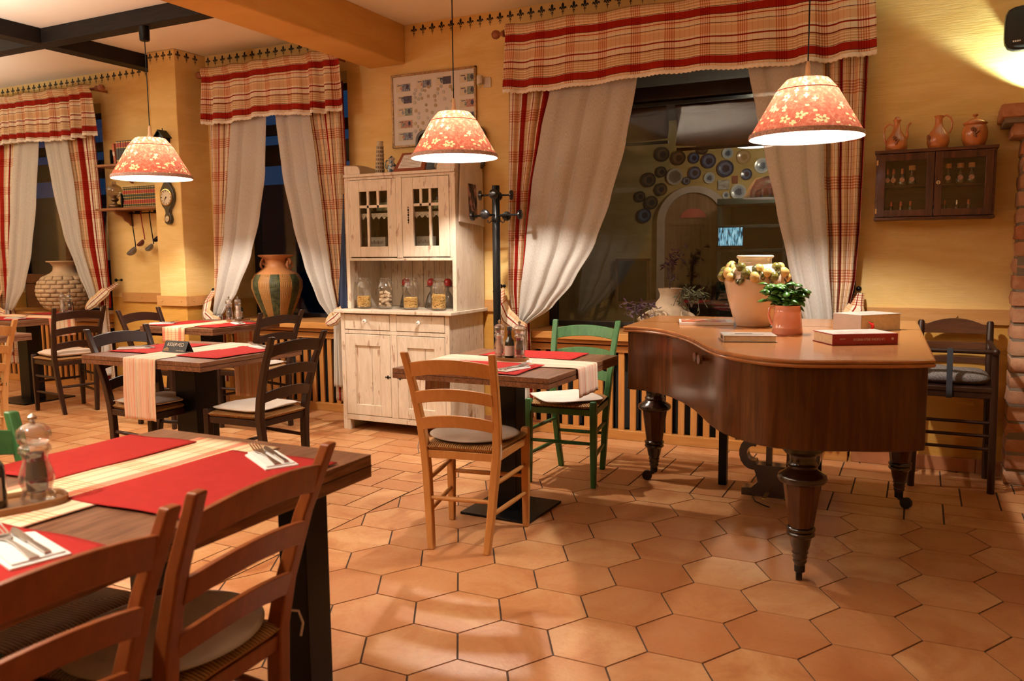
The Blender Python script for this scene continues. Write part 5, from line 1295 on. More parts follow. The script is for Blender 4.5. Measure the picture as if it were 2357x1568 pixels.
def card_holder():
    t = thing('framed_notice', 'reddish wooden stand with a lined paper sheet leaning on the hutch top', 'notice', (-3.28, 4.985, ZT), R(0))
    M = wood('notice_wood', (0.22, 0.05, 0.02, 1), (0.34, 0.09, 0.035, 1), 0.35, 'X')
    a = R(28); w, h = 0.135, 0.155
    def P(x, z, o=0): return (x, z*math.sin(a)-o*math.cos(a), z*math.cos(a)+o*math.sin(a)+0.004)
    b = MB(); b.rings([[P(-w, 0), P(w, 0), P(w*0.86, h), P(-w*0.70, h)], [P(-w, 0, 0.018), P(w, 0, 0.018), P(w*0.86, h, 0.018), P(-w*0.70, h, 0.018)]]); b.build('board', M, t, bevel=0.003)
    b = MB(); b.add([P(-w*0.72, 0.025, 0.0185), P(w*0.72, 0.025, 0.0185), P(w*0.66, h-0.018, 0.0185), P(-w*0.55, h-0.018, 0.0185)], [(0, 1, 2, 3)]); b.build('sheet', M_napkin, t)
    b = MB()
    for k in range(9):
        z = 0.034+k*0.012; b.add([P(-w*0.62, z, 0.019), P(w*0.62, z, 0.019), P(w*0.62, z+0.003, 0.019), P(-w*0.60, z+0.003, 0.019)], [(0, 1, 2, 3)])
    b.build('text_lines', plain('grey_print', (0.25, 0.2, 0.17, 1), 0.8), t)
card_holder()
t = thing('serving_tray', 'dark round-cornered tray leaning on the wall above the hutch, behind the lamp', 'tray', (-3.10, 5.235, ZT+0.002), 0)
def rr(w, h, r, n=6): return [(sx*(w-r)+r*math.cos(R(a0+90*k/n)), zz*(h-r)/1+((h-r) if 0 else 0)+r*math.sin(R(a0+90*k/n))) for sx, zz, a0 in ((1, 1, 0), (-1, 1, 90), (-1, -1, 180), (1, -1, 270)) for k in range(n+1)]
b = MB(); P_ = rr(0.29, 0.165, 0.07); b.prism([(x, z+0.17) for x, z in P_], 0.0, 0.012, 'Y'); tb = b.build('tray_base', plain('tray_dark', (0.06, 0.05, 0.035, 1), 0.4, var=0.3), t, bevel=0.003)
b = MB(); o1 = [(x, z+0.17) for x, z in P_]; o2 = [(x*0.93, z*0.88+0.17) for x, z in P_]
b.rings([[(x, 0.0, z) for x, z in o1], [(x, -0.02, z) for x, z in o1], [(x, -0.02, z) for x, z in o2], [(x, 0.0, z) for x, z in o2]], True, False); b.build('raised_rim', MATS['tray_dark'], t, bevel=0.003); t.rotation_euler = (R(-6), 0, 0)
t = thing('metal_tin', 'black oval tin at the right of the hutch top under the lamp', 'tin', (-2.95, 5.0, ZT), 0)
b = MB(); b.rings([[(0.05*math.cos(2*PI*k/28), 0.05*math.sin(2*PI*k/28)*0.7, z) for k in range(28)] for z in (0, 0.004, 0.045, 0.05)]); b.build('tin_body', plain('black_tin', (0.03, 0.025, 0.02, 1), 0.3, 0.5), t, True, angle=50)
b = MB(); b.sphere((0, 0, 0.054), 0.008); b.build('lid_knob', M_brass, t, True)
t = thing('toy_figure', 'small red, white and yellow toy figure at the left of the tray on the hutch', 'toy', (-3.40, 5.16, ZT), 0)
b = MB(); b.sphere((0, 0, 0.03), 0.026, 12); b.build('body', plain('toy_white', (0.7, 0.6, 0.5, 1), 0.5), t, True)
b = MB(); b.sphere((0, -0.004, 0.07), 0.024, 12); b.build('head', plain('toy_red', (0.55, 0.04, 0.03, 1), 0.5), t, True)
b = MB(); b.sphere((0.035, -0.01, 0.06), 0.016, 10, 1.5, 1, 0.7); b.build('arm', plain('toy_yellow', (0.6, 0.38, 0.08, 1), 0.5), t, True)
# cream tea towel over the right shoulder of the hutch, navy one on the left
def towel():
    t = thing('printed_towel', 'cream tea towel with a dark picture over the right side of the hutch', 'towel', (0, 0, 0), 0)
    x = -2.845+0.004; b = MB()
    def fn(u, v):
        y = 4.93+0.31*u; fold = 0.006*math.sin(u*9+1)*(0.4+v); 
        if v < 0.12: k = v/0.12; return (x-0.10*(1-k)+0.002, y, 1.929+0.006*math.sin(PI*k)-0.01*(u < 0.05))
        k = (v-0.12)/0.88; ang = 0.05*k*(u-0.5)
        return (x+0.006+abs(fold)+0.022*k*math.sin(u*PI), y+ang-0.015*k*(1-u), 1.929-k*(0.43+0.03*u))
    b.grid(fn, 30, 40); b.build('cloth', plain('towel_cream', (0.72, 0.63, 0.52, 1), 0.9, var=0.04, bump=0.2), t, True, solid=0.002, angle=180)
    b = MB()
    def fp(u, v):
        p = fn(0.30+0.34*u, 0.45+0.46*v); return (p[0]+0.003, p[1], p[2])
    b.grid(fp, 10, 14)
    q = NT('towel_picture'); n = q.noise(q.coord('Object', (30, 30, 12)), 1.2, 3); q.bsdf(q.ramp(n, [(0.38, (0.015, 0.012, 0.015, 1)), (0.5, (0.10, 0.06, 0.06, 1)), (0.6, (0.45, 0.25, 0.22, 1))]), 0.8)
    b.build('printed_picture', q.m, t, True, angle=180)
towel()
b = MB()
def nv(u, v):
    return (-3.782-(0.02+0.085*v)*(1-u), 4.90-0.03*u+0.012*math.sin(9*u)*v, 1.72-0.835*v+0.02*math.sin(u*6)*v)
b.grid(nv, 20, 24)
tag(b.build('navy_cloth', plain('navy_cotton', (0.012, 0.022, 0.055, 1), 0.9, var=0.2), None, True, solid=0.006, angle=180), 'navy blue cloth hanging down the left side of the white hutch', 'cloth')

# ------------------------------------------------------------------ poster of bank notes and coins
def poster():
    x0, x1, z0, z1 = -3.625, -2.895, 2.08, 2.615; y = WY-0.02
    t = thing('framed_coin_poster', 'framed poster of old bank notes and coins above the hutch', 'picture', (0, 0, 0), 0)
    g = plain('gilt_frame', (0.36, 0.20, 0.07, 1), 0.35, 0.3, var=0.5, vs=60)
    b = MB(); w = 0.016
    b.box(x0, x1, y, WY, z0, z0+w); b.box(x0, x1, y, WY, z1-w, z1); b.box(x0, x0+w, y, WY, z0, z1); b.box(x1-w, x1, y, WY, z0, z1); b.build('frame', g, t, bevel=0.003)
    b = MB(); b.box(x0+w, x1-w, y+0.008, y+0.012, z0+w, z1-w); b.build('paper', plain('poster_paper', (0.70, 0.66, 0.62, 1), 0.6, var=0.02), t)
    cols = [plain('note_blue', (0.22, 0.25, 0.32, 1), 0.7, var=0.7, vs=90), plain('note_green', (0.22, 0.28, 0.24, 1), 0.7, var=0.6, vs=90), plain('note_red', (0.45, 0.24, 0.20, 1), 0.7, var=0.6, vs=90), plain('note_cream', (0.62, 0.56, 0.44, 1), 0.7, var=0.05), plain('note_ink', (0.07, 0.065, 0.10, 1), 0.7, var=0.6, vs=90)]
    notes = [(0.0, .92, 0), (.33, .95, 0), (.64, .97, 4), (1.0, .97, 1), (.02, .70, 4), (.02, .48, 1), (.02, .26, 2), (.02, .04, 0), (1.0, .75, 1), (1.0, .53, 2), (1.0, .31, 0), (1.0, .08, 1), (.36, .03, 0), (.68, .03, 1)]
    b = MB(); rnd = random.Random(5); W = x1-x0-0.06; H = z1-z0-0.07
    for fx, fz, k in notes:
        cx = x0+0.05+0.06+fx*(W-0.12)-0.0; cz = z0+0.035+0.03+fz*(H-0.06); yy = y+0.0075
        b.cur = 3; b.box(cx-0.068, cx+0.068, yy, yy+0.0008, cz-0.031, cz+0.031)
        b.cur = k; b.box(cx-0.022+rnd.uniform(-.02, .02), cx+0.06, yy-0.0006, yy, cz-0.027, cz+0.026)
        b.cur = 4; c = (cx+0.035 if k != 4 else cx-0.02, yy-0.0008, cz+0.004); b.disc(c, 0.013, 12, 'Y', 0.018); b.cur = (k+2) % 3; b.disc((cx-0.02, yy-0.0009, cz-0.004), 0.010, 12, 'Y', 0.014)
        b.cur = 4; b.box(cx-0.055, cx-0.02, yy-0.0006, yy, cz+0.015, cz+0.021)
    b.build('bank_notes', cols, t)
    M1 = plain('coin_brass', (0.36, 0.26, 0.13, 1), 0.45, 0.2); M2 = plain('coin_silver', (0.42, 0.39, 0.36, 1), 0.45, 0.2)
    b = MB(); pts = []
    for k in range(46):
        for _ in range(60):
            px, pz = rnd.uniform(0.28, 0.74), rnd.uniform(0.18, 0.80)
            if all(math.hypot((px-a)*0.73, (pz-c)*0.53) > 0.024 for a, c in pts): pts.append((px, pz)); break
    for k, (px, pz) in enumerate(pts):
        b.cur = (k*7//3) % 2; r = rnd.uniform(0.0095, 0.0145); b.lathe([(r, y+0.0079), (r, y+0.006), (r*0.82, y+0.0055), (0.0004, y+0.0055)][::-1], 14, (x0+(x1-x0)*px, 0, z0+(z1-z0)*pz), ax='Y')
    b.build('coins', [M1, M2], t)
poster()
t = thing('night_light', 'small plug-in night light beside the poster, on a white socket plate', 'night light', (-2.835, WY, 2.49), 0)
b = MB(); b.box(-0.005, 0.055, -0.008, 0, -0.035, 0.035); b.build('socket_plate', plain('white_plastic', (0.62, 0.55, 0.46, 1), 0.4), t, bevel=0.002)
b = MB(); b.rings([[(-0.02+0.022*math.cos(2*PI*k/16), -0.035+0.02*math.sin(2*PI*k/16), z) for k in range(16)] for z in (-0.012, 0.0, 0.035, 0.045)]); b.build('housing', MATS['white_plastic'], t, True)
b = MB(); b.lathe([(0.018, -0.012), (0.018, -0.03), (0.010, -0.042), (0.001, -0.044)], 14, (-0.02, -0.035, 0)); b.build('clear_dome', M_glass, t, True)
# ------------------------------------------------------------------ glazed wall cabinet with miniature bottles
M_cab = wood('cabinet_wood', (0.045, 0.016, 0.008, 1), (0.14, 0.05, 0.022, 1), 0.35, 'X', 1.2, 0.35, contrast=1.3)
M_cabz = wood('cabinet_wood_upright', (0.045, 0.016, 0.008, 1), (0.14, 0.05, 0.022, 1), 0.35, 'Z', 1.2, 0.35, contrast=1.3)
CX0, CX1, CZ0, CZ1, CY = -0.245, 0.345, 1.448, 1.836, 5.14
def wall_cabinet():
    t = thing('wall_cabinet', 'dark wooden glazed wall cabinet of miniature bottles beside the brick pillar', 'cabinet', (0, 0, 0), 0)
    b = MB(); b.box(CX0-0.008, CX1+0.008, CY-0.01, WY, CZ1-0.018, CZ1); b.box(CX0-0.004, CX1+0.004, CY-0.006, WY, CZ0, CZ0+0.016)
    b.box(CX0, CX0+0.016, CY, WY, CZ0, CZ1-0.01); b.box(CX1-0.016, CX1, CY, WY, CZ0, CZ1-0.01); b.box(CX0, CX1, WY-0.008, WY, CZ0, CZ1)
    b.build('cabinet_body', M_cab, t, bevel=0.003)
    b = MB(); b.box(CX0+0.016, CX1-0.016, CY+0.03, WY-0.008, 1.632, 1.642); b.build('shelf', M_cab, t)
    m = (CX0+CX1)/2+0.002
    for k, (a, c) in enumerate(((CX0+0.012, m-0.0015), (m+0.0015, CX1-0.012))):
        z0, z1 = CZ0+0.018, CZ1-0.02; w = 0.038; b = MB()
        b.box(a, a+w, CY-0.008, CY+0.012, z0, z1); b.box(c-w, c, CY-0.008, CY+0.012, z0, z1); b.box(a+w-0.001, c-w+0.001, CY-0.007, CY+0.011, z0+0.001, z0+0.038); b.box(a+w-0.001, c-w+0.001, CY-0.007, CY+0.011, z1-0.04, z1-0.001); d = b.build('glazed_door', M_cabz, t, bevel=0.002)
        b = MB(); b.box(a+w-0.003, c-w+0.003, CY+0.002, CY+0.005, z0+0.03, z1-0.03); b.build('pane', M_glass, d)
        if k: 
            b = MB(); b.lathe([(0.011, CY-0.0095), (0.011, CY-0.008)], 16, (a+0.018, 0, 1.648), ax='Y'); p = b.build('lock_plate', M_steel, d)
            b = MB(); b.box(a+0.0165, a+0.0195, CY-0.0105, CY-0.0094, 1.640, 1.654); b.build('keyhole', M_black, p)
    for z in (1.50, 1.77):
        b = MB(); b.box(CX0+0.004, CX0+0.012, CY-0.009, CY-0.002, z-0.014, z+0.014); b.build('hinge', M_brass, t)
wall_cabinet()
rows = [(1.6425, [(-0.185, 'f', 'a dark top'), (-0.155, 't', 'a pale tall label'), (-0.110, 'f', 'copper neck foil'), (-0.060, 'k', 'a wide cork cap'), (0.068, 'g', 'green glass'), (0.118, 'k', 'a wide cork cap'), (0.178, 'k', 'a wide cork cap'), (0.232, 'k', 'a cork cap')]),
        (1.4645, [(-0.205, 's', ''), (-0.160, 'r', ''), (-0.112, 'r', ''), (-0.062, 'r', ''), (0.055, 'r', ''), (0.108, 'r', ''), (0.168, 's', ''), (0.225, 'r', '')])]
ordn = ['first from the left', 'second from the left', 'third from the left', 'fourth from the left', 'fifth from the left', 'sixth from the left', 'seventh from the left', 'last at the right']
M_foil = plain('copper_foil', (0.50, 0.14, 0.07, 1), 0.3, 0.7); M_lab = plain('pink_label', (0.55, 0.28, 0.20, 1), 0.6, var=0.4, vs=200); M_cork = plain('cork', (0.55, 0.24, 0.08, 1), 0.7)
M_mini = clear('mini_bottle_glass', (0.55, 0.5, 0.42, 1), 0.6, body=(0.08, 0.05, 0.03, 1), bodyf=0.3)
for ri, (z, L) in enumerate(rows):
    for k, (x, kind, _) in enumerate(L):
        t = thing('miniature_bottle', 'miniature bottle on the %s shelf of the glazed wall cabinet, %s' % ('upper' if ri == 0 else 'lower', ordn[k]), 'bottle', (x, 5.185, z), 0, 'miniature bottles in the wall cabinet')
        s = 1.0 if ri == 0 else 0.95
        if kind in 'fkg': pr = [(0.018, 0), (0.022, 0.004), (0.023, 0.02), (0.017, 0.045), (0.008, 0.062), (0.007, 0.082), (0.008, 0.084)]
        else: pr = [(0.011, 0), (0.0125, 0.003), (0.0125, 0.055), (0.008, 0.068), (0.006, 0.078), (0.006, 0.090)]
        b = MB(); b.lathe([(r*s, h*s) for r, h in pr], 14); b.build('glass_body', M_mini, t, True)
        b = MB()
        if kind == 'k': b.lathe([(0.016*s, 0.083*s), (0.0175*s, 0.107*s), (0.015*s, 0.109*s)], 14); b.build('cork_cap', M_cork, t, True)
        else: b.lathe([(0.0085*s, 0.064*s), (0.0082*s, 0.092*s), (0.006*s, 0.094*s)], 12); b.build('neck_foil', M_foil if kind != 's' else M_steel, t, True)
        if kind != 's':
            b = MB(); b.disc((0, -0.0235*s if kind in 'fkg' else -0.0135*s, 0.03*s), 0.0135*s, 14, 'Y'); b.build('label', M_lab, t)
# three terracotta vessels on the cabinet
M_tg = plain('glazed_terracotta', (0.50, 0.17, 0.05, 1), 0.25, coat=0.6, var=0.2, vs=14)
ZC = CZ1+0.0005
def grapes(t, c, n=14, s=1.0, dy=-1):
    b = MB(); rnd = random.Random(4)
    for k in range(n):
        r = 0.5*k/n; b.sphere((c[0]+rnd.uniform(-1, 1)*0.022*(1-k/n)*s+0.002, c[1]+dy*0.002*(1-k/n), c[2]-0.045*s*k/n+0.01), 0.0062*s, 8, m=5)
    b.build('grape_relief', plain('dark_glaze_relief', (0.22, 0.07, 0.025, 1), 0.3, coat=0.5), t, True)
jug('spouted_jug', 'terracotta jug with loop handle and thin spout, left on the wall cabinet', -0.147, 5.2, ZC, 1.0, M_tg, [(0.052, 0), (0.056, 0.004), (0.058, 0.03), (0.052, 0.065), (0.036, 0.09), (0.022, 0.115), (0.016, 0.145), (0.015, 0.160), (0.021, 0.168), (0.021, 0.173), (0.014, 0.178), (0.014, 0.184), (0.008, 0.190), (0.001, 0.192)],
    ([(-0.018, 0, 0.145), (-0.040, 0, 0.152), (-0.062, 0, 0.135), (-0.066, 0, 0.10), (-0.060, 0, 0.06), (-0.053, 0, 0.04)], 0.005), ([(0.045, 0, 0.06), (0.054, 0, 0.085), (0.052, 0, 0.115), (0.056, 0, 0.135), (0.070, 0, 0.152)], [0.011, 0.008, 0.006, 0.006, 0.005]), 'terracotta vessels on the wall cabinet', extra=lambda t: grapes(t, (0, -0.056, 0.065)))
jug('wine_jug', 'terracotta wine jug with tall handle, centre of the wall cabinet top', 0.062, 5.2, ZC, 1.0, M_tg, [(0.044, 0), (0.048, 0.004), (0.057, 0.035), (0.055, 0.065), (0.040, 0.095), (0.026, 0.115), (0.019, 0.135), (0.018, 0.165), (0.024, 0.178), (0.019, 0.180), (0.014, 0.16)],
    ([(0.016, 0, 0.168), (0.035, 0, 0.182), (0.058, 0, 0.165), (0.066, 0, 0.135), (0.062, 0, 0.105), (0.052, 0, 0.08)], 0.0055), None, 'terracotta vessels on the wall cabinet', extra=lambda t: grapes(t, (-0.04, -0.036, 0.06)))
def lid(t):
    b = MB(); b.lathe([(0.056, 0.125), (0.056, 0.129), (0.040, 0.140), (0.022, 0.150), (0.008, 0.153), (0.006, 0.160), (0.014, 0.165), (0.014, 0.172), (0.001, 0.176)], 24); b.build('lid', M_tg, t, True, angle=60); grapes(t, (0, -0.063, 0.085), 16, 1.1)
jug('lidded_pot', 'squat lidded terracotta pot at the right of the wall cabinet top', 0.238, 5.2, ZC, 1.0, M_tg, [(0.046, 0), (0.050, 0.004), (0.062, 0.04), (0.064, 0.075), (0.058, 0.105), (0.052, 0.115), (0.060, 0.122), (0.060, 0.126), (0.04, 0.124)], None, None, 'terracotta vessels on the wall cabinet', 'pot', lid)

# ------------------------------------------------------------------ brick pillar with stepped capital
def bricks():
    q = NT('old_brick'); n = q.noise(q.coord('Object'), 6, 5, 0.65); at = q.n('ShaderNodeVertexColor'); at.layer_name = 'tone'; sp = q.n('ShaderNodeSeparateColor'); q.l(at.outputs[0], sp.inputs[0])
    c = q.ramp(n, [(0.3, (0.27, 0.095, 0.045, 1)), (0.5, (0.46, 0.19, 0.09, 1)), (0.68, (0.56, 0.34, 0.20, 1))])
    c = q.mix(q.math('MULTIPLY', sp.outputs[0], 0.5), c, (0.48, 0.32, 0.21, 1)); q.bsdf(c, 0.85, 0, 0.2, q.bump(q.noise(q.coord('Object'), 40, 5, 0.7), 0.7, 0.006))
    mo = plain('mortar', (0.22, 0.17, 0.12, 1), 0.95, bump=0.6)
    b = MB(); x0, x1, y0, y1 = 0.455, 1.30, 5.10, 5.30; rnd = random.Random(8); ntone = []
    z = 0.0; k = 0
    def lump(xa, xb, ya, yb, za, zb):
        j = lambda: rnd.uniform(-0.005, 0.005); ch = 0.005
        def ring(zz, e): return [(xa+e+j(), ya+e+j(), zz), (xb-e+j(), ya+e+j(), zz), (xb-e+j(), yb, zz), (xa+e+j(), yb, zz)]
        b.rings([ring(za+0.001, ch), ring(za+ch, 0), ring((za+zb)/2, -0.002), ring(zb-ch, 0), ring(zb-0.001, ch)]); ntone.append(rnd.random())
        cnt.append(4*4+2)
    cnt = []
    H = 0.0885
    while z < 1.86:
        off = 0 if k % 2 else -0.125; x = x0
        first = 0.25 if k % 2 else 0.125
        xx = x0
        while xx < x1:
            L = first if xx == x0 else 0.25
            lump(xx+rnd.uniform(-0.004, 0.006), min(x1, xx+L)-0.012, y0+rnd.uniform(-0.004, 0.006), y1, z+0.002, z+H-0.010); xx += L
        z += H; k += 1
    for (dx, dy, za, zb, st) in ((0.045, 0.05, 1.865, 1.945, 0.16), (0.105, 0.10, 1.955, 2.025, 0.19)):
        xx = x0-dx
        while xx < x1: lump(xx, min(x1, xx+st)-0.01, y0-dy, y1, za, zb); xx += st
    nb = len(b.f)
    b.cur = 1; b.box(x0+0.007, x1, y0+0.007, y1, 0, 1.95); b.box(x0-0.09, x1, y0-0.085, y1, 1.93, 2.015)
    o = b.build('brick_pillar', [q.m, mo], None, True, angle=50)
    ca = o.data.color_attributes.new('tone', 'FLOAT_COLOR', 'FACE' if False else 'CORNER'); vals = []; tones = []
    for n_, tn in zip(cnt, ntone): tones += [tn]*n_
    tones += [0]*(len(o.data.polygons)-len(tones))
    for p, tn in zip(o.data.polygons, tones): vals.extend([tn, tn, tn, 1]*p.loop_total)
    ca.data.foreach_set('color', vals)
    tag(o, 'rough old brick pillar with a stepped top at the right edge of the photo', 'pillar', kind='structure')
bricks()

# loudspeaker high on the right wall
t = thing('wall_speaker', 'black rounded loudspeaker mounted high at the upper right corner', 'speaker', (0.47, 5.16, 2.42), R(-6))
b = MB()
def sq(w, h, y, p=4.5, n=32):
    out = []
    for k in range(n):
        a = 2*PI*k/n; r = 1/((abs(math.cos(a))**p+abs(math.sin(a))**p)**(1/p)); out.append((r*math.cos(a)*w, y, r*math.sin(a)*h))
    return out
b.rings([sq(0.085, 0.085, 0.09), sq(0.12, 0.112, 0.0), sq(0.122, 0.116, -0.04), sq(0.116, 0.11, -0.055)][::-1]); b.build('cabinet', plain('speaker_plastic', (0.012, 0.012, 0.013, 1), 0.35), t, True, angle=50)
b = MB(); b.rings([sq(0.110, 0.104, -0.054), sq(0.10, 0.094, -0.062), sq(0.06, 0.056, -0.066), sq(0.001, 0.001, -0.067)][::-1], cap=False); b.build('grille', plain('speaker_grille', (0.008, 0.008, 0.009, 1), 0.6, bump=0.4, vs=40), t, True)
b = MB()
for k in range(4): b.box(-0.078+k*0.0095, -0.071+k*0.0095, -0.0685, -0.062, -0.070, -0.062)
b.build('maker_badge', plain('badge_white', (0.75, 0.75, 0.75, 1), 0.4), t)
b = MB(); b.box(-0.02, 0.02, 0.08, 0.145, -0.03, 0.03); b.build('wall_bracket', M_black, t)

# ------------------------------------------------------------------ coat stand
def coat_stand():
    x, y = -2.562, 4.93
    t = thing('coat_stand', 'black tubular coat stand between the white hutch and the wide window', 'coat stand', (x, y, 0), 0)
    b = MB(); b.lathe([(0.026, 0.02), (0.026, 1.728), (0.024, 1.732), (0.001, 1.732)], 24); b.build('pole', M_black, t, True, angle=50)
    b = MB(); b.lathe([(0.19, 0), (0.20, 0.008), (0.19, 0.018), (0.05, 0.03), (0.028, 0.04)], 32); b.build('base', M_black, t, True)
    b = MB(); b.lathe([(0.028, 1.49), (0.030, 1.495), (0.030, 1.52), (0.028, 1.525)], 24); b.lathe([(0.028, 1.02), (0.0275, 1.03)], 24); b.build('collar', M_black, t, True)
    for z, L, off, n in ((1.668, 0.095, 0.35, 4), (1.535, 0.165, 0.05, 4)):
        for k in range(n):
            a = 2*PI*k/n+off
            c, s = math.cos(a), math.sin(a)
            b = MB(); b.tube([(c*0.02, s*0.02, z), (c*L, s*L, z)], 0.0065, 10); arm = b.build('peg', M_black, t, True)
            b = MB(); p = Vector((c, s, 0)); q = Vector((c*L, s*L, z)); b.tube([q-p*0.004, q, q+p*0.014, q+p*0.020, q+p*0.024], [0.016, 0.031, 0.033, 0.029, 0.014], 20); b.build('knob', plain('black_knob', (0.004, 0.004, 0.005, 1), 0.25, coat=0.15), arm, True, angle=50)
    for k in range(4):
        a = 2*PI*k/4+0.3; c, s = math.cos(a), math.sin(a)
        b = MB(); b.tube([(c*0.028, s*0.028, 1.50), (c*0.045, s*0.045, 1.485), (c*0.055, s*0.055, 1.49), (c*0.056, s*0.056, 1.505)], 0.0035, 6); b.build('small_hook', M_black, t, True)
coat_stand()

# ------------------------------------------------------------------ wall shelves with books, lamp, ladles
M_sh = wood('shelf_wood', (0.20, 0.065, 0.022, 1), (0.32, 0.12, 0.045, 1), 0.35, 'X', 1, 0.3)
for z, xa, xb, lb in ((1.715, -6.76, -5.87, 'lower reddish wooden wall shelf holding the row of red and green books'), (2.105, -6.73, -5.87, 'upper reddish wooden wall shelf partly behind the hanging lamp')):
    t = thing('wall_shelf', lb, 'shelf', (0, 0, 0), 0)
    b = MB(); b.box(xa, xb, WY-0.22, WY, z-0.022, z); b.build('board', M_sh, t, bevel=0.004)
    for x in (xa+0.22, xb-0.02):
        pts = [(WY, z-0.022), (WY-0.19, z-0.022), (WY-0.18, z-0.05), (WY-0.15, z-0.062), (WY-0.11, z-0.075), (WY-0.08, z-0.11), (WY-0.04, z-0.13), (WY-0.02, z-0.155), (WY, z-0.16)]
        b = MB(); b.prism(pts, x-0.011, x+0.011, 'X'); b.build('bracket', M_sh, t, bevel=0.003)
def std_book(x, z, h, w, d, mats, lb, grp, bands):
    t = thing('book', lb, 'book', (x, WY-0.02-d, z), 0, grp)
    b = MB(); b.box(0, w, 0, d, 0, h); b.build('binding', mats[0], t, bevel=0.002)
    if bands:
        b = MB()
        for za, zb in bands[0]: b = MB(); b.box(0.001, w-0.001, -0.0012, 0.01, h*za, h*zb); b.build('spine_label', mats[1], t)
        b = MB()
        for zz in bands[1]: b.box(0.0015, w-0.0015, -0.0018, 0.01, h*zz-0.0016, h*zz+0.0016)
        b.build('gilt_lines', M_brass, t)
    return t
M_bg2 = plain('green_leather', (0.035, 0.045, 0.022, 1), 0.5, var=0.2); M_br2 = plain('red_leather', (0.30, 0.025, 0.015, 1), 0.5); M_navy = plain('navy_leather', (0.012, 0.015, 0.03, 1), 0.45)
bk = std_book(-6.455, 1.7155, 0.185, 0.0255, 0.14, (M_bg2, M_br2), 'green and red banded book in the uniform row on the lower wall shelf', 'banded books on the lower shelf', ([(0.18, 0.36), (0.66, 0.82)], [0.06, 0.17, 0.37, 0.5, 0.65, 0.83, 0.94]))
for k in range(1, 17): dup(bk, (-6.455+k*0.0282, WY-0.16, 1.7155))
bn = std_book(-6.495, 2.1055, 0.20, 0.030, 0.15, (M_navy, M_br2), 'tall navy book with red label in the row on the upper wall shelf', 'navy books on the upper shelf', ([(0.72, 0.92)], [0.1, 0.16, 0.7, 0.94]))
for k in range(1, 14): dup(bn, (-6.495+k*0.033, WY-0.17, 2.1055))
rb1 = std_book(-6.545, 2.1055, 0.185, 0.028, 0.14, (plain('orange_binding', (0.50, 0.13, 0.06, 1), 0.6), M_cream), 'orange book leaning at the left end of the upper shelf row', None, ([(0.4, 0.6)], []))
rb1.rotation_euler = (0, R(-6), 0)
for (x, z, r, lb) in ((-6.61, 2.1755, 0.068, 'round black framed disc standing at the left of the upper wall shelf'), (-6.50, 1.782, 0.066, 'round black disc between the oil lamp and the banded books')):
    t = thing('bookend', lb, 'bookend', (x, WY-0.13, z), R(-35))
    b = MB(); b.lathe([(r, -0.012), (r, 0.012), (r*0.8, 0.014), (r*0.78, 0.006), (0.001, 0.006)][::-1], 28, ax='Y'); b.build('ring', M_black, t, True, angle=40)
    b = MB(); b.lathe([(r*0.74, -0.013), (0.001, -0.018)], 24, ax='Y'); b.build('face', plain('bronze_face', (0.12, 0.09, 0.05, 1), 0.4, 0.6), t, True)
def oil_lamp():
    t = thing('oil_lamp', 'old brass oil lamp with round clear glass at the left of the lower shelf', 'oil lamp', (-6.60, WY-0.13, 1.7155), 0)
    M = plain('old_brass', (0.16, 0.085, 0.04, 1), 0.35, 0.8, var=0.4, vs=20)
    b = MB(); b.lathe([(0.062, 0), (0.064, 0.006), (0.055, 0.014), (0.058, 0.022), (0.050, 0.036), (0.02, 0.044), (0.015, 0.06), (0.028, 0.068), (0.034, 0.078), (0.030, 0.09), (0.02, 0.098)], 24); b.build('font', M, t, True, angle=50)
    b = MB(); b.lathe([(0.026, 0.096), (0.048, 0.115), (0.066, 0.145), (0.068, 0.165), (0.056, 0.195), (0.030, 0.212), (0.018, 0.220), (0.017, 0.245)], 28, cap=False); b.build('glass_globe', clear('lamp_globe', (0.78, 0.70, 0.6, 1), 0.14, body=(0.4, 0.3, 0.2, 1), bodyf=0.12), t, True)
    b = MB(); b.lathe([(0.012, 0.098), (0.012, 0.118), (0.006, 0.12)], 12); b.build('burner', M, t, True)
oil_lamp()
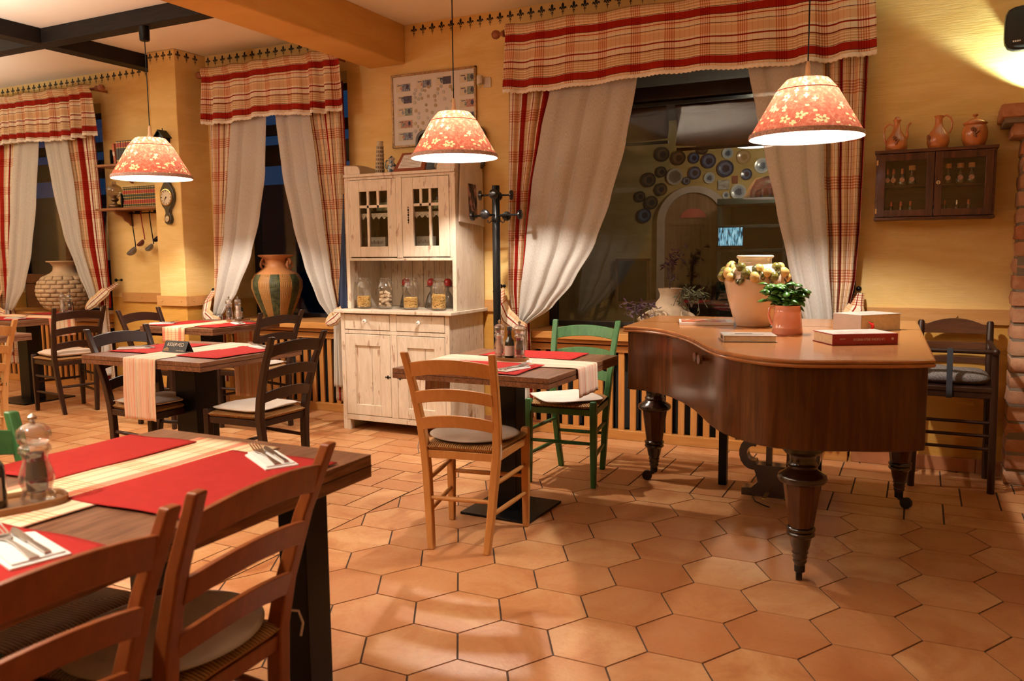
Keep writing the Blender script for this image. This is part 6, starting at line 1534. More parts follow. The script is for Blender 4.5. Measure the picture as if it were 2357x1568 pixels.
# ladles on a black rail below the lower shelf
t = thing('utensil_rail', 'short black rail fixed under the lower wall shelf', 'rail', (0, 0, 0), 0)
b = MB(); b.tube([(-6.52, WY-0.05, 1.672), (-6.10, WY-0.05, 1.672)], 0.006, 8); b.box(-6.44, -6.42, WY-0.055, WY, 1.664, 1.692); b.box(-6.20, -6.18, WY-0.055, WY, 1.664, 1.692); b.build('bar', M_black, t, True)
for (x, zb, hc, r, cup, lb) in ((-6.475, 1.34, M_black, 0.052, plain('ladle_grey', (0.16, 0.14, 0.13, 1), 0.4), 'largest ladle with black handle, leftmost under the shelf'), (-6.35, 1.41, plain('red_enamel', (0.30, 0.02, 0.015, 1), 0.3), 0.040, plain('ladle_red_dark', (0.12, 0.02, 0.015, 1), 0.4), 'ladle with red handle and dark red bowl under the shelf'), (-6.24, 1.37, M_black, 0.042, MATS['ladle_grey'], 'medium ladle with black handle right of the red one'), (-6.145, 1.445, M_black, 0.036, M_black, 'small black ladle half hidden behind the wall pier')):
    t = thing('ladle', lb, 'ladle', (x, WY-0.055, 1.672), 0, 'ladles hanging under the wall shelf')
    dz = zb-1.672; b = MB(); b.tube([(0, 0.0, 0.012), (0, -0.01, 0.010), (0, -0.012, -0.005), (0.008, -0.008, dz*0.4), (0.022, -0.004, dz*0.8), (0.030, -0.008, dz+0.02)], 0.0048, 8); b.build('handle', hc, t, True)
    c = (0.022, -0.038, dz-0.005); b = MB(); prof = [(r*math.sin(R(a)), -r*0.85*math.cos(R(a))) for a in range(2, 92, 11)]
    b.lathe(prof+[(p*0.94, q+0.003) for p, q in prof[::-1]], 24, (0, 0, 0), cap=False); o = b.build('bowl', cup if cup is not M_black else M_black, t, True); o.location = (c[0]-0.02, c[1], c[2]); o.rotation_euler = (R(38), R(-22), 0)

# barometer with clock face, and the little black house above it, on the pier
def barometer():
    x, y = -5.672, 4.97
    t = thing('barometer_clock', 'black violin-shaped barometer with round clock face on the wall pier', 'clock', (x, y, 1.77), 0)
    prof = [(-0.225, 0.012), (-0.215, 0.035), (-0.19, 0.047), (-0.16, 0.044), (-0.13, 0.027), (-0.10, 0.036), (-0.075, 0.064), (-0.03, 0.092), (0.02, 0.096), (0.065, 0.082), (0.10, 0.052), (0.125, 0.034), (0.15, 0.036), (0.175, 0.048), (0.205, 0.052), (0.235, 0.044), (0.26, 0.026), (0.30, 0.018), (0.36, 0.022), (0.38, 0.014)]
    pts = [(w*0.86, z) for z, w in prof]+[(-w*0.86, z) for z, w in prof[::-1]]
    b = MB(); b.prism(pts, -0.032, 0, 'Y'); b.build('case', plain('black_lacquer', (0.015, 0.014, 0.016, 1), 0.25, coat=0.6), t, bevel=0.006)
    for z, r, nm in ((0.0, 0.070, 'clock_face'), (-0.178, 0.027, 'lower_dial'), (0.200, 0.033, 'upper_dial')):
        b = MB(); b.lathe([(r, -0.031), (r, -0.040), (r*0.9, -0.042), (r*0.9, -0.036)][::-1], 36, (0, 0, z), ax='Y', cap=False); bz = b.build('bezel', M_brass, t, True, angle=50)
        b = MB(); b.lathe([(r*0.91, -0.0355), (0.0005, -0.0355)], 36, (0, 0, z), ax='Y', cap=False); f = b.build(nm, plain('dial_cream', (0.66, 0.56, 0.40, 1), 0.5, var=0.03), t)
        b = MB()
        if r > 0.05:
            for k in range(12):
                a = 2*PI*k/12; c, s = math.cos(a), math.sin(a); p0, p1 = (c*r*0.68, s*r*0.68), (c*r*0.85, s*r*0.85); nx, nz = -s*0.0022*(1.4 if k % 3 == 0 else 1), c*0.0022*(1.4 if k % 3 == 0 else 1)
                b.prism([(p0[0]-nx, p0[1]-nz+z), (p1[0]-nx, p1[1]-nz+z), (p1[0]+nx, p1[1]+nz+z), (p0[0]+nx, p0[1]+nz+z)], -0.0365, -0.0356, 'Y')
            b.build('hour_marks', M_black, f); b = MB()
            for a, L in ((R(218), 0.036), (R(236), 0.056)):
                c, s = math.cos(a), math.sin(a); b.prism([(-s*0.003, c*0.003), (c*L, s*L), (s*0.003, -c*0.003)], -0.038, -0.037, 'Y')
            b.lathe([(0.007, -0.038), (0.0004, -0.04)], 12, ax='Y'); b.build('hands', M_black, f)
        else:
            b.prism([(-0.002, z-0.002), (r*0.5, z+r*0.5), (0.002, z+0.002)], -0.0375, -0.0365, 'Y'); b.lathe([(0.004, -0.038), (0.0004, -0.039)], 10, (0, 0, z), ax='Y'); b.build('pointer', M_black, f)
barometer()
t = thing('hanging_house', 'small black bird-house shaped ornament on the pier above the lamp shade', 'ornament', (-5.668, 4.97, 2.235), 0)
b = MB(); b.prism([(-0.035, -0.07), (0.035, -0.07), (0.045, 0.03), (0, 0.07), (-0.045, 0.03)], -0.07, 0, 'Y'); b.build('house_body', M_black, t, bevel=0.002)
b = MB(); b.bar((-0.062, -0.04, 0.018), (0.002, -0.04, 0.082), 0.10, 0.006); b.bar((0.062, -0.04, 0.018), (-0.002, -0.04, 0.082), 0.10, 0.006); b.build('roof', M_black, t)
b = MB(); b.tube([(0, -0.04, 0.08), (0, -0.04, 0.10)], 0.004, 8); b.build('finial', M_black, t, True)

# ------------------------------------------------------------------ jars on the window ledges
def green_jar():
    t = thing('ceramic_floor_jar', 'tall terracotta jar with green stripes and ring handles on the middle window ledge', 'jar', (-4.93, 5.405, 0.7355), R(10))
    q = NT('striped_jar'); tc = q.n('ShaderNodeTexCoord'); sp = q.n('ShaderNodeSeparateXYZ'); q.l(tc.outputs['Object'], sp.inputs[0])
    an = q.math('DIVIDE', q.math('ARCTAN2', sp.outputs[1], sp.outputs[0]), 2*PI); z = sp.outputs[2]
    st = q.math('FRACT', q.math('MULTIPLY', an, 7)); g = q.math('GREATER_THAN', st, 0.55)
    l1 = q.math('ABSOLUTE', q.math('SINE', q.math('MULTIPLY', z, 380))); l2 = q.math('ABSOLUTE', q.math('SINE', q.math('MULTIPLY', an, 2*PI*7*6)))
    ck = q.math('GREATER_THAN', q.math('FRACT', q.math('MULTIPLY', z, 11)), 0.5)
    ln = q.math('ADD', q.math('MULTIPLY', ck, l1), q.math('MULTIPLY', q.math('SUBTRACT', 1.0, ck), l2))
    och = q.ramp(ln, [(0.15, (0.10, 0.038, 0.010, 1)), (0.45, (0.36, 0.17, 0.045, 1))]); gr = q.ramp(q.noise(tc.outputs['Object'], 30, 4), [(0.35, (0.022, 0.028, 0.010, 1)), (0.65, (0.075, 0.075, 0.024, 1))])
    bd = q.mix(g, och, gr); low = q.math('LESS_THAN', z, 0.385)
    c = q.mix(low, (0.46, 0.19, 0.065, 1), bd); q.bsdf(c, 0.5, 0, 0.4, q.bump(q.math('MULTIPLY', ln, low), 0.4, 0.004))
    b = MB(); b.lathe([(0.10, 0), (0.112, 0.01), (0.14, 0.07), (0.185, 0.18), (0.215, 0.27), (0.214, 0.33), (0.185, 0.38), (0.135, 0.415), (0.098, 0.44), (0.088, 0.475), (0.098, 0.515), (0.145, 0.535), (0.150, 0.545), (0.138, 0.550), (0.10, 0.535), (0.08, 0.48)], 48); b.build('jar_body', q.m, t, True, angle=80)
    for s in (-1, 1):
        b = MB(); b.tube([(s*0.095, 0, 0.46), (s*0.13, 0, 0.475), (s*0.135, 0, 0.50), (s*0.12, 0, 0.52)], 0.013, 10); e = b.build('lug', M_terra, t, True)
        b = MB(); b.tube([(s*0.128+0.006*math.sin(a), 0.030*math.sin(a), 0.465+0.034*math.cos(a)) for a in [2*PI*k/20 for k in range(21)]], 0.009, 8); b.build('ring_handle', M_terra, e, True)
green_jar()
def woven_jar():
    t = thing('ceramic_floor_jar', 'fat pale clay jar with basket weave relief on the far left window ledge', 'jar', (-7.70, 5.40, 0.7355), 0)
    M = plain('pale_clay', (0.50, 0.34, 0.20, 1), 0.75, var=0.15, vs=8, bump=0.3)
    prof = [(0.13, 0), (0.17, 0.02), (0.22, 0.08), (0.255, 0.16), (0.262, 0.22), (0.24, 0.30), (0.19, 0.355), (0.13, 0.385), (0.105, 0.41), (0.10, 0.45), (0.125, 0.485), (0.16, 0.495), (0.16, 0.505), (0.13, 0.505), (0.09, 0.45)]
    b = MB(); b.lathe(prof, 48); b.build('jar_body', M, t, True, angle=80)
    def rad(z):
        for (r0, z0), (r1, z1) in zip(prof, prof[1:]):
            if z0 <= z <= z1: return r0+(r1-r0)*(z-z0)/(z1-z0)
        return 0.2
    b = MB()
    for row in range(8):
        za = 0.025+row*0.042; zb = za+0.037
        for k in range(14):
            a0 = 2*PI*(k+(0.5 if row % 2 else 0))/14; a1 = a0+2*PI/14*0.93
            cols = []
            for q in range(6):
                a = a0+(a1-a0)*q/5; bul = 0.010*math.sin(PI*(0.08+0.84*q/5)); cols.append((a, bul))
            b.grid(lambda u, v: (lambda a, bu, z: ((rad(z)+bu*(0.5+0.5*math.sin(PI*v)))*math.cos(a), (rad(z)+bu*(0.5+0.5*math.sin(PI*v)))*math.sin(a), z))(a0+(a1-a0)*u, 0.002+0.009*math.sin(PI*(0.06+0.88*u)), za+(zb-za)*v), 5, 3)
    b.build('woven_relief', M, t, True, angle=70, solid=0.003)
woven_jar()
# strawberry pot and trailing plants on the ledge behind the piano
def straw_pot():
    t = thing('strawberry_pot', 'stone strawberry pot with side mouths on the ledge behind the piano', 'pot', (-1.50, 5.42, 0.7355), 0)
    M = plain('stone_pot', (0.42, 0.31, 0.20, 1), 0.8, var=0.2, vs=12, bump=0.4)
    b = MB(); b.lathe([(0.10, 0), (0.125, 0.02), (0.14, 0.08), (0.13, 0.15), (0.10, 0.20), (0.072, 0.235), (0.068, 0.26), (0.078, 0.285), (0.082, 0.30), (0.074, 0.302), (0.06, 0.28), (0.02, 0.27)], 32); b.build('pot_body', M, t, True, angle=70)
    for a in (200, 260, 330):
        b = MB(); c, s = math.cos(R(a)), math.sin(R(a)); b.tube([(c*0.10, s*0.10, 0.07), (c*0.15, s*0.15, 0.09), (c*0.175, s*0.175, 0.125)], [0.03, 0.045, 0.055], 16, cap=False); b.build('side_mouth', M, t, True, solid=0.008)
straw_pot()
M_pl1 = plain('purple_leaf', (0.055, 0.02, 0.035, 1), 0.5, var=0.5, vs=20); M_pl2 = plain('dusty_green_leaf', (0.10, 0.11, 0.05, 1), 0.5, var=0.5, vs=20)
def trailing(lb, x, y, z, seed, n, mat, up=0.18, spread=0.2, hang=0.1):
    t = thing('trailing_plant', lb, 'plant', (x, y, z), 0, None); rnd = random.Random(seed); s = MB(); l = MB()
    for k in range(n):
        a = rnd.uniform(0, 2*PI); c, q = math.cos(a), math.sin(a)*0.35; h = rnd.uniform(0.3, 1)*up; L = rnd.uniform(0.3, 1)*spread; hg = rnd.uniform(0, 1)*hang
        P_ = [(0, 0, 0), (c*L*0.3, q*L*0.3, h*0.8), (c*L*0.65, q*L*0.65, h), (c*L, q*L, h-hg)]
        s.tube(P_, 0.0022, 5)
        for j in range(7):
            f = 0.25+0.75*j/6; i = min(2, int(f*3)); g = f*3-i; p = Vector(P_[i]).lerp(Vector(P_[i+1]), g); d = Vector((rnd.uniform(-1, 1), rnd.uniform(-0.5, 0.5), rnd.uniform(-0.6, 0.8))).normalized(); sd = d.orthogonal().normalized(); LL = rnd.uniform(0.02, 0.05)
            l.add([tuple(p), tuple(p+d*LL*0.5+sd*LL*0.17), tuple(p+d*LL), tuple(p+d*LL*0.5-sd*LL*0.17)], [(0, 1, 2, 3)])
    s.build('stems', plain('dry_stem', (0.10, 0.06, 0.04, 1), 0.7), t, True); l.build('leaves', mat, t, solid=0.0008)
trailing('upright purple leaved plant growing from the strawberry pot', -1.50, 5.40, 1.02, 1, 12, M_pl1, 0.30, 0.16, 0.06)
trailing('purple creeper trailing over the ledge at the left of the piano top', -1.66, 5.24, 0.86, 2, 12, M_pl1, 0.09, 0.18, 0.14)
trailing('thin leaved creeper arching at the right of the strawberry pot', -1.33, 5.32, 0.92, 3, 14, M_pl2, 0.14, 0.20, 0.12)

# ------------------------------------------------------------------ pendant lamps
def shade_mat():
    t = NT('printed_shade'); uv = t.n('ShaderNodeUVMap'); tc = t.coord('Object', (1, 1, 1))
    cv = t.noise(tc, 55, 4, 0.7); big = t.noise(tc, 9, 3)
    base = t.ramp(cv, [(0.3, (0.36, 0.035, 0.018, 1)), (0.5, (0.50, 0.085, 0.045, 1)), (0.7, (0.62, 0.26, 0.15, 1))])
    mp = t.n('ShaderNodeMapping'); mp.inputs['Scale'].default_value = (1, 1, 1); t.l(uv.outputs[0], mp.inputs[0])
    def flowers(scale, r0, pet, seed):
        vo = t.n('ShaderNodeTexVoronoi', voronoi_dimensions='2D'); vo.inputs['Scale'].default_value = scale; ad = t.n('ShaderNodeVectorMath', operation='ADD'); ad.inputs[1].default_value = (seed, seed*1.7, 0); t.l(mp.outputs[0], ad.inputs[0]); t.l(ad.outputs[0], vo.inputs['Vector'])
        sb = t.n('ShaderNodeVectorMath', operation='SUBTRACT'); sc = t.n('ShaderNodeVectorMath', operation='SCALE'); sc.inputs['Scale'].default_value = 1.0
        t.l(ad.outputs[0], sc.inputs[0]); t.l(sc.outputs[0], sb.inputs[0]); t.l(vo.outputs['Position'], sb.inputs[1])
        sp = t.n('ShaderNodeSeparateXYZ'); t.l(sb.outputs[0], sp.inputs[0]); an = t.math('ARCTAN2', sp.outputs[1], sp.outputs[0])
        rad = t.math('MULTIPLY_ADD', t.math('ABSOLUTE', t.math('COSINE', t.math('MULTIPLY', an, pet/2))), r0*0.7, r0*0.35)
        m = t.math('LESS_THAN', vo.outputs['Distance'], rad)
        sel = t.n('ShaderNodeSeparateColor'); t.l(vo.outputs['Color'], sel.inputs[0])
        return t.math('MULTIPLY', m, t.math('GREATER_THAN', sel.outputs[0], 0.62)), vo.outputs['Distance']
    m1, d1 = flowers(12, 0.26, 5, 0.0); m2, d2 = flowers(20, 0.30, 4, 3.3); m3, d3 = flowers(27, 0.26, 2, 7.1)
    mm = t.math('MAXIMUM', m1, t.math('MULTIPLY', t.math('MAXIMUM', m2, m3), t.math('GREATER_THAN', big, 0.48)))
    cen = t.math('LESS_THAN', d1, 0.08)
    c = t.mix(mm, base, (0.80, 0.64, 0.32, 1)); c = t.mix(t.math('MULTIPLY', cen, m1), c, (0.35, 0.14, 0.05, 1))
    geo = t.n('ShaderNodeNewGeometry')
    cin = t.mix(geo.outputs['Backfacing'], c, (0.85, 0.80, 0.74, 1))
    d = t.n('ShaderNodeBsdfDiffuse'); t.l(cin, d.inputs[0]); tl = t.n('ShaderNodeBsdfTranslucent'); t.l(t.mix(0.88, (1, 0.72, 0.45, 1), c), tl.inputs[0])
    mx = t.n('ShaderNodeMixShader'); mx.inputs[0].default_value = 0.038; t.l(d.outputs[0], mx.inputs[1]); t.l(tl.outputs[0], mx.inputs[2]); t.l(mx.outputs[0], t.out.inputs[0]); return t.m
M_shade = shade_mat()
LCOL = (1.0, 0.90, 0.78)
def bulb_mat(s):
    t = NT('lamp_bulb_glow'); e = t.n('ShaderNodeEmission'); e.inputs[0].default_value = (*LCOL, 1); e.inputs[1].default_value = s; t.l(e.outputs[0], t.out.inputs[0]); return t.m
M_bulb = bulb_mat(1650)
PROTO = None
def pendant(lab, x, y, z, r=0.25, top=CEIL, cup=None, tiltx=0.0):
    s = r/0.25; t = thing('pendant_lamp', lab, 'lamp', (x, y, z), 0, 'red flowered pendant lamps')
    prof = [(0.25, 0.0), (0.246, 0.012), (0.135, 0.205), (0.1335, 0.208), (0.098, 0.248), (0.092, 0.254), (0.03, 0.258)]
    b = MB(); n = 64
    L = [0]
    for (a, c), (d, e) in zip(prof, prof[1:]): L.append(L[-1]+math.hypot(d-a, e-c))
    def fn(u, v):
        k = min(len(prof)-1, int(round(v*(len(prof)-1)))); rr, zz = prof[k]; a = 2*PI*u; return (rr*s*math.cos(a), rr*s*math.sin(a), zz*s)
    b.grid(fn, n, len(prof)-1, lambda u, v: (u*1.3, L[int(round(v*(len(prof)-1)))]))
    b.build('lamp_shade', M_shade, t, True, angle=60)
    tr = plain('shade_trim', (0.50, 0.33, 0.28, 1), 0.8, var=0.4, vs=120)
    b = MB(); b.rings([[(rr*s*math.cos(2*PI*k/n), rr*s*math.sin(2*PI*k/n), zz*s) for k in range(n)] for rr, zz in ((0.2495, -0.006), (0.2525, -0.005), (0.2535, 0.004), (0.249, 0.016), (0.245, 0.016), (0.2485, 0.004), (0.2495, -0.006))], cap=False); b.build('shade_trim', tr, t, True)
    b = MB(); b.rings([[(rr*s*math.cos(2*PI*k/n), rr*s*math.sin(2*PI*k/n), zz*s) for k in range(n)] for rr, zz in ((0.1365, 0.203), (0.1365, 0.2065))], cap=False); b.build('seam_braid', plain('braid_red', (0.45, 0.03, 0.02, 1), 0.8), t, True)
    b = MB(); b.lathe([(0.032*s, 0.256*s), (0.02*s, 0.266*s), (0.012*s, 0.28*s), (0.010*s, 0.32*s), (0.005*s, 0.335*s), (0.001, 0.336*s)], 18); b.build('lamp_cap', plain('cap_cream', (0.75, 0.55, 0.35, 1), 0.5), t, True)
    b = MB(); b.tube([(0, 0, 0.33*s), (0, 0, top-z)], 0.0032, 8); b.build('cord', M_black, t, True)
    b = MB(); b.lathe([(0.012, 0.24*s), (0.018, 0.235*s), (0.018, 0.200*s), (0.015, 0.19*s)], 14); b.build('lamp_socket', plain('socket_white', (0.7, 0.65, 0.6, 1), 0.5), t, True)
    b = MB(); b.sphere((0, 0, 0.158*s), 0.034, 20, m=12); b.build('light_bulb', M_bulb, t, True)
    b = MB(); b.lathe([(0.05, 0), (0.05, -0.03), (0.045, -0.06), (0.03, -0.068), (0.004, -0.07)][::-1] if cup is None else [(0.001, -0.0951), (0.030, -0.095), (0.034, -0.088), (0.036, 0.0)], 20, (0, 0, top-z)); b.build('ceiling_cup', M_black, t, True, angle=50)
    return t
pendant('flowered red lamp hanging from the black timber, leftmost in the photo', -4.86, 4.12, 1.83, 0.268, 2.858, 1)
pendant('flowered red lamp hanging before the white hutch and the coin poster', -2.45, 4.20, 1.84, 0.25)
pendant('flowered red lamp hanging over the piano before the wide window', -0.49, 4.02, 1.80, 0.25)
pendant('flowered red lamp hanging over the big near table, outside the frame', -1.85, 0.35, 1.95, 0.25)
pendant('added unseen flowered red lamp behind the viewer, filling the left side with light', -5.0, 0.3, 1.95, 0.25)  # extra lamp added out of view for ambient light

# ------------------------------------------------------------------ glazed back room seen through the wide window
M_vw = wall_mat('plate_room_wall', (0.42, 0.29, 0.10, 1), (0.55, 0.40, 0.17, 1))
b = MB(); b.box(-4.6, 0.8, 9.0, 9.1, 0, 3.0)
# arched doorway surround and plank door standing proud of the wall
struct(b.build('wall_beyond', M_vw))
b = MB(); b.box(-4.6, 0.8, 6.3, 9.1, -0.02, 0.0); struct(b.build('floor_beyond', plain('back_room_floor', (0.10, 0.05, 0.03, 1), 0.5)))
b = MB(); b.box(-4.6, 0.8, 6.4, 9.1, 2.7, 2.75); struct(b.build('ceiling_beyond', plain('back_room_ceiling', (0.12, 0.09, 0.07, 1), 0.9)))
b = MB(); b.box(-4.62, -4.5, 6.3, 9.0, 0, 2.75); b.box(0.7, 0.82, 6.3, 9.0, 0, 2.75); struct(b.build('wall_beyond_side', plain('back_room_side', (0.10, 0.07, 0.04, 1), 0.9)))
ax = -2.235
b = MB(); o_ = [(0.40, 0.0), (0.40, 1.60)]+[(0.40*math.cos(R(a)), 1.60+0.38*math.sin(R(a))) for a in range(10, 171, 10)]+[(-0.40, 1.60), (-0.40, 0.0)]
i_ = [(0.32, 0.0), (0.32, 1.60)]+[(0.32*math.cos(R(a)), 1.60+0.31*math.sin(R(a))) for a in range(10, 171, 10)]+[(-0.32, 1.60), (-0.32, 0.0)]
b.rings([[(ax+x, 9.0, z) for x, z in o_], [(ax+x, 8.94, z) for x, z in o_], [(ax+x, 8.94, z) for x, z in i_], [(ax+x, 9.0, z) for x, z in i_]], False, False)
struct(b.build('door_surround_beyond', plain('arch_plaster', (0.50, 0.42, 0.38, 1), 0.8)))
b = MB(); b.prism([(ax+x, z) for x, z in i_], 8.975, 8.995, 'Y'); d = struct(b.build('door_1', wood('plank_door', (0.20, 0.11, 0.06, 1), (0.34, 0.21, 0.13, 1), 0.6, 'Z', 0.6)))
b = MB()
for k in range(5): b.box(ax-0.32+0.12*k+0.04, ax-0.32+0.12*k+0.045, 8.972, 8.976, 0.02, 1.56)
b.box(ax-0.30, ax+0.30, 8.965, 8.976, 1.56, 1.60); b.build('door_boards', MATS['plank_door'], d)
b = MB(); b.prism([(ax+0.14*math.cos(R(a)), 1.64+0.10*math.sin(R(a))) for a in range(0, 181, 15)], 8.955, 8.972, 'Y'); tag(b.build('red_fan', plain('red_fan', (0.50, 0.10, 0.08, 1), 0.7)), 'red half-round ornament over the arched door seen through the wide window', 'ornament')
PL = [(-2.59, 2.34, 0.08), (-2.41, 2.29, 0.08), (-2.24, 2.28, 0.06), (-2.08, 2.24, 0.08), (-1.88, 2.31, 0.06), (-1.9, 2.15, 0.09), (-2.23, 2.12, 0.07), (-2.07, 2.06, 0.06), (-2.45, 2.09, 0.09), (-2.6, 2.15, 0.06), (-2.32, 2.04, 0.045), (-2.6, 1.96, 0.07), (-2.74, 2.07, 0.08), (-2.71, 1.82, 0.075), (-2.79, 1.68, 0.08), (-2.84, 1.89, 0.06), (-1.68, 2.08, 0.06), (-1.71, 2.26, 0.075), (-1.52, 2.16, 0.08), (-1.76, 1.9, 0.083), (-1.89, 1.87, 0.04), (-1.77, 1.72, 0.06), (-1.78, 1.56, 0.06), (-2.15, 2.38, 0.07)]
kinds = 'ddbbwbbwgdbdddbdbtwwwddd'
def plate_mat(nm, rim, mid, cen, sc):
    q = NT(nm); tc = q.n('ShaderNodeTexCoord'); sp = q.n('ShaderNodeSeparateXYZ'); q.l(tc.outputs['Object'], sp.inputs[0])
    r = q.math('SQRT', q.math('ADD', q.math('MULTIPLY', sp.outputs[0], sp.outputs[0]), q.math('MULTIPLY', sp.outputs[2], sp.outputs[2])))
    n = q.noise(tc.outputs['Object'], sc, 3); rr_ = q.math('ADD', r, q.math('MULTIPLY_ADD', n, 0.4, -0.2))
    c = q.ramp(rr_, [(0.0, cen), (0.40, cen), (0.48, mid), (0.70, mid), (0.78, rim), (1, rim)]); q.bsdf(c, 0.2, coat=0.5); return q.m
PMM = {'d': plate_mat('plate_dark', (0.05, 0.04, 0.03, 1), (0.14, 0.09, 0.05, 1), (0.03, 0.03, 0.03, 1), 5), 'b': plate_mat('plate_blue', (0.03, 0.05, 0.10, 1), (0.10, 0.16, 0.28, 1), (0.02, 0.03, 0.06, 1), 6),
       'w': plate_mat('plate_white', (0.55, 0.55, 0.52, 1), (0.35, 0.42, 0.5, 1), (0.08, 0.12, 0.18, 1), 4), 'g': plate_mat('plate_grey', (0.45, 0.42, 0.38, 1), (0.18, 0.15, 0.13, 1), (0.16, 0.13, 0.11, 1), 6), 't': plate_mat('plate_tan', (0.42, 0.26, 0.12, 1), (0.5, 0.33, 0.18, 1), (0.36, 0.22, 0.1, 1), 5)}
desc = {'d': 'dark', 'b': 'blue', 'w': 'white', 'g': 'pale rimmed', 't': 'tan'}
where = ['topmost left', 'second from the left under the blind', 'under the middle of the blind', 'top row left of centre', 'small, top row above the arch', 'large, right above the arch', 'over the left of the arch', 'small, directly above the arch crown', 'large, left of the arch crown', 'small, in the left group', 'tiny, touching the blue one above the arch', 'left shoulder of the arch', 'leftmost in the second row', 'beside the left spring of the arch', 'lowest at the left of the arch', 'at the far left beside the sheer curtain', 'right group, beside the red tile', 'under the disc lamp', 'at the right sheer curtain', 'with a ship, right shoulder of the arch', 'tiny, at the right shoulder of the arch', 'lower right with a yellow spot', 'lowest at the right by the green dresser', 'cut by the blind edge']
pm = {}
for k, (x, z, r) in enumerate(PL):
    kd = kinds[k]; lb = '%s plate on the wall beyond the window, %s' % (desc[kd], where[k])
    t = thing('wall_plate', lb, 'plate', (x, 8.985, z), 0, 'plates on the wall beyond the wide window'); t.scale = (r, r, r)
    if kd not in pm:
        b = MB(); b.lathe([(0.0005, -0.04), (0.55, -0.05), (0.66, -0.10), (0.98, -0.17), (1.0, -0.15), (0.7, -0.05), (0.5, 0.08), (0.0005, 0.08)], 32, ax='Y'); o = b.build('plate_disc', PMM[kd], t, True, angle=50); pm[kd] = o.data
    else:
        o = bpy.data.objects.new('plate_disc', pm[kd]); COL.objects.link(o); o.parent = t
for x, z, w, h, m, lb in ((-1.92, 1.98, 0.06, 0.05, plain('grey_tile', (0.35, 0.36, 0.34, 1), 0.4, var=0.4, vs=30), 'small grey square tile among the plates beyond the window'), (-1.80, 2.03, 0.03, 0.04, plain('rust_tile', (0.28, 0.08, 0.04, 1), 0.5), 'small red square tile among the plates beyond the window')):
    b = MB(); b.box(x-w, x+w, 8.98, 9.0, z-h, z+h); tag(b.build('wall_tile', m, bevel=0.003), lb, 'tile')
def dresser():
    t = thing('green_dresser', 'dark green dresser with shelves in the room beyond the wide window', 'dresser', (0, 0, 0), 0)
    M = plain('dresser_green', (0.006, 0.022, 0.018, 1), 0.5); x0, x1, y0, y1 = -1.86, -0.55, 8.45, 8.98
    b = MB(); b.box(x0, x1, y0-0.03, y1, 1.74, 1.80); b.box(x0, x0+0.04, y0, y1, 0, 1.74); b.box(x1-0.04, x1, y0, y1, 0, 1.74); b.box(x0, x1, y1-0.02, y1, 0, 1.74)
    for z in (1.52, 1.28, 0.85): b.box(x0, x1, y0, y1, z-0.015, z+0.015)
    b.box(-1.22, -1.18, y0, y1, 0.86, 1.74); b.build('carcass', M, t, bevel=0.003)
    b = MB(); b.box(x0+0.04, -1.23, y0, y0+0.02, 0.05, 0.83); b.box(-1.17, x1-0.04, y0, y0+0.02, 0.05, 0.83); b.build('cupboard_door', M, t, bevel=0.003)
dresser()
q = NT('screen_picture'); n_ = q.noise(q.coord('Object', (40, 1, 8)), 1.5, 3); e_ = q.n('ShaderNodeEmission'); q.l(q.ramp(n_, [(0.40, (0.01, 0.03, 0.05, 1)), (0.5, (0.12, 0.40, 0.55, 1)), (0.62, (0.45, 0.75, 0.85, 1))]), e_.inputs[0]); e_.inputs[1].default_value = 0.75; q.l(e_.outputs[0], q.out.inputs[0])
t = thing('lit_screen', 'small glowing blue screen at the left of the dark green dresser', 'screen', (-1.72, 8.42, 1.42), 0)
b = MB(); b.box(-0.13, 0.13, 0.0, 0.02, -0.10, 0.10); b.build('screen_case', M_black, t, bevel=0.003)
b = MB(); b.box(-0.12, 0.12, -0.002, 0.0, -0.09, 0.09); b.build('screen_face', q.m, t)
t = thing('rearing_horse_sculpture', 'dark animal sculpture standing on top of the green dresser', 'sculpture', (-1.42, 8.7, 1.80), 0)
b = MB(); b.tube([(-0.14, 0, 0.0), (-0.13, 0, 0.08), (-0.08, 0, 0.15), (0.0, 0, 0.17), (0.08, 0, 0.16), (0.14, 0, 0.20), (0.18, 0, 0.28), (0.24, 0, 0.27)], [0.03, 0.035, 0.055, 0.06, 0.06, 0.045, 0.035, 0.015], 12)
for x in (-0.06, 0.02, 0.09): b.tube([(x, 0.02, 0.14), (x+0.01, 0.02, 0.06), (x, 0.02, 0.0)], [0.025, 0.014, 0.012], 8)
b.build('animal_body', plain('bronze_dark', (0.02, 0.018, 0.015, 1), 0.4), t, True)
t = thing('chalkboard', 'black board in an orange wooden frame low on the wall beyond the window', 'board', (-2.92, 8.97, 0.94), 0)
b = MB(); w, h, f = 0.20, 0.26, 0.03
b.box(-w, w, -0.02, 0.02, -h, -h+f); b.box(-w, w, -0.02, 0.02, h-f, h); b.box(-w, -w+f, -0.02, 0.02, -h, h); b.box(w-f, w, -0.02, 0.02, -h, h); b.build('frame', wood('board_frame', (0.20, 0.08, 0.03, 1), (0.3, 0.13, 0.05, 1), 0.5, 'X'), t, bevel=0.003)
b = MB(); b.box(-w+f, w-f, 0.0, 0.012, -h+f, h-f); b.build('board_face', M_black, t)
t = thing('dining_table', 'table with a red cloth in the room beyond the wide window', 'table', (-2.0, 7.9, 0), 0)
b = MB(); b.box(-0.45, 0.45, -0.3, 0.3, 0.75, 0.79); b.build('tabletop', M_walnut, t, bevel=0.003)
b = MB(); b.box(-0.06, 0.06, -0.06, 0.06, 0, 0.75); b.build('pedestal', M_black, t)
b = MB(); b.box(-2.2, -1.85, 7.65, 8.15, 0.7905, 0.7925); tag(b.build('placemat', M_red), 'red cloth on the table in the room beyond the window', 'placemat')

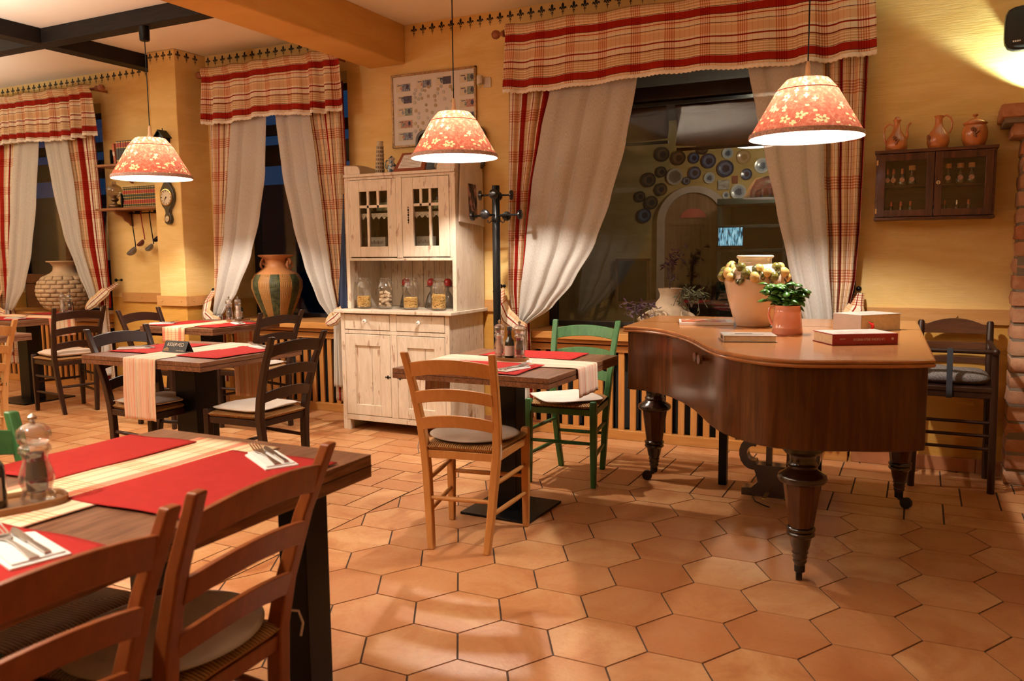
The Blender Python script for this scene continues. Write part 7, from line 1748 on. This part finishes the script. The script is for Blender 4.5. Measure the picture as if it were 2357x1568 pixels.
def disc_lamp():
    t = thing('disc_lamp', 'flat white glowing ceiling lamp in the room beyond the window', 'lamp', (-1.42, 8.0, 2.26), 0)
    b = MB(); b.lathe([(0.001, -0.012), (0.17, -0.012), (0.185, 0.0), (0.18, 0.012), (0.05, 0.03), (0.01, 0.04)], 36); q = NT('disc_lamp_glow'); e = q.n('ShaderNodeEmission'); e.inputs[0].default_value = (1, 0.88, 0.72, 1); e.inputs[1].default_value = 5; q.l(e.outputs[0], q.out.inputs[0]); b.build('diffuser', q.m, t, True)
    b = MB(); b.tube([(0, 0, 0.03), (0, 0, 0.44)], 0.006, 8); b.build('stem', M_black, t, True)
disc_lamp()
# rolled beige roman blinds outside the wide window
for x0, x1, zb, lb in ((-3.3, -1.70, 2.09, 'left beige fabric blind rolled up outside the wide window'), (-1.635, -0.2, 2.03, 'right beige fabric blind rolled up outside the wide window')):
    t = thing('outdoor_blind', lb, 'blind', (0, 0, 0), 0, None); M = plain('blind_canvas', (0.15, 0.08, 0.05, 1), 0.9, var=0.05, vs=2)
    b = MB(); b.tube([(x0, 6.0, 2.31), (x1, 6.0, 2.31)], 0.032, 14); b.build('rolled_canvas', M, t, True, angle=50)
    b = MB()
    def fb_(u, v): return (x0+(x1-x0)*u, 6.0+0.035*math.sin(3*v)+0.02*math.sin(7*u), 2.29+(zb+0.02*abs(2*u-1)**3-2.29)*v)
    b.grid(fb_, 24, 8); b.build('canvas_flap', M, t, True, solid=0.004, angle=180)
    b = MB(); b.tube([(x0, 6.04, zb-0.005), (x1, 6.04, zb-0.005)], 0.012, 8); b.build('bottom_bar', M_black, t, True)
b = MB(); b.box(-4.2, 0.6, 5.95, 6.08, 2.36, 2.46); struct(b.build('trim_9', M_black))
# dark street outside the other two windows
b = MB(); b.box(-30, -4.65, 5.9, 24, -0.06, -0.02); struct(b.build('street_beyond', plain('wet_asphalt', (0.02, 0.022, 0.026, 1), 0.35)))
b = MB(); b.box(-30, -6, 15, 15.3, 0, 2.9); struct(b.build('facade_beyond', plain('night_facade', (0.03, 0.03, 0.032, 1), 0.9)))
b = MB(); b.box(-9.5, -3.6, 6.0, 6.1, 2.12, 2.30); struct(b.build('trim_10', plain('outside_beam', (0.03, 0.02, 0.015, 1), 0.8)))

# ------------------------------------------------------------------ light
def point(name, loc, e, r, col=LCOL):
    l = bpy.data.lights.new(name, 'POINT'); l.energy = e; l.shadow_soft_size = r; l.color = col
    o = bpy.data.objects.new(name, l); COL.objects.link(o); o.location = loc; return o
def area(name, loc, e, sz, col=LCOL, rot=(0, 0, 0)):
    l = bpy.data.lights.new(name, 'AREA'); l.energy = e; l.shape = 'DISK'; l.size = sz; l.color = col
    o = bpy.data.objects.new(name, l); COL.objects.link(o); o.location = loc; o.rotation_euler = rot; return o
WCOL = (1.0, 0.92, 0.80)
def upl(name, loc, e):
    l = bpy.data.lights.new(name, 'SPOT'); l.energy = e; l.spot_size = R(150); l.spot_blend = 0.6; l.shadow_soft_size = 0.06; l.color = WCOL
    o = bpy.data.objects.new(name, l); COL.objects.link(o); o.location = loc; o.rotation_euler = (PI, 0, 0); return o
# added fill lights out of view, brightening the ceiling and the room
upl('unseen_fill_uplight', (-3.2, 0.7, 2.0), 240)
upl('unseen_fill_uplight', (0.9, -1.2, 2.0), 14)
upl('unseen_fill_uplight', (-5.6, 1.9, 2.0), 330)
point('unseen_fill_light', (-4.4, 0.9, 2.4), 30, 0.12, WCOL)  # added fill point, no lamp hangs here
upl('unseen_fill_uplight', (-8.2, 3.0, 2.0), 260)
# greenish uplighter standing on the brick pillar
sl = bpy.data.lights.new('pillar_uplighter_light', 'SPOT'); sl.energy = 30; sl.spot_size = R(128); sl.spot_blend = 0.25; sl.shadow_soft_size = 0.02; sl.color = (0.82, 1.0, 0.80)
so = bpy.data.objects.new('pillar_uplighter_light', sl); COL.objects.link(so); so.location = (0.52, 5.17, 2.085); so.rotation_euler = (R(176), R(6), 0)
t = thing('uplighter', 'small lamp standing on the stepped top of the brick pillar', 'lamp', (0.52, 5.17, 2.026), 0)
b = MB(); b.lathe([(0.03, 0), (0.032, 0.02), (0.036, 0.045)], 20, cap=True); b.build('lamp_housing', plain('white_housing', (0.6, 0.6, 0.58, 1), 0.4), t, True)
point('back_room_light', (-1.3, 7.9, 2.1), 15, 0.1, (1.0, 0.85, 0.6))
w = bpy.data.worlds.new('night'); S.world = w; w.use_nodes = True
bg = w.node_tree.nodes['Background']; bg.inputs[0].default_value = (0.012, 0.045, 0.11, 1); bg.inputs[1].default_value = 0.55

# ------------------------------------------------------------------ camera
cam = bpy.data.cameras.new('camera'); co = bpy.data.objects.new('camera', cam); COL.objects.link(co); S.camera = co
f, pitch, roll, yaw = 1885.626, .1084276, -.00949675, .4613766
fw = Vector((-math.sin(yaw)*math.cos(pitch), math.cos(yaw)*math.cos(pitch), -math.sin(pitch)))
rt = fw.cross(Vector((0, 0, 1))).normalized(); up = rt.cross(fw); c_, s_ = math.cos(roll), math.sin(roll)
r2 = rt*c_+up*s_; u2 = up*c_-rt*s_
m = Matrix((r2, u2, -fw)).transposed().to_4x4(); m.translation = Vector((0, 0, 1.2934)); co.matrix_world = m
cam.sensor_width = 36; cam.sensor_fit = 'HORIZONTAL'; cam.lens = 36*f/2357; cam.clip_start = 0.05; cam.clip_end = 200
cam.dof.use_dof = True; cam.dof.focus_distance = 4.6; cam.dof.aperture_fstop = 4.5
S.view_settings.view_transform = 'Standard'; S.view_settings.look = 'None'; S.view_settings.gamma = 1; S.view_settings.exposure = 0.56
try: S.view_settings.use_curve_mapping = False
except Exception: pass
try:
    S.cycles.max_bounces = 8; S.cycles.diffuse_bounces = 4; S.cycles.glossy_bounces = 4; S.cycles.transparent_max_bounces = 14
    S.cycles.caustics_reflective = False; S.cycles.caustics_refractive = False; S.cycles.sample_clamp_indirect = 4; S.cycles.use_denoising = True
except Exception: pass
